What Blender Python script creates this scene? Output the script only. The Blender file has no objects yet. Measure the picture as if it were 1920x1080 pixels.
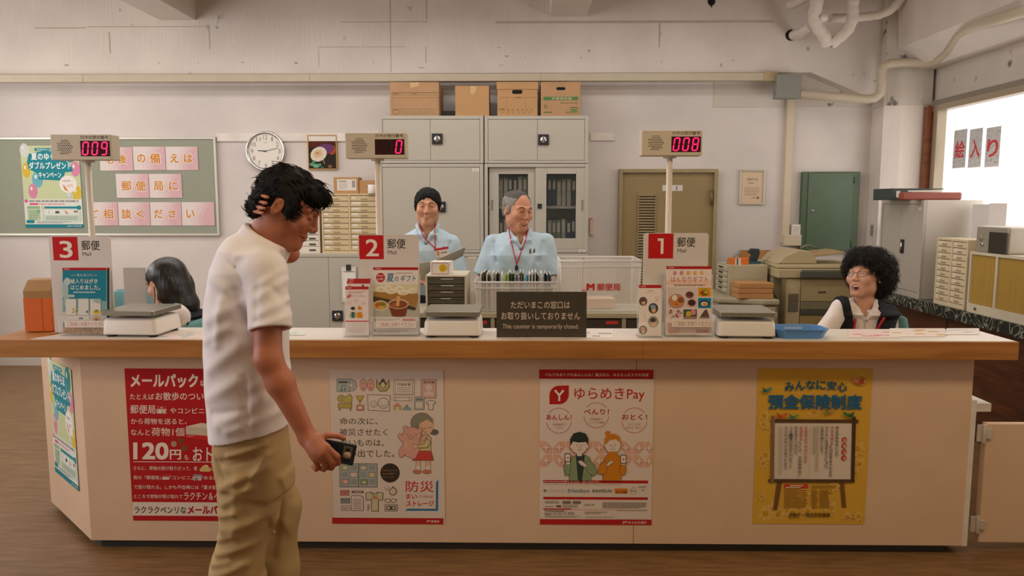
import bpy, bmesh, math, random
import numpy as np
from mathutils import Vector, Matrix, Euler

S = bpy.context.scene
COL = S.collection
PI = math.pi
rnd = random.Random(7)

# ------------------------------------------------------------------ camera
F_PX = 1414.0
PITCH, YAW, CAM_H = math.radians(6.46), math.radians(0.81), 1.6
cd = bpy.data.cameras.new('camera')
cd.sensor_width = 36.0
cd.lens = F_PX / 1920 * 36.0
cd.clip_start, cd.clip_end = 0.05, 100
cam = bpy.data.objects.new('camera', cd)
COL.objects.link(cam)
cam.location = (0, 0, CAM_H)
cam.rotation_euler = (PI / 2 - PITCH, 0, YAW)
S.camera = cam
CAM_R = cam.rotation_euler.to_matrix()

# ------------------------------------------------------------------ world, daylight, ceiling lamps, exposure
S.view_settings.view_transform = 'Standard'
S.view_settings.look = 'None'
S.view_settings.exposure = 0.0
S.view_settings.gamma = 1.0
S.view_settings.use_curve_mapping = False
W = bpy.data.worlds.new('world')
S.world = W
W.use_nodes = True
W.node_tree.nodes['Background'].inputs[0].default_value = (1.0, 0.78, 0.55, 1)
W.node_tree.nodes['Background'].inputs[1].default_value = 0.24


def area(name, loc, rot, sx, sy, power, col=(1, 1, 1), spread=PI):
    l = bpy.data.lights.new(name, 'AREA')
    l.shape = 'RECTANGLE'
    l.size, l.size_y, l.energy, l.color = sx, sy, power, col
    l.spread = spread
    o = bpy.data.objects.new(name, l)
    o.location, o.rotation_euler = loc, rot
    COL.objects.link(o)
    return o


# two rows of office ceiling lamps, a warm lobby lamp, daylight from the windows on both sides and from the lobby entrance on the left
area('office_lamp_row_near', (-1.0, 4.6, 3.35), (0, 0, 0), 6.0, 0.35, 58, (1.0, 0.96, 0.93))
area('office_lamp_row_far', (-1.2, 5.9, 3.3), (0, 0, 0), 6.0, 0.35, 40, (1.0, 0.96, 0.93))
area('lobby_lamp', (1.9, 1.5, 3.4), (0, 0, 0), 6.0, 0.5, 80, (1.0, 0.79, 0.49))
area('window_daylight', (3.63, 5.4, 1.7), (0, math.radians(90), 0), 1.4, 2.4, 20, (1.0, 0.97, 0.95))
area('left_window_daylight', (-5.6, 4.9, 2.2), (0, math.radians(-90), 0), 2.2, 3.2, 80, (1.0, 0.97, 0.97))
area('entrance_daylight', (-4.6, 1.2, 2.2), (0, math.radians(-96), 0), 2.2, 2.6, 76, (1.0, 0.96, 0.98))

# ------------------------------------------------------------------ helpers
def at(px, py, Y):
    """World point at depth Y seen at photo pixel (px, py)."""
    d = CAM_R @ Vector(((px - 960) / F_PX, -(py - 540) / F_PX, -1.0))
    t = Y / d.y
    return Vector((d.x * t, Y, CAM_H + d.z * t))


def rc(x0, y0, x1, y1, Y):
    """(x0, x1, z0, z1) in metres of a front-facing rectangle at depth Y."""
    c = at((x0 + x1) / 2, (y0 + y1) / 2, Y)
    a, b = at(x0, (y0 + y1) / 2, Y), at(x1, (y0 + y1) / 2, Y)
    t, u = at((x0 + x1) / 2, y0, Y), at((x0 + x1) / 2, y1, Y)
    return a.x, b.x, u.z, t.z


def lin(c):
    c = c.lstrip('#')
    v = [int(c[i:i + 2], 16) / 255 for i in (0, 2, 4)]
    return tuple(x / 12.92 if x <= .04045 else ((x + .055) / 1.055) ** 2.4 for x in v)


_M = {}


def mat(col, rough=.55, metal=0.0, noise=0.06, scale=9.0, emit=0.0, alpha=1.0, trans=0.0, stretch=(1, 1, 1), bump=0.0, spec=.5):
    """Procedural material: base colour broken up by object-space noise."""
    key = (col, rough, metal, noise, scale, emit, alpha, trans, stretch, bump, spec)
    if key in _M:
        return _M[key]
    m = bpy.data.materials.new('m_' + col.lstrip('#'))
    m.use_nodes = True
    n, l = m.node_tree.nodes, m.node_tree.links
    b = n['Principled BSDF']
    c = lin(col)
    b.inputs['Base Color'].default_value = (*c, 1)
    b.inputs['Roughness'].default_value = rough
    b.inputs['Metallic'].default_value = metal
    b.inputs['Specular IOR Level'].default_value = spec
    if noise or bump:
        tc, mp, nz = n.new('ShaderNodeTexCoord'), n.new('ShaderNodeMapping'), n.new('ShaderNodeTexNoise')
        mp.inputs['Scale'].default_value = stretch
        nz.inputs['Scale'].default_value = scale
        nz.inputs['Detail'].default_value = 4
        l.new(tc.outputs['Object'], mp.inputs[0]); l.new(mp.outputs[0], nz.inputs['Vector'])
        if noise:
            rp = n.new('ShaderNodeValToRGB')
            rp.color_ramp.elements[0].position, rp.color_ramp.elements[1].position = .3, .7
            rp.color_ramp.elements[0].color = (*[x * (1 - noise * 1.6) for x in c], 1)
            rp.color_ramp.elements[1].color = (*[min(1, x * (1 + noise)) for x in c], 1)
            l.new(nz.outputs['Fac'], rp.inputs[0]); l.new(rp.outputs[0], b.inputs['Base Color'])
        if bump:
            bp = n.new('ShaderNodeBump')
            bp.inputs['Strength'].default_value = bump
            bp.inputs['Distance'].default_value = .01
            l.new(nz.outputs['Fac'], bp.inputs['Height']); l.new(bp.outputs[0], b.inputs['Normal'])
    if emit:
        b.inputs['Emission Color'].default_value = (*c, 1)
        b.inputs['Emission Strength'].default_value = emit
    if alpha < 1:
        b.inputs['Alpha'].default_value = alpha
    if trans:
        b.inputs['Transmission Weight'].default_value = trans
        b.inputs['IOR'].default_value = 1.2
    _M[key] = m
    return m


def paper(col):
    return mat(col, .75, noise=.015, scale=3, spec=.25)


def tag(o, label=None, cat=None, group=None, kind=None):
    for k, v in (('label', label), ('category', cat), ('group', group), ('kind', kind)):
        if v:
            o[k] = v
    return o


def thing(name, label, cat, loc=(0, 0, 0), rotz=0.0, group=None):
    o = bpy.data.objects.new(name, None)
    o.empty_display_size = .05
    COL.objects.link(o)
    o.location, o.rotation_euler = loc, (0, 0, rotz)
    return tag(o, label, cat, group)


def link(name, me, mats, parent=None, loc=None, rot=None):
    for m in (mats if isinstance(mats, (list, tuple)) else [mats]):
        me.materials.append(m)
    o = bpy.data.objects.new(name, me)
    COL.objects.link(o)
    if parent:
        o.parent = parent
    if loc is not None:
        o.location = loc
    if rot is not None:
        o.rotation_euler = rot
    return o


def copy_tree(o, parent=None):
    c = o.copy()
    COL.objects.link(c)
    c.parent = parent
    for ch in list(o.children):
        copy_tree(ch, c)
    return c


class MB:
    """Collects shapes and builds them as one mesh object."""

    def __init__(s):
        s.v, s.f, s.m, s.sm = [], [], [], []

    def add(s, vs, fs, m=0, smooth=False):
        k = len(s.v)
        s.v += [tuple(v) for v in vs]
        s.f += [tuple(i + k for i in f) for f in fs]
        s.m += [m] * len(fs)
        s.sm += [smooth] * len(fs)
        return s

    def box(s, x0, x1, y0, y1, z0, z1, m=0):
        if x0 > x1: x0, x1 = x1, x0
        if y0 > y1: y0, y1 = y1, y0
        if z0 > z1: z0, z1 = z1, z0
        v = [(x, y, z) for x in (x0, x1) for y in (y0, y1) for z in (z0, z1)]
        return s.add(v, [(0, 1, 3, 2), (4, 6, 7, 5), (0, 4, 5, 1), (2, 3, 7, 6), (0, 2, 6, 4), (1, 5, 7, 3)], m)

    def prism(s, pts, lo, hi, axis='y', m=0):
        """Extrude a 2D polygon: axis y -> pts are (x,z); z -> (x,y); x -> (y,z)."""
        def P(p, t):
            return {'y': (p[0], t, p[1]), 'z': (p[0], p[1], t), 'x': (t, p[0], p[1])}[axis]
        n = len(pts)
        v = [P(p, lo) for p in pts] + [P(p, hi) for p in pts]
        f = [tuple(range(n - 1, -1, -1)), tuple(range(n, 2 * n))] + [(i, (i + 1) % n, n + (i + 1) % n, n + i) for i in range(n)]
        return s.add(v, f, m)

    def tube(s, pts, r, n=12, m=0, cap=True):
        pts = [Vector(p) for p in pts]
        rs = r if isinstance(r, (list, tuple)) else [r] * len(pts)
        v, f, up = [], [], None
        for i, p in enumerate(pts):
            a = pts[max(0, i - 1)]; b = pts[min(len(pts) - 1, i + 1)]
            t = (b - a).normalized()
            if up is None:
                up = t.orthogonal().normalized()
            else:
                up = (up - t * up.dot(t)).normalized()
            w = t.cross(up)
            for k in range(n):
                q = 2 * PI * k / n
                v.append(p + (up * math.cos(q) + w * math.sin(q)) * rs[i])
        for i in range(len(pts) - 1):
            for k in range(n):
                k2 = (k + 1) % n
                f.append((i * n + k, i * n + k2, (i + 1) * n + k2, (i + 1) * n + k))
        s.add(v, f, m, True)
        if cap:
            k = len(s.v) - len(v)
            s.f += [tuple(k + j for j in range(n - 1, -1, -1)), tuple(len(s.v) - n + j for j in range(n))]
            s.m += [m, m]; s.sm += [False, False]
        return s

    def cyl(s, p0, p1, r, n=20, m=0):
        return s.tube([p0, p1], r, n, m)

    def lathe(s, prof, c=(0, 0, 0), n=32, m=0, axis='z', smooth=True):
        """prof: (r, h) pairs turned about the axis through c."""
        v, f = [], []
        for r, h in prof:
            for k in range(n):
                q = 2 * PI * k / n
                a, b = r * math.cos(q), r * math.sin(q)
                v.append({'z': (c[0] + a, c[1] + b, c[2] + h), 'y': (c[0] + a, c[1] + h, c[2] + b), 'x': (c[0] + h, c[1] + a, c[2] + b)}[axis])
        for i in range(len(prof) - 1):
            for k in range(n):
                k2 = (k + 1) % n
                f.append((i * n + k, i * n + k2, (i + 1) * n + k2, (i + 1) * n + k))
        return s.add(v, f, m, smooth)

    def mesh(s, name):
        me = bpy.data.meshes.new(name)
        me.from_pydata(s.v, [], s.f)
        me.polygons.foreach_set('material_index', s.m)
        me.polygons.foreach_set('use_smooth', s.sm)
        bm = bmesh.new(); bm.from_mesh(me)
        bmesh.ops.recalc_face_normals(bm, faces=bm.faces)
        bm.to_mesh(me); bm.free()
        return me

    def build(s, name, mats, parent=None, loc=None, rot=None, bevel=0.0, seg=2):
        o = link(name, s.mesh(name), mats, parent, loc, rot)
        if bevel:
            b = o.modifiers.new('bevel', 'BEVEL')
            b.width, b.segments, b.limit_method, b.angle_limit = bevel, seg, 'ANGLE', math.radians(40)
            b.harden_normals = False
        return o


def frame(mb, x0, x1, z0, z1, y0, y1, t, b=None, m=0):
    """Rectangular frame of four bars that meet without overlapping."""
    b = t if b is None else b
    mb.box(x0, x0 + t, y0, y1, z0, z1, m).box(x1 - t, x1, y0, y1, z0, z1, m)
    return mb.box(x0 + t, x1 - t, y0, y1, z0, z0 + b, m).box(x0 + t, x1 - t, y0, y1, z1 - t, z1, m)


def onz(px, py, z):
    """World point at height z seen at photo pixel (px, py)."""
    d = CAM_R @ Vector(((px - 960) / F_PX, -(py - 540) / F_PX, -1.0))
    t = (z - CAM_H) / d.z
    return Vector((d.x * t, d.y * t, z))


def box(name, m, x0, x1, y0, y1, z0, z1, parent=None, bevel=0.0, **k):
    return MB().box(x0, x1, y0, y1, z0, z1).build(name, m, parent, bevel=bevel, **k)


_T = {}


def text_mesh(s):
    if s in _T:
        return _T[s]
    c = bpy.data.curves.new('lettering', 'FONT')
    c.body = s
    c.resolution_u = 3
    o = bpy.data.objects.new('lettering', c)
    me = o.to_mesh()
    v = np.empty(len(me.vertices) * 3); me.vertices.foreach_get('co', v)
    f = [tuple(p.vertices) for p in me.polygons]
    o.to_mesh_clear()
    bpy.data.objects.remove(o); bpy.data.curves.remove(c)
    _T[s] = (v.reshape(-1, 3)[:, :2], f)
    return _T[s]


class Art:
    """Printed matter on a flat sheet. Drawing units are arbitrary (u right, v down); they map onto a W x H metre sheet
    in the local XZ plane that faces -Y, x from -W/2 to W/2, z from 0 to H."""

    def __init__(s, u0, v0, u1, v1, W, H, y=-.0008, step=8e-6):
        s.u0, s.v0, s.u1, s.v1, s.W, s.H, s.y, s.step = u0, v0, u1, v1, W, H, y, step
        s.D = []
        s.part = 'print'
        s.lv = 1
        s.k = 0.0

    def _add(s, pts, faces, col, lv):
        s.D.append((s.lv if lv is None else lv, len(s.D), s.part, pts, faces, col))
        return s

    def parts(s):
        """Stack the drawn shapes a few microns apart in drawing order and collect them per part."""
        s.P = {}
        for n, (lv, q, part, pts, faces, col) in enumerate(sorted(s.D, key=lambda d: d[:2])):
            mb, cols = s.P.setdefault(part, (MB(), []))
            if col not in cols:
                cols.append(col)
            k, y = [], s.y - 1e-4 - n * s.step
            for u, v in pts:
                u = u - s.k * (v - (s.v0 + s.v1) / 2)
                k.append(((u - s.u0) / (s.u1 - s.u0) * s.W - s.W / 2, y, (s.v1 - v) / (s.v1 - s.v0) * s.H))
            mb.add(k, faces, cols.index(col))
        return s.P

    def poly(s, pts, col, lv=None):
        return s._add(pts, [tuple(range(len(pts)))], col, lv)

    def rect(s, a, b, c, d, col, lv=None):
        return s.poly([(a, b), (c, b), (c, d), (a, d)], col, lv)

    def ell(s, u, v, ru, rv, col, lv=None, n=28, rot=0.0, a0=0, a1=2 * PI):
        pts = []
        for i in range(n):
            t = a0 + (a1 - a0) * i / (n if a1 - a0 > 6.28 else n - 1)
            x, y = ru * math.cos(t), rv * math.sin(t)
            pts.append((u + x * math.cos(rot) - y * math.sin(rot), v + x * math.sin(rot) + y * math.cos(rot)))
        return s.poly(pts, col, lv)

    def circ(s, u, v, r, col, lv=None):
        return s.ell(u, v, r, r, col, lv)

    def rrect(s, a, b, c, d, r, col, lv=None):
        pts = []
        for cx, cy, q in ((c - r, b + r, -PI / 2), (c - r, d - r, 0), (a + r, d - r, PI / 2), (a + r, b + r, PI)):
            for i in range(6):
                t = q + PI / 2 * i / 5
                pts.append((cx + r * math.cos(t), cy + r * math.sin(t)))
        return s.poly(pts, col, lv)

    def line(s, pts, w, col, lv=None, close=False):
        pts = [Vector(p).to_2d() if not isinstance(p, tuple) else Vector(p) for p in pts]
        if close:
            pts = pts + [pts[0], pts[1]]
        v, f = [], []
        n = len(pts)
        for i, p in enumerate(pts):
            t = (pts[min(n - 1, i + 1)] - pts[max(0, i - 1)])
            t = t.normalized() if t.length > 1e-9 else Vector((1, 0))
            nn = Vector((-t.y, t.x)) * w / 2
            v += [tuple(p + nn), tuple(p - nn)]
        f = [(2 * i, 2 * i + 1, 2 * i + 3, 2 * i + 2) for i in range(n - 1)]
        return s._add(v, f, col, lv)

    def arc(s, u, v, ru, rv, a0, a1, w, col, lv=None, n=24):
        return s.line([(u + ru * math.cos(a0 + (a1 - a0) * i / n), v + rv * math.sin(a0 + (a1 - a0) * i / n)) for i in range(n + 1)], w, col, lv)

    def text(s, t, a, b, c, d, col, bold=0.0, lv=None, slant=0.0, rot=0.0, font=None):
        """Fit the lettering's outline box to (a, b)-(c, d); c None keeps the natural width."""
        v, f = text_mesh(t)
        lo, hi = v.min(0), v.max(0)
        if bold:      # heavier strokes: the outline again, shifted a little each way
            e = bold * .65
            for dx, dz in ((e, e), (e, -e), (-e, e), (-e, -e)):
                if c is None:
                    c = a + (hi[0] - lo[0]) * (d - b) / (hi[1] - lo[1]) * (s.u1 - s.u0) / s.W * s.H / (s.v1 - s.v0)
                kx, kz = (c - a) / (hi[0] - lo[0]), (d - b) / (hi[1] - lo[1])
                s.text(t, a + dx * kx, b - dz * kz, c + dx * kx, d - dz * kz, col, 0.0, lv, slant, rot)
        sv = (d - b) / (hi[1] - lo[1])
        if c is None:
            c = a + (hi[0] - lo[0]) * sv * (s.u1 - s.u0) / s.W * s.H / (s.v1 - s.v0)
        su = (c - a) / (hi[0] - lo[0])
        x = a + (v[:, 0] - lo[0]) * su
        y = d - (v[:, 1] - lo[1]) * sv
        x = x + slant * (d - y)
        if rot:
            cx, cy = (a + c) / 2, (b + d) / 2
            x, y = cx + (x - cx) * math.cos(rot) - (y - cy) * math.sin(rot), cy + (x - cx) * math.sin(rot) + (y - cy) * math.cos(rot)
        return s._add(list(zip(x.tolist(), y.tolist())), f, col, lv)

    def vtext(s, t, u, v0, v1, w, col, bold=0.0, lv=None):
        """Vertical lettering, one character under another, centred on u."""
        n = len(t)
        h = (v1 - v0) / n
        for i, ch in enumerate(t):
            if ch in ' \u3000':
                continue
            if ch in '、。':
                s.text(ch, u + w * .15, v0 + i * h + h * .05, u + w * .45, v0 + i * h + h * .35, col, bold, lv)
            else:
                s.text(ch, u - w / 2, v0 + i * h + h * .06, u + w / 2, v0 + (i + 1) * h - h * .06, col, bold, lv)
        return s

    def small(s, a, b, c, d, rows, col, fill=.55, lv=None, seed=1):
        """Rows of print too small to read."""
        r = random.Random(seed)
        h = (d - b) / rows
        for i in range(rows):
            u = a
            e = c - (c - a) * (r.random() * .3 if i == rows - 1 else r.random() * .06)
            while u < e:
                w = min((c - a) * (.04 + .1 * r.random()), e - u)
                s.rect(u, b + i * h + h * (1 - fill) / 2, u + w * .86, b + (i + 1) * h - h * (1 - fill) / 2, col, lv)
                u += w
        return s

    def build(s, parent, rough=.7):
        for name, (mb, cols) in s.parts().items():
            o = link(name, mb.mesh_flat(name), [paper(c) for c in cols], parent)
        return s


def _mesh_flat(s, name):
    me = bpy.data.meshes.new(name)
    me.from_pydata(s.v, [], s.f)
    me.polygons.foreach_set('material_index', s.m)
    me.update()
    return me


MB.mesh_flat = _mesh_flat


def sheet(parent, name, col, W, H, t=.0008):
    return box(name, paper(col), -W / 2, W / 2, -t, 0, 0, H, parent)

# ------------------------------------------------------------------ the room
YW = 7.25          # back wall
YB = 7.10          # face of the concrete beam on the back wall
ZC = 3.49          # ceiling
XR = 3.69          # window wall
YC = 3.317         # counter front panel
ZT = at(980, 638, 3.23).z   # counter top, about 0.99 m


def concrete(name, col, speck=.5, bump=.25, thr=.70):
    m = bpy.data.materials.new(name)
    m.use_nodes = True
    n, l = m.node_tree.nodes, m.node_tree.links
    b = n['Principled BSDF']; b.inputs['Roughness'].default_value = .8
    b.inputs['Specular IOR Level'].default_value = .2
    tc = n.new('ShaderNodeTexCoord')
    a, sp, gr = n.new('ShaderNodeTexNoise'), n.new('ShaderNodeTexNoise'), n.new('ShaderNodeTexNoise')
    a.inputs['Scale'].default_value, a.inputs['Detail'].default_value = 1.6, 5
    sp.inputs['Scale'].default_value, sp.inputs['Detail'].default_value = 7, 8
    mp = n.new('ShaderNodeMapping'); mp.inputs['Scale'].default_value = (30, 30, 1.2)
    gr.inputs['Scale'].default_value = 2
    for q in (a, sp):
        l.new(tc.outputs['Object'], q.inputs['Vector'])
    l.new(tc.outputs['Object'], mp.inputs[0]); l.new(mp.outputs[0], gr.inputs['Vector'])
    c = lin(col)
    r1, r2 = n.new('ShaderNodeValToRGB'), n.new('ShaderNodeValToRGB')
    r1.color_ramp.elements[0].position, r1.color_ramp.elements[1].position = .3, .7
    r1.color_ramp.elements[0].color = (*[x * .88 for x in c], 1); r1.color_ramp.elements[1].color = (*[min(1, x * 1.05) for x in c], 1)
    r2.color_ramp.elements[0].position, r2.color_ramp.elements[1].position = thr, thr + .06
    r2.color_ramp.elements[0].color = (0, 0, 0, 1); r2.color_ramp.elements[1].color = (speck, speck, speck, 1)
    mx = n.new('ShaderNodeMixRGB'); mx.inputs[2].default_value = (*[x * .3 for x in c], 1)
    l.new(a.outputs['Fac'], r1.inputs[0]); l.new(sp.outputs['Fac'], r2.inputs[0])
    l.new(r2.outputs[0], mx.inputs[0]); l.new(r1.outputs[0], mx.inputs[1]); l.new(mx.outputs[0], b.inputs['Base Color'])
    ad = n.new('ShaderNodeMath'); ad.operation = 'ADD'
    l.new(sp.outputs['Fac'], ad.inputs[0]); l.new(gr.outputs['Fac'], ad.inputs[1])
    bp = n.new('ShaderNodeBump'); bp.inputs['Strength'].default_value = bump; bp.inputs['Distance'].default_value = .012
    l.new(ad.outputs[0], bp.inputs['Height']); l.new(bp.outputs[0], b.inputs['Normal'])
    return m


def floor_mat():
    m = bpy.data.materials.new('brown_vinyl_floor')
    m.use_nodes = True
    n, l = m.node_tree.nodes, m.node_tree.links
    b = n['Principled BSDF']; b.inputs['Roughness'].default_value = .42
    tc, mp, nz, rp = n.new('ShaderNodeTexCoord'), n.new('ShaderNodeMapping'), n.new('ShaderNodeTexNoise'), n.new('ShaderNodeValToRGB')
    mp.inputs['Rotation'].default_value = (0, 0, .5)
    mp.inputs['Scale'].default_value = (2.0, 16, 1)
    nz.inputs['Scale'].default_value, nz.inputs['Detail'].default_value, nz.inputs['Roughness'].default_value = 2.2, 7, .7
    rp.color_ramp.elements[0].position, rp.color_ramp.elements[1].position = .34, .68
    rp.color_ramp.elements[0].color = (*lin('#6a4c2c'), 1); rp.color_ramp.elements[1].color = (*lin('#8d6b45'), 1)
    l.new(tc.outputs['Object'], mp.inputs[0]); l.new(mp.outputs[0], nz.inputs['Vector'])
    l.new(nz.outputs['Fac'], rp.inputs[0]); l.new(rp.outputs[0], b.inputs['Base Color'])
    return m


def wood(name, c0, c1, scale=(1.2, 14, 14), rough=.45):
    m = bpy.data.materials.new(name)
    m.use_nodes = True
    n, l = m.node_tree.nodes, m.node_tree.links
    b = n['Principled BSDF']; b.inputs['Roughness'].default_value = rough
    tc, mp, nz, rp = n.new('ShaderNodeTexCoord'), n.new('ShaderNodeMapping'), n.new('ShaderNodeTexNoise'), n.new('ShaderNodeValToRGB')
    mp.inputs['Scale'].default_value = scale
    nz.inputs['Scale'].default_value, nz.inputs['Detail'].default_value, nz.inputs['Distortion'].default_value = 2.4, 6, .6
    rp.color_ramp.elements[0].position, rp.color_ramp.elements[1].position = .3, .72
    rp.color_ramp.elements[0].color = (*lin(c0), 1); rp.color_ramp.elements[1].color = (*lin(c1), 1)
    l.new(tc.outputs['Object'], mp.inputs[0]); l.new(mp.outputs[0], nz.inputs['Vector'])
    l.new(nz.outputs['Fac'], rp.inputs[0]); l.new(rp.outputs[0], b.inputs['Base Color'])
    return m


def marble_mat():
    m = bpy.data.materials.new('black_marble')
    m.use_nodes = True
    n, l = m.node_tree.nodes, m.node_tree.links
    b = n['Principled BSDF']; b.inputs['Roughness'].default_value = .3
    tc, nz, v, rp = n.new('ShaderNodeTexCoord'), n.new('ShaderNodeTexNoise'), n.new('ShaderNodeTexNoise'), n.new('ShaderNodeValToRGB')
    v.inputs['Scale'].default_value, v.inputs['Detail'].default_value, v.inputs['Distortion'].default_value = 7, 9, 1.6
    rp.color_ramp.elements[0].position, rp.color_ramp.elements[1].position = .47, .53
    rp.color_ramp.elements[0].color = (*lin('#2a2e2b'), 1); rp.color_ramp.elements[1].color = (*lin('#2a2e2b'), 1)
    e = rp.color_ramp.elements.new(.5); e.color = (*lin('#a3a294'), 1)
    l.new(tc.outputs['Object'], v.inputs['Vector']); l.new(v.outputs['Fac'], rp.inputs[0]); l.new(rp.outputs[0], b.inputs['Base Color'])
    return m


PLASTER = concrete('white_plaster', '#dad2cb', .10, .05)
CONC = concrete('painted_concrete', '#d9d0c6', .65)
ROUGH = concrete('rough_concrete', '#cfc6ba', 1.0, .35, .645)
CREAM = mat('#dcbc9e', .55, noise=.03, scale=4)
GREYM = mat('#b5aea0', .45, noise=.015, scale=3)       # grey-beige office steel
GREYD = mat('#8f897c', .5, noise=.02)
BLACK = mat('#22201e', .5, noise=0)
CHROME = mat('#c9c7c2', .22, metal=1, noise=0)
WHITEP = mat('#e9e2da', .4, noise=.01)                  # white plastic
OLIVE = mat('#978258', .5, noise=.04, scale=3)


def struct(o):
    return tag(o, kind='structure')


struct(box('floor', floor_mat(), -7, 5, -2.5, YW + .1, -.1, 0))
struct(box('ceiling', concrete('ceiling_board', '#b9a48c', .3), -7, 5, -2.5, YW + .1, ZC, ZC + .12))
struct(box('wall_back', PLASTER, -7, XR + .15, YW, YW + .12, 0, ZC))
# concrete beam along the top of the back wall, with a haunch at the right end
zb = at(900, 137, YB).z
xr1, xr2 = at(1520, 140, YB).x, at(1640, 190, YB).x
zh = at(1640, 187, YB).z
struct(MB().prism([(-7, zb), (xr1, zb), (xr2, zh), (XR, zh), (XR, ZC), (-7, ZC)], YB, YW).build('trim_1', CONC))
sm = MB()
for (x0, y0, x1, y1) in ((164, 50, 392, 50), (392, 50, 393, 92), (597, 88, 760, 88), (597, 92, 598, 125), (731, 0, 733, 135), (798, 88, 799, 118),
                         (640, 41, 800, 41), (799, 0, 800, 36), (205, 60, 206, 100), (930, 40, 1450, 42), (1236, 44, 1237, 88), (64, 52, 160, 53)):
    a, b = at(x0, y0, YB), at(x1, y1, YB)
    sm.box(min(a.x, b.x) - .0025, max(a.x, b.x) + .0025, YB - .002, YB, min(a.z, b.z) - .002, max(a.z, b.z) + .002)
struct(sm.build('trim_2', mat('#b9ad9e', .9)))
# bits where the concrete skin has flaked off
ch = MB()
for (u, v, w, h, k) in ((940, 122, 30, 8, 1), (950, 105, 16, 6, 2), (935, 89, 18, 3, 0), (985, 108, 5, 6, 0), (790, 127, 24, 4, 0), (1375, 113, 16, 8, 1), (1352, 122, 8, 16, 0),
                        (1515, 92, 10, 14, 2), (1620, 138, 12, 9, 1), (1600, 140, 8, 8, 0), (1640, 152, 14, 4, 0), (1105, 95, 8, 10, 2), (1090, 108, 10, 5, 0), (1240, 115, 7, 10, 1),
                        (298, 118, 8, 5, 0), (372, 118, 6, 4, 1), (455, 117, 10, 5, 0), (555, 118, 12, 6, 2), (125, 122, 18, 6, 0), (247, 47, 10, 5, 1), (700, 117, 5, 4, 0), (890, 118, 6, 4, 1)):
    c = at(u, v, YB)
    s = YB / F_PX
    w, h = w * .62, h * .62
    pts = [(c.x + w * s / 2 * math.cos(t) * (.6 + .5 * rnd.random()), c.z + h * s / 2 * math.sin(t) * (.6 + .5 * rnd.random())) for t in [i * PI / 4 for i in range(8)]]
    ch.prism(pts, YB - .0015, YB, 'y', k)
struct(ch.build('trim_3', [mat('#b3a899', .95, scale=40, noise=.2), mat('#c6bcae', .95), mat('#a0958a', .95)]))
# cross beams running towards the viewer
for i, (u0, u1, v) in enumerate(((300, 367, 38), (1031, 1100, 31))):
    a, b = at(u0, v, YB), at(u1, v, YB)
    struct(box('trim_%d' % (4 + i), CONC, a.x, b.x, -2.5, YB, a.z, ZC))
# beam above the window wall, corner column
struct(MB().prism([(3.30, ZC), (3.34, 2.96), (3.54, 2.78), (XR, 2.78), (XR, ZC)], -2.5, 6.95, 'y').build('trim_6', CONC))
zc0 = at(1690, 197, 6.95).z
corner_column = struct(MB().prism([(3.27, YW), (3.27, 7.02), (3.40, 6.95), (3.64, 6.95), (XR, YW)], 0, ZC, 'z').build('trim_7', concrete('column_plaster', '#e0d6cc', .2)))
struct(MB().prism([(3.26, YW), (3.26, 7.01), (3.39, 6.94), (3.66, 6.94), (XR, YW)], zc0, ZC, 'z').build('trim_8', ROUGH))
# rough unplastered band on the wall under the beam, right of the cabinets
xa, xb, za, z2 = rc(1338, 150, 1632, 201, YW)
struct(box('trim_9', ROUGH, xa, xb, YW - .006, YW, za, zb))
# window wall: sill wall, wall above the window
zs, zt = .87, 2.45
wr = MB().box(XR, XR + .15, -2.5, YW, zt, ZC).box(XR, XR + .15, -2.5, YW, 0, zs).box(XR, XR + .15, -2.5, 2.9, zs, zt)
struct(wr.build('wall_right', ROUGH))
ALU = mat('#b9ad97', .35, metal=.6, noise=0)
w1 = struct(MB().box(XR + .02, XR + .03, 2.9, 6.86, zs, zt).build('window_1', mat('#f6f1f0', .4, noise=0, emit=.9)))
fr = MB().box(XR - .06, XR + .06, 2.9, 6.865, zt - .05, zt).box(XR - .06, XR + .06, 6.78, 6.85, zs + .04, zt - .05)
for y in (5.5, 4.2):
    fr.box(XR - .01, XR + .05, y - .03, y + .03, zs + .04, zt - .05)
fr.box(XR - .06, XR + .06, 2.9, 6.865, zs, zs + .04)
fr.build('window_frame', ALU, w1)
box('window_post', wood('brown_post', '#6d3c20', '#8f5430'), XR - .10, XR + .02, 6.87, 6.94, zs, zt, w1)
box('window_head', mat('#8d8577', .5), XR - .04, XR + .01, 2.9, 6.94, zt, zt + .05, w1)
# ledge strip behind the clock, white blank plate right of the cabinets
xa, xb, za, z2 = rc(408, 250, 716, 265, YW)
struct(box('trim_10', mat('#e3dacf', .6), xa, xb, YW - .02, YW, za, z2))

# ------------------------------------------------------------------ olive steel door with a louvre
YD = 7.21
xa, xb, za, z2 = rc(1158, 317, 1341, 640, YD)
z2 = at(1250, 317, YD).z
d1 = struct(MB().box(xa, xa + .035, YD - .03, YW + .02, 0, z2).box(xb - .035, xb, YD - .03, YW + .02, 0, z2).box(xa + .035, xb - .035, YD - .03, YW + .02, z2 - .035, z2).build('door_1', mat('#9c8c66', .5), bevel=.003))
box('door_leaf', OLIVE, xa + .037, xb - .037, YD + .005, YD + .03, .01, z2 - .037, d1)
lx0, lx1, lz0, lz1 = rc(1196, 365, 1226, 610, YD)
lv = MB().box(lx0, lx1, YD + .002, YD + .006, .3, lz1, 1)
z = lz1 - .012
while z > .32:
    lv.prism([(YD - .008, z), (YD + .004, z + .018), (YD + .006, z + .018), (YD - .005, z - .002)], lx0, lx1, 'x', 0)
    z -= .0262
lv.box(lx0 - .012, lx0, YD - .008, YD + .006, .29, lz1 + .01, 0).box(lx1, lx1 + .012, YD - .008, YD + .006, .29, lz1 + .01, 0)
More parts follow.
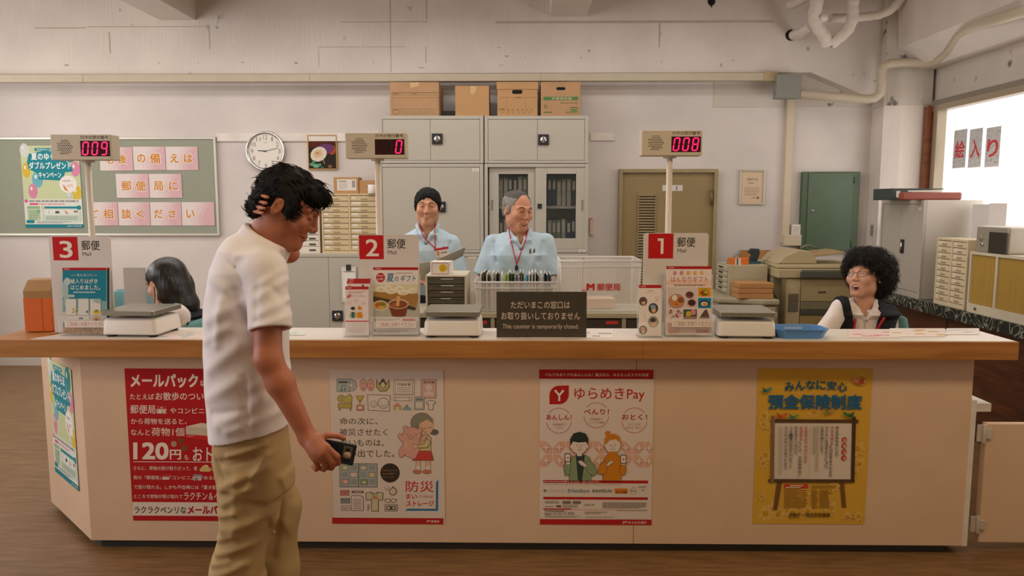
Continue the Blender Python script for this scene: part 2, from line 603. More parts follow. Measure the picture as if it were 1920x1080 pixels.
lv.build('louvre', [mat('#94825a', .5), mat('#2e2718', .7)], d1)
hx = at(1333, 370, YD).x
h1 = MB().cyl((hx, YD - .025, at(1333, 384, YD).z), (hx, YD - .025, at(1333, 356, YD).z), .012)
h1.build('door_hinge', mat('#7d6f4e', .4, metal=.3), d1)
px0, px1, pz0, pz1 = rc(1242, 347, 1280, 358, YD)
pl = thing('door_plate', 'small white name plate stuck on the olive door', 'sign', ((px0 + px1) / 2, YD + .004, pz0))
sheet(pl, 'plate', '#d8cfc6', px1 - px0, pz1 - pz0)
A = Art(1242, 347, 1280, 358, px1 - px0, pz1 - pz0)
A.part = 'lettering'
A.text('倉庫', 1251, 349.5, 1260, 356, '#555049')
A.text('1', 1268, 349.5, 1270, 356, '#555049')
A.build(pl)

# ------------------------------------------------------------------ the service counter
OAK = wood('oak_edge', '#9c6329', '#b97f40', (1.0, 12, 12))
LAMI = mat('#e6ddd3', .38, noise=.015, scale=3)
EDGE_T = 36 / F_PX * 3.23
ct = thing('service_counter', 'long cream counter with a white top and thick oak edge across the room', 'counter', (0, YC, 0))
XL, XP0, XP1, XE = -2.36, at(172, 1020, YC).x, at(1803, 1020, YC).x, 2.14
XA, YA = XP0 - .47, .45
zk = at(1000, 1018, YC).z
zu = ZT - EDGE_T
y0 = 3.23 - YC
MB().box(XL, XE, y0, .235, zu, ZT - .003).build('countertop', OAK, ct, bevel=.003)
MB().prism([(-2.16, y0 + .006), (XE - .012, y0 + .006), (XE - .012, .229), (-2.02, .229)], ZT - .003, ZT, 'z').build('top_laminate', LAMI, ct)
box('edge_joint', mat('#8d6238', .6), .52, .522, y0 - .0006, y0 + .004, zu + .002, ZT - .004, ct)
body = MB().prism([(XP0, 0), (XP1, 0), (XP1, .2), (XP0 + .09, .2), (XA + .05, YA + .2), (XA, YA)], zk, zu, 'z')
body.build('front_panel', CREAM, ct)
box('panel_joint', mat('#93795a', .7), .508, .5105, -.0012, .002, zk, zu, ct)
MB().prism([(XP0 + .03, .03), (XP1 - .06, .03), (XP1 - .06, .19), (XP0 + .10, .19), (XA + .07, YA + .17), (XA + .02, YA + .02)], 0, zk, 'z').build('kickboard', mat('#3b3833', .6), ct)
box('end_strip', mat('#e2d8cc', .45), XP1, XP1 + .022, -.004, .19, zk, at(1815, 750, YC).z, ct)
# small white shelf board that sticks out behind the end
sx = at(1843, 757, 3.48).x
box('shelf_board', WHITEP, XP1, sx, .10, .25, at(1830, 765, 3.48).z, at(1830, 750, 3.48).z, ct)
# swing gate to the right of the counter
gt = thing('swing_gate', 'low cream swing gate hinged to the right end of the counter', 'gate', (at(1838, 900, 3.37).x, 3.37, 0))
gz = at(1850, 795, 3.35).z
MB().box(0, .62, -.018, .018, zk, gz).build('gate_leaf', CREAM, gt, bevel=.003)
for (ya, yb_) in ((797, 832), (970, 1002)):
    za, z2 = at(1830, yb_, 3.33).z, at(1830, ya, 3.33).z
    hg = MB().cyl((-.012, -.026, za), (-.012, -.026, z2), .009, 12).box(-.042, -.006, -.022, -.016, za + .004, z2 - .004).box(-.012, .02, -.03, -.018, za + .02, z2 - .02)
    hg.build('hinge', mat('#d8d0c6', .35, metal=.3), gt, bevel=.001)

# ------------------------------------------------------------------ posters on the counter front
def poster(name, label, x0, y0, x1, y1, Y, col, group=None, loc=None, rotz=0.0, W=None, H=None, cat='poster', off=.0015):
    a, b, z0, z1 = rc(x0, y0, x1, y1, Y)
    W, H = W or b - a, H or z1 - z0
    t = thing(name, label, cat, loc or ((a + b) / 2, Y - off, z0), rotz, group)
    sheet(t, 'sheet', col, W, H)
    return t, W, H


# ---- mail pack poster (drawing units: 732 x 1080 crop)
R_ = '#b3191c'
CR = '#ecdccd'
t, w, h = poster('mail_poster', 'red poster with white lettering about mailing parcels behind the walking man', 242, 691, 452, 976, YC, R_)
A = Art(48, 38, 48 + 732, 1030, w, h); A.k = .053
A.part = 'lettering'
A.text('メールパック', 64, 75, 496, 157, CR, .05, 2); A.text('なら', 512, 112, 570, 150, CR, .02, 2)
A.text('たとえば', 58, 200, 213, 236, CR, .008, 2); A.text('お散歩のついでに', 224, 190, 640, 240, CR, .012, 2)
A.text('郵便局', 60, 272, 222, 328, CR, .01, 2); A.text('やコンビニ', 318, 290, 540, 326, CR, .012, 2)
A.text('から荷物を送ると、', 62, 358, 426, 396, CR, .008, 2)
A.text('なんと', 62, 430, 186, 468, CR, .008, 2); A.text('荷物1個', 196, 418, 410, 472, CR, .008, 2)
A.text('120', 82, 518, 303, 622, CR, .045, 2); A.text('円', 318, 562, 388, 624, CR, .03, 2); A.text('も', 412, 594, 438, 628, CR, .01, 2); A.text('おトク！', 468, 544, 700, 634, CR, .02, 2)
A.rect(78, 639, 720, 643, CR, 2)
A.text('さらに、荷物の受け取りだって、家', 78, 670, 498, 696, CR, .006, 2); A.text('はもちろん', 586, 672, 720, 696, CR, .006, 2)
A.text('街の「郵便局」', 78, 731, 258, 757, CR, .006, 2); A.text('「コンビニ」', 318, 731, 466, 757, CR, .006, 2); A.text('「めるぼすと」', 528, 731, 700, 757, CR, .006, 2)
A.text('で受け取れる。しかも不在時には「置き配」も！', 80, 794, 690, 820, CR, .006, 2)
A.text('ところで荷物が受け取れて', 82, 856, 400, 882, CR, .006, 2); A.text('ラクチン＆ベンリ', 410, 840, 720, 890, CR, .012, 2)
A.part = 'white_band'
A.rect(70, 907, 801, 997, '#e2d3c6', 1)
A.text('ラクラクベンリな', 84, 936, 424, 980, '#4b4540', .014, 2); A.text('メールパック', 436, 930, 724, 984, R_, .05, 2)
A.part = 'illustration'
A.rect(230, 280, 294, 326, '#d9c2b4', 1); A.rect(230, 280, 294, 296, '#c23530', 2); A.poly([(254, 285), (270, 285), (262, 294)], CR, 3); A.rect(246, 304, 262, 326, '#e8d9cc', 3); A.circ(292, 312, 5, '#d9533a', 3)
A.poly([(420, 410), (520, 386), (640, 400), (640, 448), (560, 470), (420, 460)], '#cdbba6', 1); A.poly([(420, 410), (520, 386), (640, 400), (560, 424)], '#ddcdb9', 2); A.poly([(420, 460), (560, 470), (640, 448), (640, 480), (560, 498), (420, 484)], '#c8281f', 2)
A.text('メールパック', 426, 466, 470, 476, CR, .02, 3)
A.circ(342, 524, 19, '#a89376', 1); A.circ(386, 504, 19, '#7d4a24', 1); A.circ(410, 550, 20, '#85502a', 1)
A.poly([(510, 690), (534, 664), (560, 660), (586, 690), (580, 704), (516, 704)], '#d9b877', 1); A.poly([(540, 664), (558, 658), (574, 674)], '#efe0c8', 2)
A.rect(266, 728, 312, 758, '#d9c2b4', 1); A.rect(266, 728, 312, 738, '#c23530', 2); A.rect(470, 722, 524, 762, '#cdb9b0', 1); A.rect(470, 722, 524, 734, '#9a86a0', 2); A.rect(482, 744, 498, 762, '#8f7c80', 2)
A.build(t)

# ---- storage poster (826 x 1080 crop)
t, w, h = poster('storage_poster', 'white poster of small household drawings and a girl hugging a pink pig', 622, 694, 833, 982, YC, '#dbcbbd')
A = Art(73, 72, 741, 990, w, h); A.k = .019
INK = '#5d5346'
A.part = 'footer_band'
A.rect(73, 953, 741, 990, '#b5221f', 1); A.text('JM', 640, 966, 660, 980, CR, .03, 2); A.text('郵便局', 666, 966, 714, 980, CR, .01, 2)
A.part = 'lettering'
for (s_, a, b, c, d) in (('命の次に、', 122, 352, 346, 392), ('被災させたく', 122, 416, 404, 458), ('ないものは、', 128, 480, 384, 520), ('思い出でした。', 124, 542, 446, 586)):
    A.text(s_, a, b, c, d, '#4c4034', .004, 2)
A.text('防災', 514, 728, 680, 794, '#c8342c', .01, 2); A.text('まい', 516, 806, 580, 836, '#c8342c', .02, 2); A.text('STORAGE', 592, 814, 676, 828, '#c8726a', 0, 2); A.text('ストレージ', 518, 848, 680, 880, '#c8342c', .03, 2)
A.poly([(694, 736), (707, 716), (707, 908), (508, 908), (526, 896), (694, 896)], '#2d6f9f', 2)
A.circ(420, 680, 58, '#3d332b', 2)
for i in range(3):
    A.text(('大切なものを', '安全な場所に', 'ストック'[:4])[i], 376, 660 + i * 20, 464 - i * 12, 670 + i * 20, '#b08a5c', 0, 3)
A.part = 'drawings'
def sk(x0, y0, x1, y1, fill, lw=2.2, r=4):
    A.rrect(x0, y0, x1, y1, r, INK, 2); A.rrect(x0 + lw, y0 + lw, x1 - lw, y1 - lw, r, fill, 3)
# music case and disc
A.circ(190, 160, 37, INK, 1); A.circ(190, 160, 35, '#b3aca6', 2); A.circ(190, 160, 9, '#d8cabc', 3)
sk(106, 122, 184, 200, '#a8b3ae'); A.small(116, 134, 174, 150, 1, INK, .7, 4); A.line([(137, 190), (137, 162), (157, 158), (157, 185)], 3, INK, 4); A.ell(133, 190, 5, 4, INK, 4); A.ell(153, 186, 5, 4, INK, 4)
for u in (262, 306):   # baby shoes
    A.ell(u, 158, 21, 36, INK, 2); A.ell(u, 158, 19, 34, '#d9a391', 3); A.ell(u, 148, 12, 12, '#d8c4b4', 4); A.ell(u, 148, 9, 8, '#c98a7a', 5); A.ell(u, 176, 9, 9, '#c98a7a', 4)
A.poly([(340, 122), (356, 150), (372, 122), (384, 122), (398, 150), (414, 122), (420, 168), (398, 196), (360, 196), (336, 168)], INK, 2); A.poly([(344, 130), (356, 156), (400, 156), (412, 130), (416, 166), (396, 192), (362, 192), (340, 166)], '#b7a96f', 3); A.ell(379, 158, 15, 20, INK, 4); A.ell(379, 158, 12, 17, '#cfc4a4', 5)
sk(440, 124, 564, 218, '#d9cbbc'); A.rrect(450, 132, 554, 210, 4, INK, 4); A.rrect(452, 134, 552, 208, 4, '#ddd0c2', 5); A.text('卒業証書', 462, 146, 542, 162, INK, .01, 6)
for y in (172, 184, 196):
    A.rect(462, y, 546, y + 2, INK, 6)
sk(602, 124, 692, 236, '#cfa79b'); A.text('母子手帳', 616, 134, 680, 148, INK, .01, 4); A.circ(648, 172, 20, '#d9c4b6', 4); A.rrect(620, 196, 676, 220, 8, '#d9c4b6', 4)
A.ell(134, 240, 26, 22, INK, 1); A.ell(134, 240, 24, 20, '#b3a658', 2); A.poly([(150, 232), (182, 210), (198, 226), (196, 266), (150, 262)], INK, 1); A.poly([(152, 234), (181, 214), (195, 228), (193, 264), (152, 260)], '#c0b061', 2)
sk(112, 266, 196, 296, '#b7a452'); A.rect(118, 296, 126, 310, '#8d7a3a', 3); A.rect(182, 296, 190, 310, '#8d7a3a', 3)
A.poly([(216, 220), (268, 220), (254, 250), (246, 256), (246, 272), (238, 272), (238, 256), (230, 250)], '#a08a3a', 2); A.poly([(222, 223), (262, 223), (250, 247), (234, 247)], '#bfae5e', 3); sk(222, 276, 266, 310, '#c87f6d'); A.rect(232, 284, 256, 300, '#d8cabc', 4)
A.poly([(286, 214), (422, 218), (418, 314), (290, 308)], INK, 2); A.poly([(289, 217), (419, 221), (415, 311), (293, 305)], '#dccfc1', 3)
A.circ(324, 270, 20, INK, 4); A.circ(324, 270, 18, '#dccfc1', 5); A.circ(380, 264, 32, INK, 4); A.circ(380, 264, 29, '#dccfc1', 5); A.arc(380, 262, 18, 18, .5, 2.6, 2.5, INK, 6); A.arc(324, 270, 10, 10, .5, 2.6, 2.2, INK, 6)
for u in (372, 390, 318, 330):
    A.circ(u, 258 if u > 340 else 266, 2, INK, 6)
sk(440, 230, 548, 252, '#ddd1c4'); A.rect(452, 232, 454, 250, INK, 4); A.rect(532, 232, 534, 250, INK, 4)
A.poly([(440, 304), (440, 282), (462, 262), (486, 282), (486, 304), (472, 304), (472, 286), (454, 286), (454, 304)], '#b9a64f', 2); A.poly([(440, 282), (462, 260), (486, 282)], '#cf8a7a', 3); A.poly([(494, 304), (518, 270), (544, 304)], '#7f8f97', 2); A.rect(494, 290, 544, 306, '#93a0a4', 3)
sk(562, 226, 622, 304, '#a9aca8'); A.rect(572, 258, 610, 292, '#d8cabc', 4); A.text('通信簿', 572, 236, 612, 248, INK, 0, 4)
A.poly([(632, 256), (650, 248), (672, 248), (690, 256), (684, 272), (676, 270), (676, 304), (646, 304), (646, 270), (638, 272)], INK, 2); A.poly([(636, 258), (650, 251), (672, 251), (686, 258), (682, 268), (673, 266), (673, 301), (649, 301), (649, 266), (640, 268)], '#dccfc1', 3)
# album
A.rect(118, 624, 346, 768, INK, 1); A.rect(121, 627, 231, 764, '#a3aaa2', 2); A.rect(235, 627, 343, 764, '#a3aaa2', 2)
for (u, v, c) in ((130, 634, '#b7b98a'), (182, 676, '#d8c2b4'), (132, 718, '#d29a88'), (240, 634, '#b9b39c'), (290, 676, '#c9b483'), (244, 720, '#8f9a6a')):
    sk(u, v, u + 44, v + 32, c); A.ell(u + 22, v + 18, 9, 8, '#d8cabc', 4)
for (u, v) in ((186, 636), (132, 680), (186, 722), (294, 636), (242, 680), (298, 722)):
    for k in range(3):
        A.rect(u, v + 10 * k, u + 36, v + 1.8 + 10 * k, '#6d7468', 4)
sk(122, 786, 176, 818, '#cf7f6d', r=2); A.line([(124, 788), (149, 806), (174, 788)], 2, INK, 4); sk(124, 834, 180, 866, '#8f9088', r=2); A.line([(126, 836), (152, 854), (178, 836)], 2, INK, 4); sk(126, 878, 180, 910, '#d6c8ba', r=2); A.small(132, 886, 174, 904, 2, INK, .3, 4)
A.poly([(186, 796), (200, 788), (262, 790), (262, 802), (200, 803)], INK, 2); A.rect(204, 791, 250, 800, '#a79c8a', 3)
A.poly([(188, 816), (246, 816), (262, 832), (262, 910), (188, 910)], INK, 2); A.poly([(191, 819), (244, 819), (259, 834), (259, 907), (191, 907)], '#d9ccbe', 3)
for k in range(6):
    A.rect(200, 840 + 11 * k, 250, 842 + 11 * k, INK, 4)
A.poly([(274, 800), (304, 794), (326, 806), (348, 794), (380, 800), (378, 846), (352, 846), (352, 914), (308, 914), (308, 846), (276, 846)], INK, 2); A.poly([(278, 803), (304, 797), (326, 810), (348, 797), (376, 803), (374, 842), (348, 842), (348, 910), (312, 910), (312, 842), (280, 842)], '#cdbf9a', 3); A.rect(310, 824, 350, 838, '#c98a6f', 4); A.line([(304, 797), (330, 826), (348, 797)], 3, INK, 4)
A.arc(292, 880, 7, 8, 0, 6.28, 2.5, INK, 2); A.line([(290, 888), (288, 908)], 5, INK, 2)
A.circ(438, 792, 24, INK, 2); A.circ(438, 792, 21, '#bfa874', 3); A.circ(438, 792, 14, '#dccfc1', 4); A.line([(438, 784), (438, 793), (444, 796)], 2, INK, 5); A.circ(438, 766, 5, INK, 2)
A.line([(388, 764), (396, 784), (408, 784), (412, 760)], 2, INK, 2)
for u in (406, 440):
    A.arc(u, 848, 16, 12, 0, 6.28, 2.6, INK, 2)
A.line([(422, 846), (424, 846)], 3, INK, 2); A.line([(390, 846), (388, 836)], 3, INK, 2); A.line([(456, 846), (462, 836)], 3, INK, 2)
sk(388, 870, 466, 912, '#b5aa96'); A.rrect(400, 880, 454, 902, 9, INK, 4); A.circ(412, 891, 7, '#d8cabc', 5); A.circ(442, 891, 7, '#d8cabc', 5)
# girl hugging a pig
A.part = 'girl_and_pig_drawing'
SK = '#dcb193'
A.ell(682, 436, 26, 18, '#6b6455', 1); A.ell(606, 382, 66, 62, INK, 1); A.ell(606, 382, 64, 60, '#8d8573', 2); A.ell(634, 398, 42, 52, SK, 3); A.poly([(556, 396), (600, 330), (668, 350), (676, 384), (640, 358), (600, 378), (566, 410)], '#8d8573', 4)
A.arc(626, 408, 9, 5, .3, 2.8, 2.2, INK, 5); A.arc(656, 404, 7, 4, .3, 2.8, 2.2, INK, 5); A.ell(610, 424, 10, 7, '#d88a72', 5); A.line([(622, 432), (634, 436)], 2.2, INK, 5)
A.poly([(584, 466), (640, 440), (664, 470), (664, 552), (590, 560)], INK, 2); A.poly([(588, 468), (640, 444), (661, 472), (661, 550), (594, 556)], '#d3bd83', 3)
A.poly([(566, 546), (664, 546), (680, 604), (552, 606)], INK, 3); A.poly([(570, 549), (662, 549), (676, 601), (557, 603)], '#c3473c', 4)
for u in (588, 646):
    A.rect(u - 15, 606, u + 15, 664, INK, 2); A.rect(u - 13, 606, u + 13, 640, SK, 3); A.rect(u - 13, 638, u + 13, 664, '#dfd2c6', 3); A.ell(u - 6, 672, 26, 13, INK, 3); A.ell(u - 6, 672, 24, 11, '#c9775a', 4)
PK = '#d6a08d'
for (u, v, ru, rv, ro) in ((490, 470, 14, 30, -.6), (620, 468, 12, 28, .7), (492, 552, 18, 34, .2), (562, 566, 18, 30, .25), (546, 520, 52, 66, .1), (550, 452, 54, 46, 0), (512, 414, 12, 16, -.4), (596, 424, 12, 18, .3)):
    A.ell(u, v, ru + 2, rv + 2, INK, 5, rot=ro)
for (u, v, ru, rv, ro) in ((490, 470, 14, 30, -.6), (620, 468, 12, 28, .7), (492, 552, 18, 34, .2), (562, 566, 18, 30, .25), (546, 520, 52, 66, .1), (550, 452, 54, 46, 0), (512, 414, 12, 16, -.4), (596, 424, 12, 18, .3)):
    A.ell(u, v, ru, rv, PK, 6, rot=ro)
A.ell(543, 466, 17, 12, INK, 7); A.ell(543, 466, 15, 10, '#dcae9c', 8); A.ell(538, 466, 2.5, 4, INK, 9); A.ell(549, 466, 2.5, 4, INK, 9); A.circ(524, 448, 3.5, INK, 8); A.circ(574, 450, 3.5, INK, 8)
A.poly([(640, 470), (664, 500), (640, 530), (580, 530), (572, 512), (618, 504)], INK, 7); A.poly([(640, 474), (660, 500), (638, 526), (586, 527), (580, 514), (620, 507)], '#d3bd83', 8); A.ell(570, 518, 18, 15, INK, 8); A.ell(570, 518, 16, 13, SK, 9); A.ell(516, 514, 9, 16, SK, 8)
A.build(t)

# ---- pay poster (826 x 1080 crop)
t, w, h = poster('pay_poster', 'white poster with red bands and a cartoon couple holding phones', 1011.5, 693, 1223.5, 983.5, YC, '#e0d0c4')
A = Art(68, 73, 742, 995, w, h); A.k = -.008
RR = '#b8231f'
A.part = 'bands'
A.rect(68, 73, 742, 127, RR, 1); A.rect(68, 962, 742, 995, RR, 1); A.rect(90, 726, 718, 744, RR, 1); A.rect(90, 827, 718, 843, RR, 1); A.rect(90, 897, 258, 905, RR, 1); A.rect(258, 903, 718, 905, RR, 1)
A.part = 'lettering'
A.text('べんりもおトクもあんしんも！選ぶなら、ゆらちょのスマホ決済', 104, 93, 712, 112, CR, .02, 2)
A.text('ゆらめきPay', 276, 178, 690, 258, '#bd2a27', .008, 2)
for (u, v, s_, e1, e2) in ((184, 372, 'あんしん！', '残高確認が', 'できる'), (406, 339, 'べんり！', '口座直結で', 'シンプル機能'), (632, 369, 'おとく！', 'ポイントが', '貯まる・使える')):
    dy = v - 372
    A.arc(u, v, 74, 74, -2.5, -.64, 3, RR, 1); A.arc(u, v, 74, 74, .12, PI - .12, 3, RR, 1)
    A.text(s_, u - 74, v - 36, u + 74, v - 4, RR, .022, 2)
    A.text(e1, u - 38, v + 16, u + 38, v + 30, '#b98478', 0, 2); A.text(e2, u - 46 if len(e2) > 3 else u - 22, v + 36, u + 46 if len(e2) > 3 else u + 22, v + 49, '#b98478', 0, 2)
A.text('ゆらめきPayが使えるお店　続々拡大中！', 96, 730, 424, 741, CR, .01, 2)
A.text('セブンイイブンブン', 116, 782, 218, 798, '#b98a6a', 0, 2); A.circ(100, 790, 9, '#7a8a4a', 2)
A.circ(246, 790, 10, '#3f7f8f', 2); A.rect(240, 787, 253, 793, '#dfe4e0', 3); A.text('FamiStore', 264, 779, 366, 800, '#4f7b8c', .012, 2)
A.text('RAWSUN', 386, 781, 500, 799, '#55755a', .03, 2)
A.rect(518, 774, 596, 804, '#d97f22', 2); A.text('なじみ酒', 526, 786, 588, 801, '#8a4317', .02, 3); A.arc(630, 788, 19, 19, 0, 6.28, 1.6, '#7a726a', 2); A.text('Pay', 616, 782, 644, 796, '#7a726a', 0, 2)
A.text('JM', 566, 972, 594, 988, CR, .03, 2); A.text('ゆらめき銀行', 602, 972, 712, 988, CR, .015, 2)
A.text('0120-37-868', 150, 917, 274, 935, '#857a70', 0, 2)
A.part = 'small_print'
A.small(98, 746, 578, 755, 1, '#b7a99e', .35, 2, 1); A.small(100, 850, 190, 868, 2, '#857a70', .45, 2, 2); A.rrect(204, 851, 256, 868, 7, '#7d7066', 2); A.rrect(266, 851, 316, 868, 7, '#7d7066', 2)
A.small(206, 872, 300, 892, 3, '#9b8f85', .45, 2, 3); A.small(446, 856, 714, 893, 6, '#a2978c', .62, 2, 4); A.rect(168, 877, 196, 888, '#5c5149', 2); A.small(100, 880, 160, 888, 1, '#9b8f85', .6, 2, 5)
A.small(336, 866, 384, 880, 2, '#9b8f85', .4, 2, 6); A.poly([(386, 868), (396, 873), (386, 878)], '#5c5149', 2)
A.small(98, 906, 230, 915, 1, '#6d6259', .6, 2, 7); A.small(98, 920, 146, 936, 2, '#8a7f75', .5, 2, 8); A.small(98, 938, 320, 950, 2, '#a2978c', .5, 2, 9); A.small(338, 912, 476, 928, 2, '#8a7f75', .4, 2, 10); A.small(342, 942, 520, 952, 2, '#a2978c', .4, 2, 11)
A.line([(532, 906), (714, 906), (714, 956), (532, 956)], 1.4, '#b7a99e', 2, True)
A.small(658, 758, 716, 766, 1, '#857a70', .5, 2, 12); A.poly([(680, 778), (694, 778), (687, 786)], '#5c5149', 2)
A.part = 'pattern'
for r_ in range(2):
    for c_ in range(9):
        u, v = 70 + c_ * 79, 494 + r_ * 79
        p = [(u, v), (min(u + 74, 741), v), (min(u + 74, 741), v + 74), (u, v + 74)]
        if u > 735: continue
        e = '#dfae98'
        wq = min(74, 741 - u)
        if (r_ + c_) % 2:
            A.poly([(u, v + 40), (u + wq * .45, v), (u + wq, v), (u + wq, v + 36), (u + wq * .55, v + 74), (u, v + 74)], e, 1)
        else:
            A.poly([(u, v), (u + wq * .5, v), (u + wq, v + 38), (u + wq, v + 74), (u + wq * .5, v + 74), (u, v + 34)], e, 1)
        cu, cv = u + wq / 2, v + 37
        A.poly([(cu, cv - 24), (cu + 6, cv - 6), (cu + min(24, wq / 2), cv), (cu + 6, cv + 6), (cu, cv + 24), (cu - 6, cv + 6), (cu - min(24, wq / 2), cv), (cu - 6, cv - 6)], '#e6d3c7', 2)
A.part = 'brand_mark'
A.poly([(128, 276), (128, 222)] + [(186 - 58 * math.cos(q), 222 - 56 * math.sin(q)) for q in (.3, .6, .9, 1.2, 1.5)] + [(243, 165), (243, 218)] + [(185 + 58 * math.cos(q), 218 + 58 * math.sin(q)) for q in (.3, .6, .9, 1.2, 1.5)], '#b81f1c', 1)
A.line([(160, 192), (186, 222), (186, 256)], 13, '#eadcd2', 2); A.line([(212, 192), (186, 222)], 13, '#eadcd2', 2)
A.part = 'couple_drawing'
K = '#3f453f'
SKN = '#e3d2c4'
def blob(u, v, ru, rv, c, lv, o=2.4, rot=0.0):
    A.ell(u, v, ru + o, rv + o, K, lv, rot=rot); A.ell(u, v, ru, rv, c, lv + 1, rot=rot)
def shape(pts, c, lv, o=2.4):
    A.poly(pts, c, lv); A.line(pts, o, K, lv + 1, True)
# man
shape([(246, 727), (248, 640), (262, 588), (290, 572), (336, 572), (368, 590), (376, 640), (376, 727)], '#8a9b72', 3)
A.poly([(284, 574), (338, 574), (334, 640), (322, 727), (298, 727), (290, 640)], '#37413f', 5)
blob(304, 512, 50, 56, SKN, 6); A.rect(292, 556, 320, 580, SKN, 8)
A.poly([(252, 520), (250, 480), (270, 446), (306, 436), (342, 446), (360, 478), (356, 516), (346, 496), (300, 500), (268, 494)], '#2f3936', 9)
blob(258, 524, 8, 12, SKN, 6); blob(352, 522, 8, 12, SKN, 6)
A.circ(292, 516, 3, K, 9); A.circ(320, 515, 3, K, 9); A.line([(307, 518), (310, 530), (304, 531)], 2, K, 9); A.arc(308, 536, 13, 8, .3, 2.8, 2.4, K, 9)
shape([(212, 640), (222, 700), (250, 690), (256, 632), (236, 620), (220, 620)], '#8a9b72', 6); shape([(228, 596), (248, 596), (252, 630), (226, 632)], SKN, 8); A.rrect(218, 564, 254, 616, 6, K, 9); A.rrect(222, 569, 250, 611, 3, '#e6d8cd', 10); A.poly([(232, 590), (240, 584), (241, 594), (236, 598)], RR, 11)
shape([(356, 600), (396, 632), (412, 676), (392, 700), (360, 684), (344, 650), (336, 630)], '#8a9b72', 6); shape([(294, 612), (318, 604), (350, 634), (344, 648), (316, 636)], SKN, 8)
# woman
shape([(446, 727), (450, 640), (458, 588), (484, 562), (524, 562), (552, 588), (560, 640), (556, 727)], '#d1831f', 3)
blob(504, 514, 46, 50, SKN, 6); A.rect(480, 556, 526, 580, '#d1831f', 8); A.rrect(478, 552, 528, 582, 8, '#d1831f', 8)
A.circ(474, 444, 15, '#d1831f', 6); A.poly([(456, 512), (456, 474), (478, 452), (512, 446), (544, 462), (552, 500), (540, 494), (520, 478), (484, 486), (470, 504)], '#d1831f', 9); A.line([(500, 466), (506, 486)], 1.6, '#7d4a17', 10); A.line([(516, 462), (526, 482)], 1.6, '#7d4a17', 10)
blob(462, 518, 7, 11, SKN, 6); blob(546, 514, 7, 11, SKN, 6); A.circ(490, 516, 3, K, 9); A.circ(518, 512, 3, K, 9); A.line([(504, 516), (508, 528), (503, 529)], 2, K, 9); A.arc(506, 532, 11, 9, .3, 2.8, 2.4, K, 9)
shape([(430, 632), (458, 606), (478, 636), (466, 680), (440, 690), (416, 684), (418, 656)], '#d1831f', 6); shape([(464, 634), (484, 610), (512, 604), (500, 622), (480, 640)], SKN, 8)
shape([(548, 640), (560, 622), (578, 626), (586, 660), (580, 690), (556, 692), (544, 668)], '#d1831f', 6); shape([(554, 598), (580, 598), (580, 632), (554, 632)], SKN, 8); A.rrect(550, 570, 586, 624, 6, K, 9); A.rrect(554, 575, 582, 619, 3, '#e6d8cd', 10); A.poly([(564, 598), (572, 590), (573, 602), (568, 606)], RR, 11)
A.build(t)

# ---- deposit insurance poster (826 x 1080 crop)
t, w, h = poster('insurance_poster', 'yellow floral poster with blue lettering and a wooden notice board', 1416, 691, 1628, 982, YC, '#d8a93c')
A = Art(53, 66, 730, 992, w, h); A.k = -.029
A.part = 'flower_pattern'
r = random.Random(11)
for i in range(46):
    u, v = 66 + 650 * r.random(), 90 + 890 * r.random()
    s_ = 16 + 22 * r.random()
    if v < 300 and 160 < u < 640: continue
    u = min(max(u, 62 + s_ * 1.5), 722 - s_ * 1.5); v = min(max(v, 74 + s_ * 1.5), 984 - s_ * 1.5)
    for k in range(7):
        q = k * 2 * PI / 7
        A.ell(u + s_ * .8 * math.cos(q), v + s_ * .8 * math.sin(q), s_ * .5, s_ * .34, r.choice(['#dcb45c', '#d9ae50', '#ddb768']), 1, 9, q)
    A.circ(u, v, s_ * .42, '#cf9420', 2)
A.part = 'lettering'
BL = '#245a7d'
for i, ch in enumerate('みんなに安心'):
    v = (146, 138, 134, 134, 138, 146)[i]
    A.text(ch, 224 + 62.5 * i, v, 224 + 62.5 * i + 54, v + 50, BL, .035, 4, rot=(i - 2.5) * .035)
A.text('預金保険制度', 128, 218, 680, 300, '#2a6590', .05, 4)
A.text('金融庁・預金保険機構', 256, 921, 506, 947, '#5a3f1c', .02, 4)
A.part = 'notice_board_drawing'
BR = '#5d4427'
A.poly([(183, 740), (214, 740), (188, 908), (162, 908)], '#7a5530', 3); A.poly([(562, 740), (588, 740), (604, 890), (578, 890)], '#7a5530', 3)
A.rect(150, 372, 636, 728, '#ddd0c2', 3)
A.rrect(144, 340, 165, 742, 8, '#8a6a4a', 5); A.rrect(626, 344, 648, 738, 8, '#4f3a22', 5); A.rrect(140, 362, 664, 382, 8, BR, 4); A.rrect(130, 718, 650, 738, 8, BR, 4)
for i, ch in enumerate('お知らせ'):
    A.circ(582, 482 + i * 36, 16, '#c2402c', 5); A.text(ch, 572, 472 + i * 36, 592, 492 + i * 36, CR, .01, 6)
TX = '#6a6458'
RD = '#c0574a'
for (s_, u, v0, v1, c) in (('預金保険制度により、', 538, 400, 602, TX), ('決済用預金', 508, 400, 512, RD), ('（当座預金や利息の', 503, 512, 706, TX), ('付かない普通預金など）は、', 476, 400, 668, TX), ('全額保護されます。', 448, 400, 582, TX),
                          ('定期預金や利息付きの', 352, 402, 622, RD), ('普通預金', 322, 402, 486, RD), ('などは、金融機関毎に', 318, 490, 704, TX), ('預金者１人当たり、', 292, 402, 590, TX), ('元本1,000万円までと', 262, 402, 650, TX), ('その利息等が保護されます。', 232, 402, 680, TX)):
    A.vtext(s_, u, v0, v1, 19, c, .008, 5)
A.rect(374, 396, 376, 700, '#b7a590', 5)
for (u, v0, v1) in ((424, 400, 664), (414, 400, 670), (404, 404, 560), (396, 404, 560), (205, 404, 690), (193, 404, 690)):
    v = v0
    while v < v1:
        A.rect(u - 2.5, v, u + 2.5, v + 6, '#a89c8b', 5); v += 9
A.part = 'small_print'
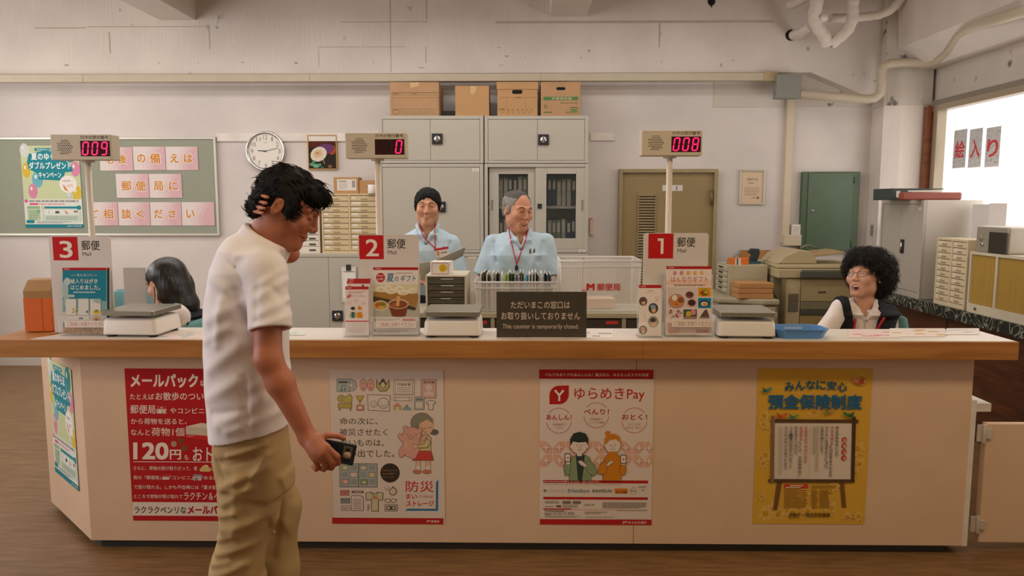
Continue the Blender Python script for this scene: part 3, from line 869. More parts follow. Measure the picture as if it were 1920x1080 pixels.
A.rrect(228, 750, 372, 776, 5, '#c8452c', 3); A.small(262, 753, 344, 762, 1, '#e6d2b4', .8, 4, 1); A.small(236, 764, 362, 773, 1, '#e6d2b4', .8, 4, 2)
A.small(228, 782, 372, 896, 9, '#9a7030', .45, 3, 3); A.small(392, 754, 540, 774, 2, '#a4793a', .5, 3, 4)
for i in range(8):
    A.small(392, 782 + i * 14, 436, 792 + i * 14, 1, '#9a7030', .75, 3, i); A.small(442, 782 + i * 14, 516, 792 + i * 14, 1, '#9a7030', .75, 3, i + 20)
A.small(256, 952, 330, 956, 1, '#9a7030', .7, 3, 7); A.small(594, 952, 660, 956, 1, '#9a7030', .7, 3, 8)
A.part = 'bird_drawings'
def bird(u, v, s_, body, wing, flip=1):
    A.ell(u, v, 26 * s_, 10 * s_, body, 5, rot=-.35 * flip); A.circ(u + 22 * s_ * flip, v - 12 * s_, 9 * s_, body, 5); A.poly([(u + 29 * s_ * flip, v - 15 * s_), (u + 42 * s_ * flip, v - 14 * s_), (u + 29 * s_ * flip, v - 10 * s_)], wing, 6)
    A.poly([(u - 6 * s_ * flip, v - 2 * s_), (u - 42 * s_ * flip, v - 26 * s_), (u - 30 * s_ * flip, v + 2 * s_), (u - 46 * s_ * flip, v + 16 * s_), (u + 4 * s_ * flip, v + 8 * s_)], wing, 6)
bird(118, 190, .8, '#3f8f8a', '#2d6c73'); bird(652, 138, 1.0, '#c9776d', '#a8402f', -1); bird(208, 342, .9, '#d9633a', '#b84a2c'); bird(278, 346, .75, '#5a9a66', '#3f7f58'); bird(488, 314, .85, '#c98a4a', '#7a8a3a'); bird(598, 334, .95, '#3f7a50', '#2f6242', -1)
A.build(t)


# ---- summer campaign poster: one on the slanted end panel, one on the notice board
def campaign(t, W, H):
    A = Art(0, 0, 100, 141.4, W, H)
    A.part = 'balloon_drawings'
    A.rect(0, 0, 100, 141.4, '#c9d0a2', 0)
    for (u, v, a, b, c) in ((7, 8, 8, 12, '#d3d6cc'), (84, 14, 11, 15, '#2f8f95'), (8, 42, 7, 13, '#d9b73a'), (26, 58, 9.5, 14, '#6fb4be'), (92, 40, 8.5, 13, '#d98aa6'), (17, 78, 8, 13, '#d48aa2'), (92, 82, 8, 14, '#d9b93f'), (80, 88, 6, 9, '#c9cbc0')):
        A.ell(u, v, a, b, c, 1); A.ell(u - a * .3, v - b * .35, a * .22, b * .25, '#e8ebe0', 2)
    A.part = 'lettering'
    TE = '#1d8793'
    A.rrect(24, 4, 62, 9.5, 2.6, TE, 3); A.text('期間限定 抽選', 28, 5.2, 58, 8.4, '#d8ebe6', 0, 4)
    A.poly([(14, 14), (40, 9), (72, 12), (74, 24), (86, 34), (88, 44), (74, 46), (70, 60), (28, 58), (28, 48), (12, 40), (10, 28)], TE, 3)
    A.text('夏のゆらほ', 18, 13, 70, 24.5, '#eef3ee', .03, 4); A.text('ダブルプレゼント', 13, 28, 85, 40, '#eef3ee', .03, 4); A.text('キャンペーン', 29, 45, 67, 55.5, '#eef3ee', .03, 4)
    A.circ(78, 66, 15, '#eee8e0', 3); A.text('（新登場！）', 69, 58.5, 87, 62, '#5a6a5a', 0, 4); A.text('しっかり', 71, 66, 86, 71, '#c0605a', .01, 4); A.poly([(68, 66), (74, 72), (78, 79), (72, 76)], '#d9832a', 4)
    A.part = 'information_panel'
    A.rect(0, 92, 100, 135, '#dde0d6', 4); A.circ(4, 95, 3, '#d8577f', 5); A.small(9, 93.5, 98, 97, 1, '#8f8a84', .8, 5, 1); A.small(9, 99, 96, 101.5, 1, '#d98aa0', .8, 5, 2); A.rect(10, 98.5, 24, 102, '#d8577f', 5)
    A.rrect(5, 104, 27, 129, 2, '#b9cba8', 5); A.rect(5, 104, 27, 108, '#8fb58a', 6); A.circ(24, 113, 2.8, '#6fae8a', 6); A.small(7, 111, 25, 128, 5, '#7f9a7a', .4, 6, 3)
    A.rrect(30, 104, 98, 131, 2, '#c9d6c4', 5); A.rect(33, 104.5, 92, 108, TE, 6); A.circ(94, 106.5, 4, TE, 6); A.circ(32, 106, 3, '#d8c98a', 6); A.rect(34, 110, 94, 119, '#e2e3da', 6)
    A.rect(53, 112.5, 60, 116.5, '#4f504a', 7); A.rect(85, 111.5, 92, 115, '#8f8a6a', 7); A.poly([(68, 111.5), (72, 113), (76, 117), (72, 117.5)], '#c98a6a', 7); A.line([(42, 111.5), (42, 117)], .8, '#8f8a84', 7)
    A.small(36, 121, 92, 128, 3, '#8fa08c', .4, 6, 4); A.rrect(2, 128, 16, 133.5, 2, TE, 6); A.small(20, 130, 82, 134, 2, '#8f9a96', .5, 6, 5)
    A.part = 'footer_band'
    A.rect(0, 135.5, 100, 141.4, '#1f7f8f', 5); A.text('JMゆらほ生命', 72, 137, 97, 140, '#dcebe8', .01, 6)
    A.build(t)


d = Vector((-.47, .45, 0)).normalized()
nrm = Vector((-.45, -.47, 0)).normalized()
pc = Vector((XP0, YC, 0)) + d * .325 + nrm * .003
z0 = at(120, 902, YC + .22).z
z1 = at(105, 682, YC + .22).z
t = thing('campaign_poster', 'green poster of coloured balloons on the slanted end panel of the counter', 'poster', (pc.x, pc.y, z0), math.atan2(-d.y, -d.x), 'green summer campaign posters')
hh = z1 - z0
sheet(t, 'sheet', '#c9d0a2', hh * .66, hh)
campaign(t, hh * .66, hh)

# ------------------------------------------------------------------ things on the counter
ACRYL = mat('#f4f4f4', .06, noise=0, alpha=.10)
ACRYE = mat('#ffffff', .15, noise=0, alpha=.45)
SIGNW = mat('#d9d0c9', .35, noise=.01)
RED = '#c41a1c'
HOUSE = mat('#cdbfa9', .5, noise=.02)

SEG = {'0': 'abcdef', '8': 'abcdefg', '9': 'abcdfg', ' ': ''}


def seg_digit(A, ch, u, v, w, h, on, off, sk=.16):
    t = h * .085
    xl, xr, yt, ym, yb_ = u, u + w, v, v + h / 2, v + h
    g = t * .35
    P = {'a': ((xl, yt), (xr, yt)), 'b': ((xr, yt), (xr, ym)), 'c': ((xr, ym), (xr, yb_)), 'd': ((xl, yb_), (xr, yb_)), 'e': ((xl, ym), (xl, yb_)), 'f': ((xl, yt), (xl, ym)), 'g': ((xl, ym), (xr, ym))}
    for k, (p, q) in P.items():
        p, q = Vector(p), Vector(q)
        d = (q - p).normalized()
        p, q = p + d * (g + t * .3), q - d * (g + t * .3)
        n = Vector((-d.y, d.x)) * t * .62
        pts = [p - d * t * .4, p + n, q + n, q + d * t * .4, q - n, p - n]
        A.poly([(x + sk * (yb_ - y), y) for x, y in pts], on if k in SEG[ch] else off, 2)


def queue_display(px, py_top, digits, label, ypole):
    """Call-number box on a post: px = left edge in the photo."""
    Y = 3.46
    x0, x1, z0, z1 = rc(px, py_top, px + 114, py_top + 48, Y)
    w, h = x1 - x0, z1 - z0
    pxm = px + 58
    t = thing('queue_display', label, 'display', ((x0 + x1) / 2, Y, ZT), 0, 'call number displays above the counter')
    b = z0 - ZT
    hs = MB().box(-w / 2, w / 2, 0, .075, b, b + h).build('housing', HOUSE, t, bevel=.004)
    MB().cyl((.0, .045, b - .008), (0, .045, b), .03).build('bracket', HOUSE, t)
    MB().cyl((0, .045, 0), (0, .045, b - .004), .0135, 20).build('post', mat('#ded2c4', .4, noise=0), t)
    MB().lathe([(.0, .004), (.045, .004), (.048, 0)], (0, .045, 0)).build('post_foot', HOUSE, t)
    A = Art(0, 0, 114, 48, w, h, y=-.0005)
    A.part = 'speaker_grille'
    for r in range(9):
        y = 11 + r * 3.15
        hw = math.sqrt(max(0, 15.2 ** 2 - (y - 24) ** 2))
        x = 27 - math.floor(hw / 4.4) * 4.4 + (2.2 if r % 2 else 0)
        while x < 27 + hw - 1:
            A.ell(x, y, 1.7, .75, '#3a332b', 1, 10)
            x += 4.4
    A.part = 'lettering'
    A.text('只今の受付番号', 57, 2.2, 109, 8.6, '#4a4238')
    A.part = 'screen'
    A.rect(56, 12, 111, 41, '#3a0d0d' if '9' in digits or '8' in digits else '#2a1512', 1)
    for name, (mb, cols) in A.parts().items():
        o = link(name, mb.mesh_flat(name), [paper(c) for c in cols], t)
        o.location = (0, 0, b)
    A2 = Art(0, 0, 114, 48, w, h, y=-.0008)
    A2.part = 'digits'
    for i, ch in enumerate(digits):
        seg_digit(A2, ch, 59.2 + i * 17.6, 15, 9.6, 23, '#ff2a5a', '#4a1010', .13)
    mb, cols = A2.parts()['digits']
    o = link('digits', mb.mesh_flat('digits'), [mat('#ff1a5e', .5, noise=0, emit=1.7) if c == '#ff2a5a' else paper(c) for c in cols], hs)
    o.location = (0, -.001, b)
    return t


queue_display(95, 252, '009', 'red 009 call number box on a post behind counter three', 0)
queue_display(647, 249, '  0', 'call number box showing a single red 0 behind counter two', 0)
queue_display(1203, 244, '008', 'red 008 call number box on a post behind counter one', 0)


def counter_sign(x0, y0, x1, num, nx0, ny0, nx1, ny1, label):
    Y = 3.40
    a, b, _, z1 = rc(x0, y0, x1, y0 + 10, Y)
    z1 = at((x0 + x1) / 2, y0, Y).z
    w, h = b - a, z1 - ZT
    t = thing('counter_sign', label, 'sign', ((a + b) / 2, Y, ZT), 0, 'white numbered counter signs')
    r = .012
    pts = [(-w / 2, 0), (w / 2, 0)] + [(w / 2 - r + r * math.cos(q), h - r + r * math.sin(q)) for q in (0, .5, 1.05, PI / 2)] + [(-w / 2 + r + r * math.cos(q), h - r + r * math.sin(q)) for q in (PI / 2, 2.1, 2.64, PI)]
    MB().prism(pts, 0, .006, 'y').build('panel', SIGNW, t)
    MB().box(-w / 2, w / 2, .006, .03, 0, .004).build('foot', SIGNW, t)
    sc = (x1 - x0) / w
    A = Art(x0, y0, x1, y0 + h * sc, w, h, y=-.0002)
    A.part = 'number_square'
    A.rect(nx0, ny0, nx1, ny1, RED, 1)
    A.part = 'numeral'
    if num == '1':
        q = (nx0 + nx1) / 2
        A.poly([(q + .5, ny0 + 9), (q + 5, ny0 + 9), (q + 5, ny0 + 38), (q - .2, ny0 + 38), (q - .2, ny0 + 13.6), (q - 6, ny0 + 13.6), (q - 6, ny0 + 9)], '#efe4da', 2)
    else:
        A.text(num, nx0 + 13, ny0 + 8, nx0 + 36, ny0 + 39, '#efe4da', .016, 2)
    A.part = 'lettering'
    A.text('郵便', nx1 + 7, ny0 + 7, nx1 + 41, ny0 + 25, '#3a3631', .012, 1)
    A.text('Mail', nx1 + 8, ny0 + 28.5, nx1 + 24, ny0 + 35.5, '#3a3631', 0, 1)
    A.build(t)
    return t


counter_sign(91, 443, 206, '3', 98, 444, 145, 488, 'white counter sign with a red square numbered 3')
counter_sign(671, 440, 785, '2', 673, 441, 719, 486, 'white counter sign with a red square numbered 2')
counter_sign(1207, 437, 1329, '1', 1216, 438, 1263, 485, 'white counter sign with a red square numbered 1')


def holder(name, label, x0, x1, ytop, Y, strip=None, group=None, lean=.10):
    """Clear acrylic leaflet stand; returns the thing, its width, the sheet height and a function that places a sheet inside."""
    a, b, _, _ = rc(x0, 560, x1, 620, Y)
    zt = at((x0 + x1) / 2, ytop, Y).z
    w, h = b - a, zt - ZT
    t = thing(name, label, 'stand', ((a + b) / 2, Y, ZT), 0, group)
    g = MB()
    g.prism([(0, .004), (.003, .004), (.003 + lean * h * .9, h * .9), (lean * h * .9, h * .9)], -w / 2 - .004, w / 2 + .004, 'x')   # back plate (y,z)
    g.box(-w / 2 - .004, w / 2 + .004, -.028, .06, 0, .004)
    g.build('back_plate', ACRYL, t)
    MB().box(-w / 2 - .004, w / 2 + .004, -.028, -.025, .004, h * .30).build('front_lip', ACRYL, t)
    e = MB()
    for sx in (-1, 1):
        e.tube([(sx * (w / 2 + .004), -.0265, .002), (sx * (w / 2 + .004), -.0265, h * .30)], .0012, 6)
        e.tube([(sx * (w / 2 + .004), .002, .002), (sx * (w / 2 + .004), lean * h * .9, h * .9)], .0012, 6)
    e.build('edge', ACRYE, t)
    return t, w, h


def leaflet(st, w, h, label, u0, v0, u1, v1, draw, back=0, dx=0.0, dz=.006, name='brochure', group=None, thick=.004):
    """A printed sheet leaning in stand st. back = how many sheets behind the first."""
    o = thing(name, label, 'brochure', st.location + Vector((dx, -.005 - .0 + back * .006, dz)), 0, group)
    o.rotation_euler = (-.10, 0, 0)
    box('pages', paper('#e8ddd6'), -w / 2, w / 2, -thick, 0, 0, h, o)
    A = Art(u0, v0, u1, v1, w, h, y=-thick)
    draw(A)
    A.build(o)
    return o


def strip(st, x0, x1, y0, y1, Y):
    """The 'please take one' label stuck across the front of a stand."""
    a, b, z0, z1 = rc(x0, y0, x1, y1, Y)
    A = Art(x0, y0, x1, y1, b - a, z1 - z0, y=-.0005)
    A.part = 'take_one_label'
    A.rect(x0, y0, x1, y1, '#e6dad0', 0)
    A.text('ご自由にお取りください', x0 + 5, y0 + 2.5, x1 - 4, y1 - 2.2, '#a3483f', 0, 1)
    mb, cols = A.parts()['take_one_label']
    o = link('take_one_label', mb.mesh_flat('take_one_label'), [paper(c) for c in cols], st)
    o.location = ((a + b) / 2 - st.location.x, -.0295, z0 - ZT)


YS = 3.34
# ---- counter three: picture postcard brochure
def draw_postcards(A):
    A.part = 'print'
    A.rect(117, 505, 201, 625, '#1d7f95', 0)
    A.rect(117, 505, 201, 509.5, '#b01c20', 1); A.text('JM郵便局', 120, 506.2, 130, 508.6, '#efe4da', 0, 2)
    A.poly([(117, 570), (130, 562), (160, 560), (201, 566), (201, 600), (117, 600)], '#7fa6a2', 1)
    A.ell(122, 545, 6, 18, '#a9bfbb', 1); A.ell(126, 530, 6, 7, '#b9cac6', 1); A.ell(124, 566, 6, 10, '#9fb9b2', 1)
    A.rect(117, 585, 201, 604, '#c8c4b6', 2)
    A.poly([(117, 612), (201, 612), (201, 625), (117, 625)], '#a9772f', 3)
    r = random.Random(3)
    for i in range(150):
        A.circ(118 + 82 * r.random(), 613 + 11.5 * r.random(), .6 + .7 * r.random(), r.choice(['#d99a2a', '#8a5a1f', '#5a3b17', '#c6842a', '#e0b04a', '#6d3b20']), 4)
    for (u, cs) in ((123, 1), (147, 2), (170, 3)):
        A.rect(u, 561.5, u + 20, 591, '#dcd8ce', 4); A.line([(u, 561.5), (u + 20, 561.5), (u + 20, 591), (u, 591)], .4, '#b9b4a6', 5, True)
    A.circ(138, 580, 1.9, '#d8a319', 6); A.circ(141, 584.5, 2, '#d8a319', 6); A.circ(137, 586, 1.4, '#c38c17', 6); A.line([(138, 581), (136, 588)], .5, '#6b7d3b', 6)
    A.vtext('、、', 151, 564, 570, 2, '#4a4a48', lv=6); A.circ(164, 585, 2.8, '#a7aaa2', 6); A.circ(164, 585, 1.6, '#4c534f', 6)
    A.ell(182, 585.5, 7, 4, '#d8b32b', 6); A.ell(182, 583, 3.6, 2, '#6d8a3b', 6); A.poly([(173, 563), (189, 562), (189, 570), (178, 568)], '#9db5b1', 6)
    A.rect(125, 593, 168, 600, '#d9d4c8', 4); A.rect(148, 595.5, 156, 598.5, '#3d4c49', 5); A.ell(182, 601, 8, 8, '#d8912a', 4); A.circ(182, 601, 4, '#5a3515', 5)
    A.rect(126, 554, 140, 558.5, '#c9d3cd', 5); A.text('絵はがき', 127.5, 555, 138, 557.6, '#5b7f86', 0, 6)
    A.text('夏のごあいさつ', 145, 516, 175, 520.5, '#e8ecea', 0, 6)
    A.line([(133, 518.5), (143, 518.5)], .5, '#dfe6e4', 6); A.line([(177, 518.5), (184, 518.5)], .5, '#dfe6e4', 6)
    A.text('絵入りはがき', 133, 525, 184, 533.5, '#eef0ec', .012, 6)
    A.text('はじめました。', 133, 536.5, 189, 545, '#eef0ec', .012, 6)
    A.small(138, 548, 182, 551, 1, '#c7dadb', .7, 6)


st3, w3, h3 = holder('brochure_stand', 'clear leaflet stand at the white sign numbered 3', 117, 201, 505, YS, group='clear A4 leaflet stands')
w_, h_ = w3 - .004, h3
leaflet(st3, w_, h_, 'second blue brochure peeking out behind the postcard brochure at sign 3', 0, 0, 1, 1, lambda A: A.rect(0, .035, 1, 1, '#245d6d').rect(0, 0, 1, .035, '#9c1c1f'), 1, .011)
leaflet(st3, w_, h_, 'blue summer postcard brochure with sunflowers in the stand at sign 3', 117, 505, 201, 625, draw_postcards)
strip(st3, 121, 200, 601, 614, 3.31)


# ---- counter two: summer gift brochure
def draw_gift(A):
    A.part = 'print'
    A.rect(699, 504, 785, 625, '#e4d8ce', 0)
    A.rect(699, 504, 785, 509, '#b01c20', 1); A.text('JM郵便局', 703, 505.3, 714, 507.8, '#efe4da', 0, 2)
    A.circ(713, 522.5, 8.5, '#b51d22', 1); A.text('早めが', 706.5, 517, 719, 521.5, '#efe0d8', 0, 2); A.text('お得！', 706.5, 523, 719, 527.5, '#efe0d8', 0, 2)
    A.text('夏', 724, 515, 738, 530, '#2f6f8d', .02, 1, slant=.1); A.text('の', 739.5, 521, 747, 529, '#2f6f8d', .02, 1, slant=.1); A.text('ギフト', 751, 518, 780, 529.5, '#2f6f8d', .02, 1, slant=.1)
    A.small(742, 513, 775, 516, 1, '#b9aa9d', .7, 1)
    A.rect(699, 536, 785, 594, '#b3ad9c', 1)
    A.poly([(699, 536), (785, 534), (785, 548), (760, 556), (699, 552)], '#d8cda6', 2)
    A.poly([(699, 548), (785, 552), (785, 560), (782, 576), (752, 566), (699, 560)], '#a5783e', 3)
    A.poly([(699, 556), (750, 566), (782, 577), (778, 582), (699, 566)], '#4d3d24', 4)
    for (u, v, rx) in ((713, 543, 9), (733, 547, 10), (756, 549, 11), (727, 541, 7), (749, 542, 8), (773, 546, 7)):
        A.ell(u, v, rx, 5.2, '#e9dfc6', 5); A.ell(u + 1, v + 1.2, rx * .6, 2.6, '#d8caa6', 6)
    A.ell(713, 573, 14.5, 9.5, '#d6c3a0', 5); A.ell(713, 572.5, 12, 7, '#b98a3b', 6); A.ell(709, 572, 5, 4, '#bd5a2a', 7); A.ell(717, 570.5, 5, 3.6, '#6f7d33', 7); A.ell(714, 576, 6, 2.4, '#dba545', 7)
    A.poly([(727, 570), (767, 570), (761, 592), (750, 594), (735, 592)], '#7d4022', 7)
    A.ell(747, 570, 20, 9, '#c7b39b', 8); A.ell(747, 570.5, 17.5, 7.2, '#8d4a25', 9); A.ell(742, 572, 8, 3.5, '#a8612f', 10); A.poly([(744, 556), (751, 556), (748, 574), (743, 574)], '#d9a46a', 10)
    A.rect(699, 594, 785, 625, '#ded3c8', 11)
    A.small(706, 596.5, 751, 600, 2, '#9c968c', .6, 12); A.rect(755, 596.5, 779, 601, '#c4736a', 12); A.rect(701, 595.5, 704, 602, '#4a8088', 12)
    A.small(706, 617, 765, 622, 2, '#9c968c', .6, 12); A.rect(701, 616, 704, 620, '#4a8088', 12)


st2, w2, h2 = holder('brochure_stand', 'clear leaflet stand at the white sign numbered 2', 699, 785, 504, YS, group='clear A4 leaflet stands')
leaflet(st2, w2 - .004, h2, 'summer gift brochure with dumplings and a bowl in the stand at sign 2', 699, 504, 785, 625, draw_gift)
strip(st2, 705, 780, 602, 614.5, 3.31)


# ---- counter one: food gift brochure
def draw_hannari(A):
    A.part = 'print'
    A.rect(1248, 502, 1335, 622, '#ead9d2', 0)
    A.rect(1248, 502, 1335, 507, '#b01c20', 1); A.text('JM郵便局', 1252, 503.3, 1263, 505.8, '#efe4da', 0, 2)
    for i, c in enumerate(('#c9698f', '#c9698f', '#dd9a34', '#e0a63c', '#e0a63c')):
        A.circ(1264.5 + 12.8 * i, 514, 3.5, c, 1); A.text('新着', 1262.3 + 12.8 * i, 512.9, 1266.7 + 12.8 * i, 515.2, '#f2e6e0', 0, 2)
    A.poly([(1248, 527), (1335, 526), (1335, 536), (1248, 534)], '#e8c5b4', 1)
    A.text('はんなりギフト', 1257, 519.5, 1328, 529.5, '#c0453a', .004, 2)
    A.small(1263, 533, 1325, 537, 1, '#a98b80', .75, 2)
    A.rect(1252, 539, 1308, 575, '#d9c8c4', 2)
    A.ell(1268, 563, 16, 13, '#b98f8d', 3); A.ell(1268, 562, 13, 10, '#c98450', 4); A.circ(1264, 557, 5, '#e8dfd2', 5); A.ell(1276, 561, 6, 5, '#8f5630', 5); A.circ(1268, 568, 5, '#d98a2f', 5); A.circ(1268, 568, 2, '#b8431f', 6)
    A.ell(1293, 552, 8, 6, '#8a5050', 3); A.ell(1293, 550.5, 6.5, 4, '#5d3a33', 4)
    A.ell(1297, 566, 10, 8, '#cfa9a3', 3); A.ell(1297, 565.5, 7.4, 5.6, '#4a2a24', 4)
    A.rect(1309, 539, 1334, 555, '#e09a26', 2); A.ell(1321, 548, 8, 5.5, '#7d5a2a', 3); A.ell(1321, 545, 6, 4.5, '#8f9d33', 4); A.ell(1318, 547, 3, 2.5, '#c23a22', 5); A.ell(1325, 547.5, 3, 2.2, '#d9b13a', 5)
    A.rect(1309, 557, 1334, 575, '#1f83ad', 2); A.ell(1321, 567, 10, 6, '#2f3335', 3); A.ell(1321, 567.5, 7, 4, '#d8cfa6', 4); A.ell(1322, 568, 4, 2, '#b98a4a', 5)
    A.rect(1252, 577, 1280, 594, '#d9cfc9', 2)
    r = random.Random(5)
    for i in range(26):
        A.ell(1254 + 24 * r.random(), 579 + 13 * r.random(), 2.6, 1.7, r.choice(['#c2435d', '#d98a9a', '#e8dcd6', '#7f9a6a']), 3, 10)
    A.rect(1281, 577, 1307, 594, '#4c5a48', 2); A.ell(1291, 586, 5, 6, '#c9b13a', 3); A.ell(1300, 582, 5, 5, '#d58a9a', 3); A.rect(1283, 589, 1305, 594, '#8a4a30', 3)
    A.poly([(1311, 593), (1315, 587), (1322, 578), (1326, 577), (1331, 590), (1330, 593)], '#6a4a44', 3)
    A.small(1290, 595, 1330, 598, 1, '#b9a79d', .6, 2)
    A.rect(1250, 600, 1335, 619, '#d8b5a9', 1); A.rect(1252, 600, 1272, 619, '#cf9a94', 2); A.circ(1258, 616, 3, '#cf8a2a', 3); A.rect(1305, 612, 1330, 618, '#b86a5f', 2)
    A.small(1255, 620, 1310, 622, 1, '#b9a79d', .6, 2)


st1, w1_, h1_ = holder('brochure_stand', 'clear leaflet stand at the white sign numbered 1', 1248, 1335, 502, YS, group='clear A4 leaflet stands')
leaflet(st1, w1_ - .004, h1_, 'pink and orange food gift brochure in the stand at sign 1', 1248, 502, 1335, 622, draw_hannari)
strip(st1, 1260, 1337, 600, 613, 3.31)


# ---- slim leaflets
def duo(A, s, u, v, lv=3):
    """Small printed couple: s = height of a figure in units, (u, v) = top centre between the two."""
    for k, (du, hair, coat) in enumerate(((-.62, '#2f3a38', '#7f9a7a'), (.62, '#d98a1f', '#d98a1f'))):
        c = u + du * s
        A.rrect(c - .52 * s, v + .9 * s, c + .52 * s, v + 2.0 * s, .3 * s, coat, lv)
        if k == 0:
            A.poly([(c - .15 * s, v + .85 * s), (c + .15 * s, v + .85 * s), (c + .1 * s, v + 2 * s), (c - .1 * s, v + 2 * s)], '#35403f', lv + 1)
        A.ell(c, v + .5 * s, .34 * s, .42 * s, '#ecdcd2', lv + 1)
        A.ell(c, v + .26 * s, .4 * s, .3 * s, hair, lv + 2)
        if k:
            A.circ(c - .1 * s, v - .08 * s, .14 * s, hair, lv + 2)
        A.ell(c - .5 * s if k == 0 else c + .5 * s, v + 1.1 * s, .12 * s, .2 * s, '#e6d8d0', lv + 3)


def draw_slim_pay(A):
    A.part = 'print'
    A.rect(648, 540, 690, 628, '#e6d9d4', 0); A.rect(648, 540, 690, 545.5, '#b8282c', 1); A.text('JM郵便局', 650.5, 541.5, 659, 544, '#efe4da', 0, 2)
    A.small(653, 548, 686, 553, 2, '#c98a86', .5, 1)
    A.poly([(651.5, 556), (655, 554.5), (658.5, 554.5), (658.5, 558), (655, 561), (651.5, 561)], '#bf2a30', 1); A.text('Y', 653.3, 556, 656.9, 559.6, '#f0e4de', .02, 2)
    A.text('ゆらめきPay', 660, 555.5, 684, 559.5, '#bf4a48', 0, 1)
    for u, v in ((655, 570), (668, 566), (681, 570)):
        A.arc(u, v, 4, 4, 0, 6.28, .35, '#d99a94', 1); A.line([(u - 3, v), (u + 3, v)], .8, '#cf7f7a', 1)
    duo(A, 10, 668, 577)
    A.rect(648, 602, 690, 603.8, '#bf3a3c', 9); A.small(652, 606, 687, 624, 6, '#c4b7b0', .4, 1, 4)


def draw_slim_photos(A):
    A.part = 'print'
    A.rect(1198, 537, 1240, 624, '#ecdfd8', 0); A.rect(1198, 537, 1240, 542.5, '#b8282c', 1); A.text('JM郵便局', 1201.5, 538.6, 1211, 541.2, '#efe4da', 0, 2)
    A.small(1214, 546, 1225, 548, 1, '#c98a86', .7, 1); A.text('このサービス', 1209, 549, 1231, 551.5, '#c98a86', 0, 1)
    A.line([(1229, 557), (1236, 557), (1236, 561), (1229, 561)], .5, '#c0574f', 1, True); A.line([(1228, 565), (1233, 562), (1234, 566), (1230, 563)], .6, '#c0574f', 1)
    for (u, v, r, c1, c2) in ((1206, 565, 7.6, '#5a5a44', '#7a3f4a'), (1225, 577, 9, '#4a4636', '#7fa0b4'), (1225, 600, 10, '#a59c94', '#4a443e'), (1206, 614, 7.6, '#54563c', '#c98a6a')):
        A.circ(u, v, r, c1, 2); A.ell(u + .6, v + r * .25, r * .45, r * .6, '#d8ab92', 3); A.ell(u - .5, v - r * .3, r * .55, r * .4, c2, 4)
    A.line([(1210, 572), (1217, 571)], .4, '#d9b7b0', 1); A.line([(1212, 611), (1218, 606)], .4, '#d9b7b0', 1)
    A.small(1208, 586, 1211, 600, 4, '#d9a8a2', .3, 1)


def slim_stand(label, x0, x1, ytop, Y):
    return holder('leaflet_stand', label, x0, x1, ytop, Y, group='slim clear leaflet stands')


sl2, wl2, hl2 = slim_stand('slim clear stand of red topped leaflets left of sign 2', 647, 691, 540, 3.32)
hh = wl2 * .985
for k, (bk, dz, dx) in enumerate(((2, .034, .008), (1, .024, .006))):
    leaflet(sl2, hh, hl2, ('rearmost' if k == 0 else 'middle') + ' red topped leaflet in the slim stand left of sign 2', 0, 0, 1, 1,
            lambda A: A.rect(0, 0, 1, 1, '#e2d5cd').rect(0, 0, 1, .055, '#b8282c', 1).text('JM郵便局', .06, .012, .28, .04, '#efe4da', 0, 2).rect(.05, .1, .18, .13, '#b8282c', 1).circ(.7, .14, .07, '#6d5f58', 1), bk, dx, dz + .006, thick=.002)
leaflet(sl2, hh, hl2, 'front leaflet with two cartoon figures in the slim stand left of sign 2', 648, 540, 690, 628, draw_slim_pay, thick=.002)
sl1, wl1, hl1 = slim_stand('slim clear stand with a photo leaflet left of sign 1', 1197.5, 1240.5, 537, 3.32)
leaflet(sl1, wl1 * .985, hl1, 'white leaflet with four round photographs left of sign 1', 1198, 537, 1240, 624, draw_slim_photos, thick=.002)


# ---- postal scales
def rounded_rect(w, d, r, n=5):
    pts = []
    for cx, cy, q in ((w / 2 - r, -d / 2 + r, -PI / 2), (w / 2 - r, d / 2 - r, 0), (-w / 2 + r, d / 2 - r, PI / 2), (-w / 2 + r, -d / 2 + r, PI)):
        for i in range(n):
            t = q + PI / 2 * i / (n - 1)
            pts.append((cx + r * math.cos(t), cy + r * math.sin(t)))
    return pts


def loft(mb, rings, m=0, smooth=True, cap=True):
    n = len(rings[0])
    v = [p for r in rings for p in r]
    f = []
    for i in range(len(rings) - 1):
        for k in range(n):
            k2 = (k + 1) % n
            f.append((i * n + k, i * n + k2, (i + 1) * n + k2, (i + 1) * n + k))
    if cap:
        f += [tuple(range(n - 1, -1, -1)), tuple((len(rings) - 1) * n + k for k in range(n))]
    mb.add(v, f, m, smooth)
    return mb


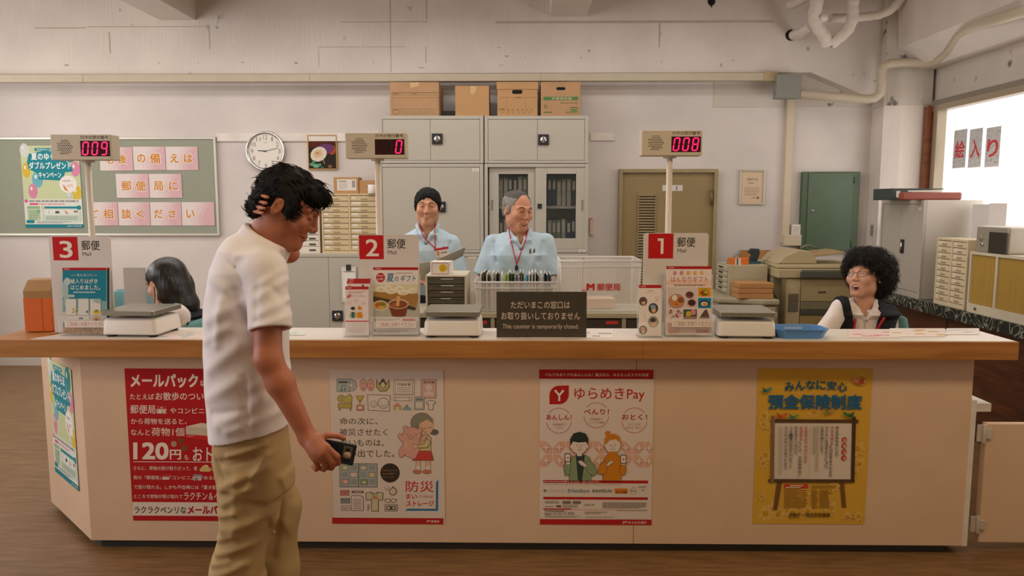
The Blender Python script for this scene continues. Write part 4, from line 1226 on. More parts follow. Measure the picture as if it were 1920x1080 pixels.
def postal_scale(px, label, Yf, rotz=0.0):
    c = at(px, 625, Yf)
    t = thing('postal_scale', label, 'scale', (c.x, Yf + .12, ZT), rotz, 'postal scales on the counter')
    w, d = .252, .235
    mb = MB()
    rings = []
    for (ww, dd, z, r) in ((w, d, .012, .02), (w * 1.0, d * 1.0, .02, .022), (w * .97, d * .97, .068, .022), (w * .92, d * .92, .080, .02), (w * .84, d * .84, .084, .02)):
        rings.append([(x, y, z) for x, y in rounded_rect(ww, dd, r)])
    loft(mb, rings)
    mb.build('body', WHITEP, t)
    MB().box(-.06, .06, -.02, .02, .08, .098).box(-.1, .1, -.012, .012, .088, .1).build('tray_support', mat('#8d8578', .5), t)
    tr = MB()
    loft(tr, [[(x, y, z) for x, y in rounded_rect(ww, dd, .012, 4)] for (ww, dd, z) in ((w * .95, d * 1.06, .098), (w * .98, d * 1.08, .0985), (w * .98, d * 1.08, .118), (w * .965, d * 1.065, .119))], 0, False)
    tr.build('tray', mat('#a49f90', .32, metal=.75, noise=.02), t)
    for sx in (-1, 1):
        for sy in (-1, 1):
            MB().lathe([(0, 0), (.019, 0), (.021, .006), (.019, .013), (0, .013)], (sx * (w / 2 - .03), sy * (d / 2 - .03), 0)).build('foot', BLACK, t)
    A = Art(0, 0, 1, 1, .1, .02, y=0)
    return t


postal_scale(243, 'white postal scale with a metal tray beside the sign numbered 3', 3.27, -.05)
postal_scale(847, 'white postal scale with a metal tray in front of the drawer unit', 3.27)
postal_scale(1404, 'white postal scale with a metal tray beside the blue dish', 3.27, -.05)

# ---- closed sign
a, b, z0, z1 = rc(931, 547, 1100, 620, 3.30)
cs = thing('closed_sign', 'dark plate announcing in white that the counter is temporarily closed', 'sign', ((a + b) / 2, 3.30, ZT))
hh = z1 - ZT
MB().prism([(0, 0), (.05, 0), (.05, .003), (.003, .003), (.003, hh), (0, hh)], -(b - a) / 2, (b - a) / 2, 'x').build('plate', mat('#453f33', .35, noise=.02), cs)
A = Art(931, 547, 1100, 620, b - a, hh, y=-.0002)
A.part = 'lettering'
A.text('ただいまこの窓口は', 958, 562, 1068.5, 573.5, '#d8c3b2', .01)
A.text('お取り扱いしておりません', 940, 579.5, 1087.5, 591.5, '#d8c3b2', .01)
A.text('This counter is temporarily closed.', 942, 598.5, 1085.5, 608, '#cdb8a7', .004)
A.build(cs)

# ---- blue coin dish
c0 = at(1501, 626, 3.31)
bt = thing('coin_dish', 'shallow blue plastic dish on the counter beside the scale', 'tray', (c0.x, 3.34, ZT))
BLUE = mat('#5b93d0', .45, noise=.02)
def octo(w, d, c, z):
    return [(x, y, z) for x, y in ((-w / 2 + c, -d / 2), (w / 2 - c, -d / 2), (w / 2, -d / 2 + c), (w / 2, d / 2 - c), (w / 2 - c, d / 2), (-w / 2 + c, d / 2), (-w / 2, d / 2 - c), (-w / 2, -d / 2 + c))]
loft(MB(), [octo(.19, .12, .025, 0), octo(.226, .15, .03, .036), octo(.234, .158, .032, .040), octo(.234, .158, .032, .043), octo(.222, .146, .03, .042), octo(.19, .118, .025, .005)], 0, False).build('dish', BLUE, bt)
MB().box(-.04, .04, .062, .0625, .022, .034).build('label_strip', paper('#b9c9d8'), bt)

# ---- printed flyers lying under clear desk mats
def flyer(label, x0, y0, x1, y1, col, acc, n):
    p0, p1 = at(x0, y1, 3.37), at(x1, y1, 3.37)
    # intersect the counter top
    def top(px, py):
        d = CAM_R @ Vector(((px - 960) / F_PX, -(py - 540) / F_PX, -1.0))
        t = (ZT - CAM_H) / d.z
        return Vector((d.x * t, d.y * t, ZT))
    q = [top(x0, y1), top(x1, y1), top(x1, y0), top(x0, y0)]
    c = sum(q, Vector()) / 4
    o = MB().prism([(p.x - c.x, p.y - c.y) for p in q], .0002 + n * .0002, .0003 + n * .0002, 'z').build('flyer', paper(col), None)
    o.location = c
    tag(o, label, 'flyer', 'flyers lying on the counter top')
    w, d = q[1].x - q[0].x, q[2].y - q[1].y
    r = random.Random(n)
    m = MB()
    for i in range(7):
        u, v = (r.random() - .5) * w * .8, (r.random() - .5) * d * .7
        m.box(u - w * .1, u + w * .08, v - d * .05, v + d * .05, .0003 + n * .0002, .0003 + n * .0002 + (i + 1) * 1.2e-5)
    m.build('print', paper(acc), o)
    return o


flyer('pale pink flyer lying flat left of the walking man', 305, 622, 378, 634, '#e3cfc4', '#9db9b9', 1)
flyer('white flyer with a red line lying below the closed sign', 975, 622, 1062, 635.5, '#e4d8d0', '#b9867f', 2)
flyer('white flyer with dark print right of the closed sign', 1066, 617, 1150, 634, '#e6dcd4', '#8d918c', 3)
flyer('pinkish leaflet lying flat right of the blue dish', 1590, 619, 1690, 634, '#e2cbc4', '#c98e8e', 4)
flyer('leaflet with a yellow band lying at the right end of the counter', 1668, 616, 1772, 632, '#e3d6cb', '#c9a266', 5)
flyer('glossy white leaflet at the far right corner of the counter top', 1775, 616, 1836, 628, '#e6dfda', '#b9c2bf', 6)
flyer('small green and white slip right of the walking man', 535, 621, 572, 629, '#d9ddd2', '#8fb5a6', 7)

# ---- orange file box at the left end
a, b, z0, z1 = rc(58, 555, 99, 616, 3.42)
ob = thing('file_box', 'orange and brown cardboard file box at the left end of the counter', 'box', ((a + b) / 2 - .02, 3.42, ZT), .12)
ORG = mat('#d8671c', .6, noise=.03)
KR = mat('#a87f4e', .7, noise=.05)
MB().box(-.06, .06, 0, .10, 0, .155).build('box_body', ORG, ob, bevel=.002)
MB().prism([(0.002, .155), (.098, .155), (.098, .24), (.05, .235), (.002, .19)], -.058, .058, 'x').build('box_insert', KR, ob)
MB().box(-.0605, -.0595, 0.02, .03, 0, .155).box(.02, .0215, -.0006, .0, 0, .155).build('box_seam', mat('#8a3f10', .7), ob)

# ------------------------------------------------------------------ notice board on the back wall, left
YN = YW - .03
xa, xb, z0, z1 = rc(30, 257, 408, 442, YN)
xa = -6.0
nb = thing('notice_board', 'large grey-green notice board in an aluminium frame on the back wall', 'board', ((xa + xb) / 2, YW, z0))
W_, H_ = xb - xa, z1 - z0
box('felt', mat('#979b88', .9, noise=.03, scale=60), -W_ / 2 + .02, W_ / 2 - .02, -.022, -.002, .02, H_ - .02, nb)
f = frame(MB(), -W_ / 2, W_ / 2, 0, H_, -.032, -.001, .022)
f.build('frame', mat('#c9c4b8', .35, metal=.4, noise=0), nb, bevel=.003)

YPB = YW - .026
a, b, z0, z1 = rc(43, 273, 152, 427, YPB)
t = thing('campaign_poster', 'green poster of coloured balloons pinned to the notice board', 'poster', ((a + b) / 2, YPB, z0), 0, 'green summer campaign posters')
sheet(t, 'sheet', '#c9d0a2', b - a, z1 - z0)
campaign(t, b - a, z1 - z0)

# paper sheets with one or two large orange characters each
def letter_sheet(x0, y0, x1, y1, chars, label):
    a, b, z0, z1 = rc(x0, y0, x1, y1, YPB)
    t = thing('letter_sheet', label, 'paper', ((a + b) / 2, YPB, z0), 0, 'pink lettered sheets on the notice board')
    w, h = b - a, z1 - z0
    sheet(t, 'sheet', '#e4d6d1', w, h)
    A = Art(x0, y0, x1, y1, w, h)
    A.part = 'pink_wash'
    ww, hh = x1 - x0, y1 - y0
    for k, c in enumerate(('#e2d0cc', '#e0c8c6', '#ddbdbe', '#dab2b6')):
        g = .12 * k
        A.poly([(x0 + ww * (.5 + g), y0), (x1, y0), (x1, y1), (x0 + ww * (.3 + g), y1), (x0 + ww * (.25 + g), y0 + hh * .7)], c, 1)
    A.part = 'lettering'
    for ch, u, s_ in chars:
        A.text(ch, u - s_ / 2 - .8, y0 + hh / 2 - s_ / 2 - .8, u + s_ / 2 + .8, y0 + hh / 2 + s_ / 2 + .8, '#eee2d8', .06, 2)
        A.text(ch, u - s_ / 2, y0 + hh / 2 - s_ / 2, u + s_ / 2, y0 + hh / 2 + s_ / 2, '#cf8414', .022, 3)
    A.build(t)


for (x0, x1, y0, y1, cs, lb) in (
        (187, 249, 276, 320, (('老', 205, 17), ('後', 229, 17)), 'first sheet of the top row partly behind the red 009 box'),
        (250, 310, 275, 319, (('の', 265, 15), ('備', 291, 19)), 'middle sheet of the top row'),
        (311, 371, 275, 319, (('え', 327, 16), ('は', 353, 16)), 'last sheet of the top row'),
        (218, 279, 326, 371, (('郵', 237, 18), ('便', 264, 18)), 'first sheet of the middle row'),
        (280, 341, 326, 371, (('局', 297, 17), ('に', 325, 16)), 'second sheet of the middle row'),
        (168, 221, 379, 423, (('ご', 177, 15), ('相', 203, 18)), 'first sheet of the bottom row'),
        (222, 281, 379, 423, (('談', 237, 18), ('く', 263, 14)), 'second sheet of the bottom row'),
        (282, 340, 379, 423, (('だ', 297, 16), ('さ', 323, 14)), 'third sheet of the bottom row'),
        (341, 402, 379, 423, (('い', 357, 15),), 'last sheet of the bottom row')):
    letter_sheet(x0, y0, x1, y1, cs, 'pink lettered sheet, ' + lb)

# ------------------------------------------------------------------ clock
c = at(500, 284, YW)
r = 37 * 7.2 / F_PX
ck = thing('wall_clock', 'round chrome-rimmed wall clock showing about quarter past nine', 'clock', (c.x, YW, c.z))
MB().lathe([(r * .86, -.03), (r * .9, -.042), (r * .97, -.045), (r, -.035), (r, 0)], n=64, axis='y').build('rim', CHROME, ck)
MB().lathe([(0, -.028), (r * .88, -.028)], n=64, axis='y').build('dial', mat('#e5ddd0', .5, noise=0), ck)
A = Art(-37, -37, 37, 37, 2 * r, 2 * r, y=-.0285)
A.part = 'numerals'
for k in range(1, 13):
    q = k * PI / 6
    u, v = 25.5 * math.sin(q), -25.5 * math.cos(q)
    wd = 2.3 if k < 10 else 3.9
    A.text(str(k), u - wd * (.5 if k == 1 else 1), v - 4, u + wd * (.5 if k == 1 else 1), v + 4, '#6d675e', 0, 1)
for k in range(60):
    q = k * PI / 30
    A.line([(30.6 * math.sin(q), -30.6 * math.cos(q)), (31.6 * math.sin(q), -31.6 * math.cos(q))], .5, '#7d776c', 1)
A.text('QUARTZ', -4, -17, 4, -14.8, '#8d877c', 0, 1)
A.part = 'hour_hand'
A.poly([(2, 1), (-15, -.4), (-15, -2), (2, -1.2)], '#2a2825', 2)
A.part = 'minute_hand'
A.poly([(-4, 1.6), (24, -5.6), (24, -6.6), (-4, .2)], '#2a2825', 3)
A.part = 'hub'
A.circ(0, 0, 1.6, '#2a2825', 4)
for name, (mb, cols) in A.parts().items():
    o = link(name, mb.mesh_flat(name), [paper(q) for q in cols], ck)
    o.location = (0, 0, -r)
MB().lathe([(0, -.043), (r * .9, -.042)], n=48, axis='y').build('glass', mat('#ffffff', .05, noise=0, alpha=.06), ck)

# ------------------------------------------------------------------ framed picture of a paper parasol
a, b, z0, z1 = rc(577, 253, 632, 318, YW - .02)
pf = thing('framed_picture', 'gold framed dark picture of a white paper parasol', 'picture', ((a + b) / 2, YW - .001, z0))
w, h = b - a, z1 - z0
f = frame(MB(), -w / 2, w / 2, 0, h, -.022, 0, .01)
f.build('frame', mat('#b48a4a', .4, metal=.4, noise=0), pf, bevel=.002)
box('backing', paper('#2b241f'), -w / 2 + .008, w / 2 - .008, -.014, -.002, .008, h - .008, pf)
A = Art(577, 253, 632, 318, w, h, y=-.014)
A.part = 'painting'
A.rect(579, 255, 630, 316, '#2a241f', 0); A.rect(579, 255, 630, 275, '#4a1f18', 1)
for i in range(7):
    A.rect(580 + i * 5, 255, 582 + i * 5, 276, '#6b2a1f', 2)
A.ell(622, 281, 7, 9, '#a8461f', 2); A.ell(608, 280, 18, 10, '#6b3a6b', 2, rot=-.2)
A.ell(597, 289, 16, 13, '#ddd2bd', 3, rot=-.55); A.ell(596, 288, 9, 7, '#d8b58a', 4, rot=-.55); A.ell(595, 287, 3, 2.6, '#c9803f', 5)
for k in range(10):
    q = k * PI / 5
    A.line([(597, 289), (597 + 15 * math.cos(q), 289 + 12 * math.sin(q))], .35, '#b9ab92', 5)
A.line([(603, 294), (608, 307)], .9, '#d9b48f', 6)
for (u, v, s_, c_) in ((584, 308, 5, '#5f9a77'), (592, 311, 6, '#6fae88'), (588, 303, 4, '#4f8566'), (598, 309, 4, '#5a9270'), (603, 314, 3, '#3f6f55')):
    A.ell(u, v, s_, s_ * .6, c_, 5)
A.ell(618, 312, 4, 3, '#8a5a2f', 4)
A.build(pf)

# ------------------------------------------------------------------ office cupboards on the back wall
YF = 6.80
NAVY = mat('#26282c', .4, noise=0)


def handle_lock(par, x, z, w, h, y=-.004, shade='#26272a'):
    o = MB().box(x - w / 2, x + w / 2, y - .006, y, z - h / 2, z + h / 2).build('handle', mat(shade, .4, noise=0), par, bevel=.002)
    MB().lathe([(0, y - .012), (w * .26, y - .012), (w * .3, y - .006)], (x, 0, z), axis='y', n=16).box(x - w * .1, x + w * .1, y - .02, y - .011, z - h * .3, z + h * .3).build('latch', CHROME, o)
    return o


def sticker(par, x0, x1, z0, z1, y, col='#e0d8ce', word='書類'):
    s_ = MB().box(x0, x1, y - .001, y, z0, z1).build('label', paper(col), par)
    A = Art(0, 0, 12, 6, x1 - x0, z1 - z0, y=0)
    A.part = 'lettering'
    A.text(word, 2.5, 1.6, 9.5, 4.4, '#6b665e', 0, 1)
    for n_, (mb, cs) in A.parts().items():
        o = link(n_, mb.mesh_flat(n_), [paper(q) for q in cs], s_)
        o.location = ((x0 + x1) / 2, y - .001, z0)


def cupboard(label, x0, y0, x1, y1, seam=None, lock=None, zbot=None, lab=None, group='grey steel cupboards on the back wall', D=.43, Y=YF, name='cupboard', rim=.03):
    a, b, z0, z1 = rc(x0, y0, x1, y1, Y)
    if zbot is not None:
        z0 = zbot
    t = thing(name, label, 'cupboard', ((a + b) / 2, Y, z0), 0, group)
    w, h = b - a, z1 - z0
    s = w / (x1 - x0)
    cx = (x0 + x1) / 2
    m = MB().box(-w / 2, w / 2, .03, D, 0, h)
    frame(m, -w / 2, w / 2, 0, h, 0, .03, rim, rim * .8)
    m.build('carcass', GREYM, t, bevel=.003)
    sx = (seam - cx) * s if seam else 0
    g = .0025
    dl = MB().box(-w / 2 + rim + g, sx - g / 2, .004, .018, rim * .8 + g, h - rim - g).build('door', GREYM, t, bevel=.002)
    dr = MB().box(sx + g / 2, w / 2 - rim - g, .004, .018, rim * .8 + g, h - rim - g).build('door', GREYM, t, bevel=.002)
    if lock:
        lx, ly = lock
        handle_lock(dr, (lx - cx) * s, (at(lx, ly, Y).z - z0), 20 * s, 20 * s)
    if lab:
        u0, v0, u1, v1 = lab
        sticker(dr, (u0 - cx) * s, (u1 - cx) * s, at(u0, v1, Y).z - z0, at(u0, v0, Y).z - z0, .004)
    return t


zA = at(810, 306, YF).z
cupboard('grey steel cupboard with black latch, upper left of the pair under the cardboard boxes', 711, 217, 906.5, 306, 807, (820, 260.5))
cupboard('grey steel cupboard with black latch, upper right of the pair under the cardboard boxes', 908.5, 217, 1103, 306, 1008, (1019, 262))
cupboard('tall grey cupboard with a white label behind the clerk holding a folder', 711, 307, 906.5, 474, 807, (826, 388), lab=(886, 316, 898, 321))
cupboard('low grey cupboard on the floor behind the clerk holding a folder', 711, 475, 906.5, 620, 807, None, 0.0, lab=(879, 478, 893, 484))
cupboard('low wide grey cupboard under the beige drawer cabinets, black latch on it', 520, 476, 709, 620, 617, (632, 592), 0.0, Y=6.81, D=.42)
# top board of the low cupboard
# small green-grey maker plates are omitted on purpose: nothing legible there

# glass-fronted cabinet with binders
a, b, z0, z1 = rc(908.5, 307, 1103, 474, YF)
gc = thing('glass_cabinet', 'grey cabinet with two sliding glass doors full of binders', 'cabinet', ((a + b) / 2, YF, z0))
w, h = b - a, z1 - z0
s = w / 194.5
zs_ = lambda y: at(1005, y, YF).z - z0
xs_ = lambda x: (x - 1005.75) * s
m = frame(MB().box(-w / 2, w / 2, .40, .43, 0, h), -w / 2, w / 2, 0, h, 0, .40, .03, .035)
m.build('carcass', GREYM, gc, bevel=.003)
zsh = zs_(387)
box('shelf', GREYM, -w / 2 + .03, w / 2 - .03, .06, .40, zsh - .02, zsh + .004, gc)
for (dx0, dx1, gx0, gx1, gy, yo) in ((917, 1003, 935, 990, 447, .03), (1003.5, 1097, 1024.5, 1080, 447, .008)):
    d_ = MB().box(xs_(dx0), xs_(gx0), yo, yo + .018, .037, h - .032).box(xs_(gx1), xs_(dx1), yo, yo + .018, .037, h - .032)
    d_.box(xs_(gx0), xs_(gx1), yo, yo + .018, zs_(326), h - .032).box(xs_(gx0), xs_(gx1), yo, yo + .018, .037, zs_(gy))
    dd = d_.build('door', GREYM, gc, bevel=.0015)
    MB().box(xs_(gx0), xs_(gx1), yo + .008, yo + .011, zs_(gy), zs_(326)).build('pane', mat('#4a4f49', .08, noise=0, alpha=.22), dd)
    hx = 922.5 if dx0 < 950 else 1092
    MB().box(xs_(hx - 2.2), xs_(hx + 2.2), yo - .002, yo + .002, zs_(395), zs_(375)).build('pull', mat('#8d8774', .4), dd)
MB().box(xs_(1008), xs_(1016), .0, .009, zs_(391), zs_(382)).build('lock', mat('#2a2825', .4), gc)
sticker(gc, xs_(1086), xs_(1098), zs_(476.5) if False else .006, .03, 0)
# binders
BCOL = {'pale grey': '#b3ae9d', 'dark': '#3b3d3b', 'greenish': '#7f8468', 'navy': '#33405a', 'reddish': '#7d4038'}
r = random.Random(21)
proto = {}


def binder(colour):
    if colour not in proto:
        t = thing('binder', '', 'binder')
        m = mat(BCOL[colour], .6)
        MB().box(-.019, .019, 0, .22, 0, .30).build('cover', m, t, bevel=.003)
        MB().box(-.012, .012, -.0012, 0, .17, .27).build('spine_label', paper('#cfc7b4'), t)
        proto[colour] = t
        return t
    return copy_tree(proto[colour])


for shelf, zz, hs in (('upper', z0 + zsh + .006, .27), ('lower', z0 + .036, .29)):
    for side, xx0, xx1 in (('left', -w / 2 + .055, -.045), ('right', .035, w / 2 - .055)):
        x = xx0
        while x < xx1:
            k = r.choice(['pale grey', 'pale grey', 'greenish', 'dark', 'pale grey', 'greenish', 'navy'] if side == 'right' or shelf == 'upper' else ['reddish', 'dark', 'pale grey', 'greenish'])
            o = binder(k)
            o.location = ((a + b) / 2 + x, YF + .10 + .02 * r.random(), zz)
            o.scale = (1, 1, hs / .30 * (.86 + .12 * r.random()))
            lb = '%s binder on the %s shelf behind the %s glass door' % (k, shelf, side)
            tag(o, lb, 'binder', 'binders in the glass cabinet')
            x += .0405 + (.006 * r.random())

# cupboard with a ribbed roller shutter under the glass cabinet
a, b, z0, z1 = rc(908.5, 475, 1103, 620, YF)
rs = thing('shutter_cupboard', 'low grey cupboard with a ribbed roller shutter below the glass cabinet', 'cupboard', ((a + b) / 2, YF, 0), 0)
m = frame(MB().box(-w / 2, w / 2, .03, .43, 0, z1), -w / 2, w / 2, 0, z1, 0, .03, .03, .06)
m.build('carcass', GREYM, rs, bevel=.003)
m = MB()
x = -w / 2 + .035
while x < w / 2 - .05:
    m.prism([(x, .018), (x + .004, .008), (x + .018, .006), (x + .022, .018)], .06, z1 - .031, 'z')
    x += .0235
m.build('roller_shutter', mat('#c6bfb2', .5, noise=0), rs)

# ------------------------------------------------------------------ cardboard boxes on top of the cupboards
CARD = mat('#b08860', .75, noise=.05, scale=5)
CARD2 = mat('#b68b5c', .75, noise=.05, scale=5)
DARKG = '#4d5a3a'


def carton(label, x0, y0, x1, y1, D, m, print_=None, lid=False, hole=None, Y=YF + .03, tape=None, zb_=None, name='cardboard_box', cat='box', group='cardboard boxes on the cupboards'):
    a, b, z0, z1 = rc(x0, y0, x1, y1, Y)
    if zb_ is not None:
        z0, z1 = zb_, zb_ + (z1 - z0)
    t = thing(name, label, cat, ((a + b) / 2, Y, z0), 0, group)
    w, h = b - a, z1 - z0
    MB().box(-w / 2, w / 2, 0, D, 0, h).build('box_body', m, t, bevel=.004)
    if lid:
        MB().box(-w / 2 - .006, w / 2 + .006, -.006, D + .006, h * .79, h + .004).build('box_lid', m, t, bevel=.003)
    A = Art(x0, y0, x1, y1, w, h, y=-.0009 if not lid else -.0009)
    if print_:
        A.part = 'print'
        print_(A)
    if tape:
        A.part = 'tape'
        A.poly(tape, '#c9a878', 3)
    if hole:
        A.part = 'hand_hole'
        A.rrect(*hole, (hole[3] - hole[1]) / 2.02, '#17120d', 3)
    A.build(t)
    return t


def pr_a(A):
    A.line([(736, 172), (821, 172), (821, 212), (736, 212)], .6, '#6d7044', 1, True)
    for y in (176, 181, 203):
        A.rect(736, y, 821, y + .5, '#6d7044', 1)
    A.text('保存箱', 738, 173, 746, 175.4, '#6d7044', 0, 2); A.text('品名', 773, 173, 782, 175.4, '#6d7044', 0, 2)
    for i in range(6):
        A.text('年月日', 746 + i * 12, 207, 754 + i * 12, 209.4, '#6d7044', 0, 2)
    A.line([(737, 204), (745, 204), (745, 211), (737, 211)], .5, '#6d7044', 2, True)
def pr_c(A):
    A.rect(937, 181, 1006, 181.5, '#8d6538', 1); A.rect(950, 181, 950.4, 200, '#8d6538', 1); A.rect(985, 181, 985.4, 200, '#8d6538', 1)
    A.text('文書箱', 968, 180, 976, 182.6, '#5d4426', 0, 2)
    A.text('保存期間', 936, 202, 946, 205, '#5d4426', 0, 2)
    for i in range(6):
        A.text('年', 952 + i * 8.6, 203, 955 + i * 8.6, 206, '#5d4426', 0, 2); A.text('月', 941 + i * 10, 208, 943.5 + i * 10, 210.4, '#5d4426', 0, 2)
def pr_d(A):
    A.rect(1019, 180, 1084, 186.5, '#4d7a4a', 1); A.text('文書保存箱', 1034, 181, 1072, 185.6, '#cdb58c', .01, 2)
    A.text('PRESERVATION 文書', 1051, 190, 1082, 193, '#4d6a3a', 0, 2); A.circ(1023, 198, 3.2, '#56743f', 1); A.circ(1023, 198, 2, '#b58a58', 2); A.text('F', 1022, 196.4, 1024, 199.6, '#56743f', .02, 3)
    A.line([(1069, 200), (1084, 200), (1084, 211), (1069, 211)], .8, '#4d7a4a', 1, True); A.rect(1071, 202, 1082, 209, '#6a7f48', 2); A.small(1019, 208, 1036, 210.5, 1, '#56743f', .8, 1); A.small(1062, 208, 1068, 210.5, 1, '#56743f', .8, 1)


zcab = at(810, 217, YF).z
carton('large cardboard box with green printed lines, leftmost on the cupboards', 731, 152, 823, 216, .36, CARD, pr_a, tape=[(769, 152.5), (786, 152.5), (786, 157), (783, 160), (776, 162), (770, 163)], zb_=zcab)
carton('small plain cardboard box between the two taller boxes', 853.5, 159, 917, 216, .26, CARD2, tape=[(882, 160), (894, 160), (893, 168), (887, 176), (882, 174)], zb_=zcab)
carton('lidded cardboard box with a black hand hole', 932.5, 153, 1008, 216, .32, CARD2, pr_c, lid=True, hole=(960, 167, 979.5, 174.5), zb_=zcab)
carton('cardboard box with a green band and hand hole, rightmost on the cupboards', 1014, 152, 1088.5, 216, .34, CARD, pr_d, hole=(1043, 162, 1060, 167.5), zb_=zcab)
dk = box('binder_box', mat('#3b403e', .6), at(828, 210, 7.05).x, at(856, 210, 7.05).x, 7.04, 7.2, zcab, zcab + .07)
tag(dk, 'dark low box lying behind the two left cardboard boxes', 'box')

# ------------------------------------------------------------------ beige drawer cabinets on the low cupboard
BEIGE = mat('#cfb98f', .5, noise=.02)


def drawer_block(par, x0, x1, z0, z1, n, y, ph, rr, col=BEIGE):
    """n drawers stacked in local coordinates, front plane at y; each with a paper label and a small handle."""
    h = (z1 - z0) / n
    for k in range(n):
        za, zb2 = z0 + k * h, z0 + (k + 1) * h
        d_ = MB().box(x0, x1, y, y + .0255, za + h * .05, zb2 - h * .07).build('drawer', col, par, bevel=.0015)
        w = x1 - x0
        MB().box(x0 + w * .05, x0 + w * (.2 + .22 * rr.random()), y - .0008, y, za + h * .48, zb2 - h * .2).build('label', paper('#e4dcd2'), d_)
        MB().tube([(x0 + w * .42, y - .001, za + h * .42), (x0 + w * .43, y - .012, za + h * .38), (x0 + w * .63, y - .012, za + h * .38), (x0 + w * .64, y - .001, za + h * .42)], h * .055, 6).build('handle', mat('#7d6f52', .35, metal=.5, noise=0), d_)


def drawer_cabinet(label, x0, y0, x1, y1, cols, n, Y, D=.3, zb_=None, fills=True):
    a, b, z0, z1 = rc(x0, y0, x1, y1, Y)
    if zb_ is not None:
        z0 = zb_
    w, h = b - a, z1 - z0
    t = thing('drawer_cabinet', label, 'cabinet', ((a + b) / 2, Y, z0), 0, 'beige multi-drawer cabinets')
    m = frame(MB().box(-w / 2, w / 2, .03, D, 0, h), -w / 2, w / 2, 0, h, 0, .03, .016, .022)
    cw = w / cols
    for i in range(1, cols):
        x = -w / 2 + i * cw
        m.box(x - .008, x + .008, 0, .03, .022, h - .016)
    m.build('carcass', BEIGE, t, bevel=.002)
    rr = random.Random(int(x0))
    for i in range(cols):
        drawer_block(t, -w / 2 + i * cw + .01, -w / 2 + (i + 1) * cw - .01, .024, h - .018, n, .004, .5, rr)
    return t


zlow = at(617, 476, 6.82).z
drawer_cabinet('beige two-column drawer cabinet behind the walking man', 603, 363, 708, 470, 2, 10, 6.9, .3, zlow)
# white letter tray tower left of it
a, b, z0, z1 = rc(546, 372, 599, 470, 6.92)
tt = thing('letter_tray_tower', 'white tower of letter trays beside the beige drawer cabinet', 'cabinet', ((a + b) / 2, 6.92, zlow))
w, h = b - a, z1 - zlow
frame(MB().box(-w / 2, w / 2, .02, .28, 0, h), -w / 2, w / 2, 0, h, 0, .02, .012).build('carcass', mat('#d9cfbd', .5), tt)
for k in range(9):
    d_ = MB().box(-w / 2 + .014, w / 2 - .014, .004, .0195, .012 + k * (h - .024) / 9, .012 + (k + .88) * (h - .024) / 9).build('drawer', mat('#ded3c2', .5), tt, bevel=.002)
    MB().box(.03, .09, .001, .004, .02 + k * (h - .024) / 9, .035 + k * (h - .024) / 9).build('pull', mat('#3b3833', .5), d_)

zdc = at(655, 363, 6.9).z
def pr_e(A):
    A.rect(632, 335, 668, 356, '#dcd3c8', 1); A.rect(635, 338, 650, 340, '#8d867c', 2); A.small(635, 342, 652, 354, 4, '#a59d92', .4, 2, 3)
    for i in range(5):
        A.rect(660, 338 + i * 2.6, 666, 339.4 + i * 2.6, '#55504a', 2)
carton('small cardboard parcel with a white address label on the drawer cabinet', 625.5, 331, 672, 362, .16, CARD2, pr_e, Y=6.95, zb_=zdc, name='parcel', cat='box', group='parcels on the drawer cabinet')
carton('plain cardboard parcel beside the labelled one on the drawer cabinet', 673, 337, 706, 362, .16, CARD2, lambda A: A.ell(689, 349, 2.2, 1.6, '#7d6644', 1), Y=6.96, zb_=zdc, name='parcel', group='parcels on the drawer cabinet')
c = at(699, 353, 6.92)
tr_ = MB().lathe([(.0, .0), (.012, 0), (.038, .0), (.041, .004), (.041, .076), (.038, .08), (.012, .08), (.012, 0)], (0, 0, 0), n=28).build('paper_roll', mat('#e9e4dc', .8, noise=0), None)
tr_.location = (c.x, 6.90, zdc)
tag(tr_, 'white paper roll standing on the drawer cabinet by the parcels', 'paper roll')

# clip board hanging on the low cupboard
a, b, z0, z1 = rc(641, 500, 668, 566, 6.80)
cb = thing('clipboard', 'white clipboard with a dark clip hanging on the low grey cupboard', 'clipboard', ((a + b) / 2, 6.80, z0))
box('board', mat('#d9d3c8', .5), -(b - a) / 2, (b - a) / 2, -.004, 0, 0, z1 - z0, cb)
box('paper_sheet', paper('#e6dfd6'), -(b - a) / 2 + .012, (b - a) / 2 - .008, -.0055, -.004, .03, z1 - z0 - .025, cb)
MB().box(-.022, .022, -.012, -.003, z1 - z0 - .035, z1 - z0 + .02).build('clip', mat('#3c3a33', .4, metal=.4), cb, bevel=.002)
box('heading', paper('#8d8a80'), -(b - a) / 2 + .016, (b - a) / 2 - .012, -.006, -.0055, z1 - z0 - .05, z1 - z0 - .04, cb)

# ------------------------------------------------------------------ wall fittings
a, b, z0, z1 = rc(1107, 249, 1153, 264, YW)
tag(box('blank_plate', mat('#e2d8cd', .5), a, b, YW - .015, YW - .0005, z0, z1, bevel=.003), 'blank white cable cover right of the cupboards', 'cover plate')
a, b, z0, z1 = rc(1105.5, 408, 1113, 440, YW)
ic = thing('wall_phone', 'small pale wall phone with a red lamp between cupboards and door', 'phone', ((a + b) / 2, YW, z0))
box('phone_body', mat('#d9bfae', .45), -(b - a) / 2, (b - a) / 2, -.03, -.0005, 0, z1 - z0, ic, bevel=.004)
box('lamp', mat('#d8452c', .4, noise=0), -.012, -.004, -.034, -.03, z1 - z0 - .02, z1 - z0 - .005, ic)
a, b, z0, z1 = rc(1385, 318, 1433, 384, YW)
ce = thing('certificate', 'cream certificate in a silver frame beside the olive door', 'certificate', ((a + b) / 2, YW - .001, z0))
w, h = b - a, z1 - z0
f = frame(MB(), -w / 2, w / 2, 0, h, -.02, 0, .016)
f.build('frame', mat('#c4bcae', .35, metal=.5, noise=0), ce, bevel=.003)
box('backing', paper('#d8c0a2'), -w / 2 + .012, w / 2 - .012, -.012, -.002, .012, h - .012, ce)
A = Art(1385, 318, 1433, 384, w, h, y=-.012)
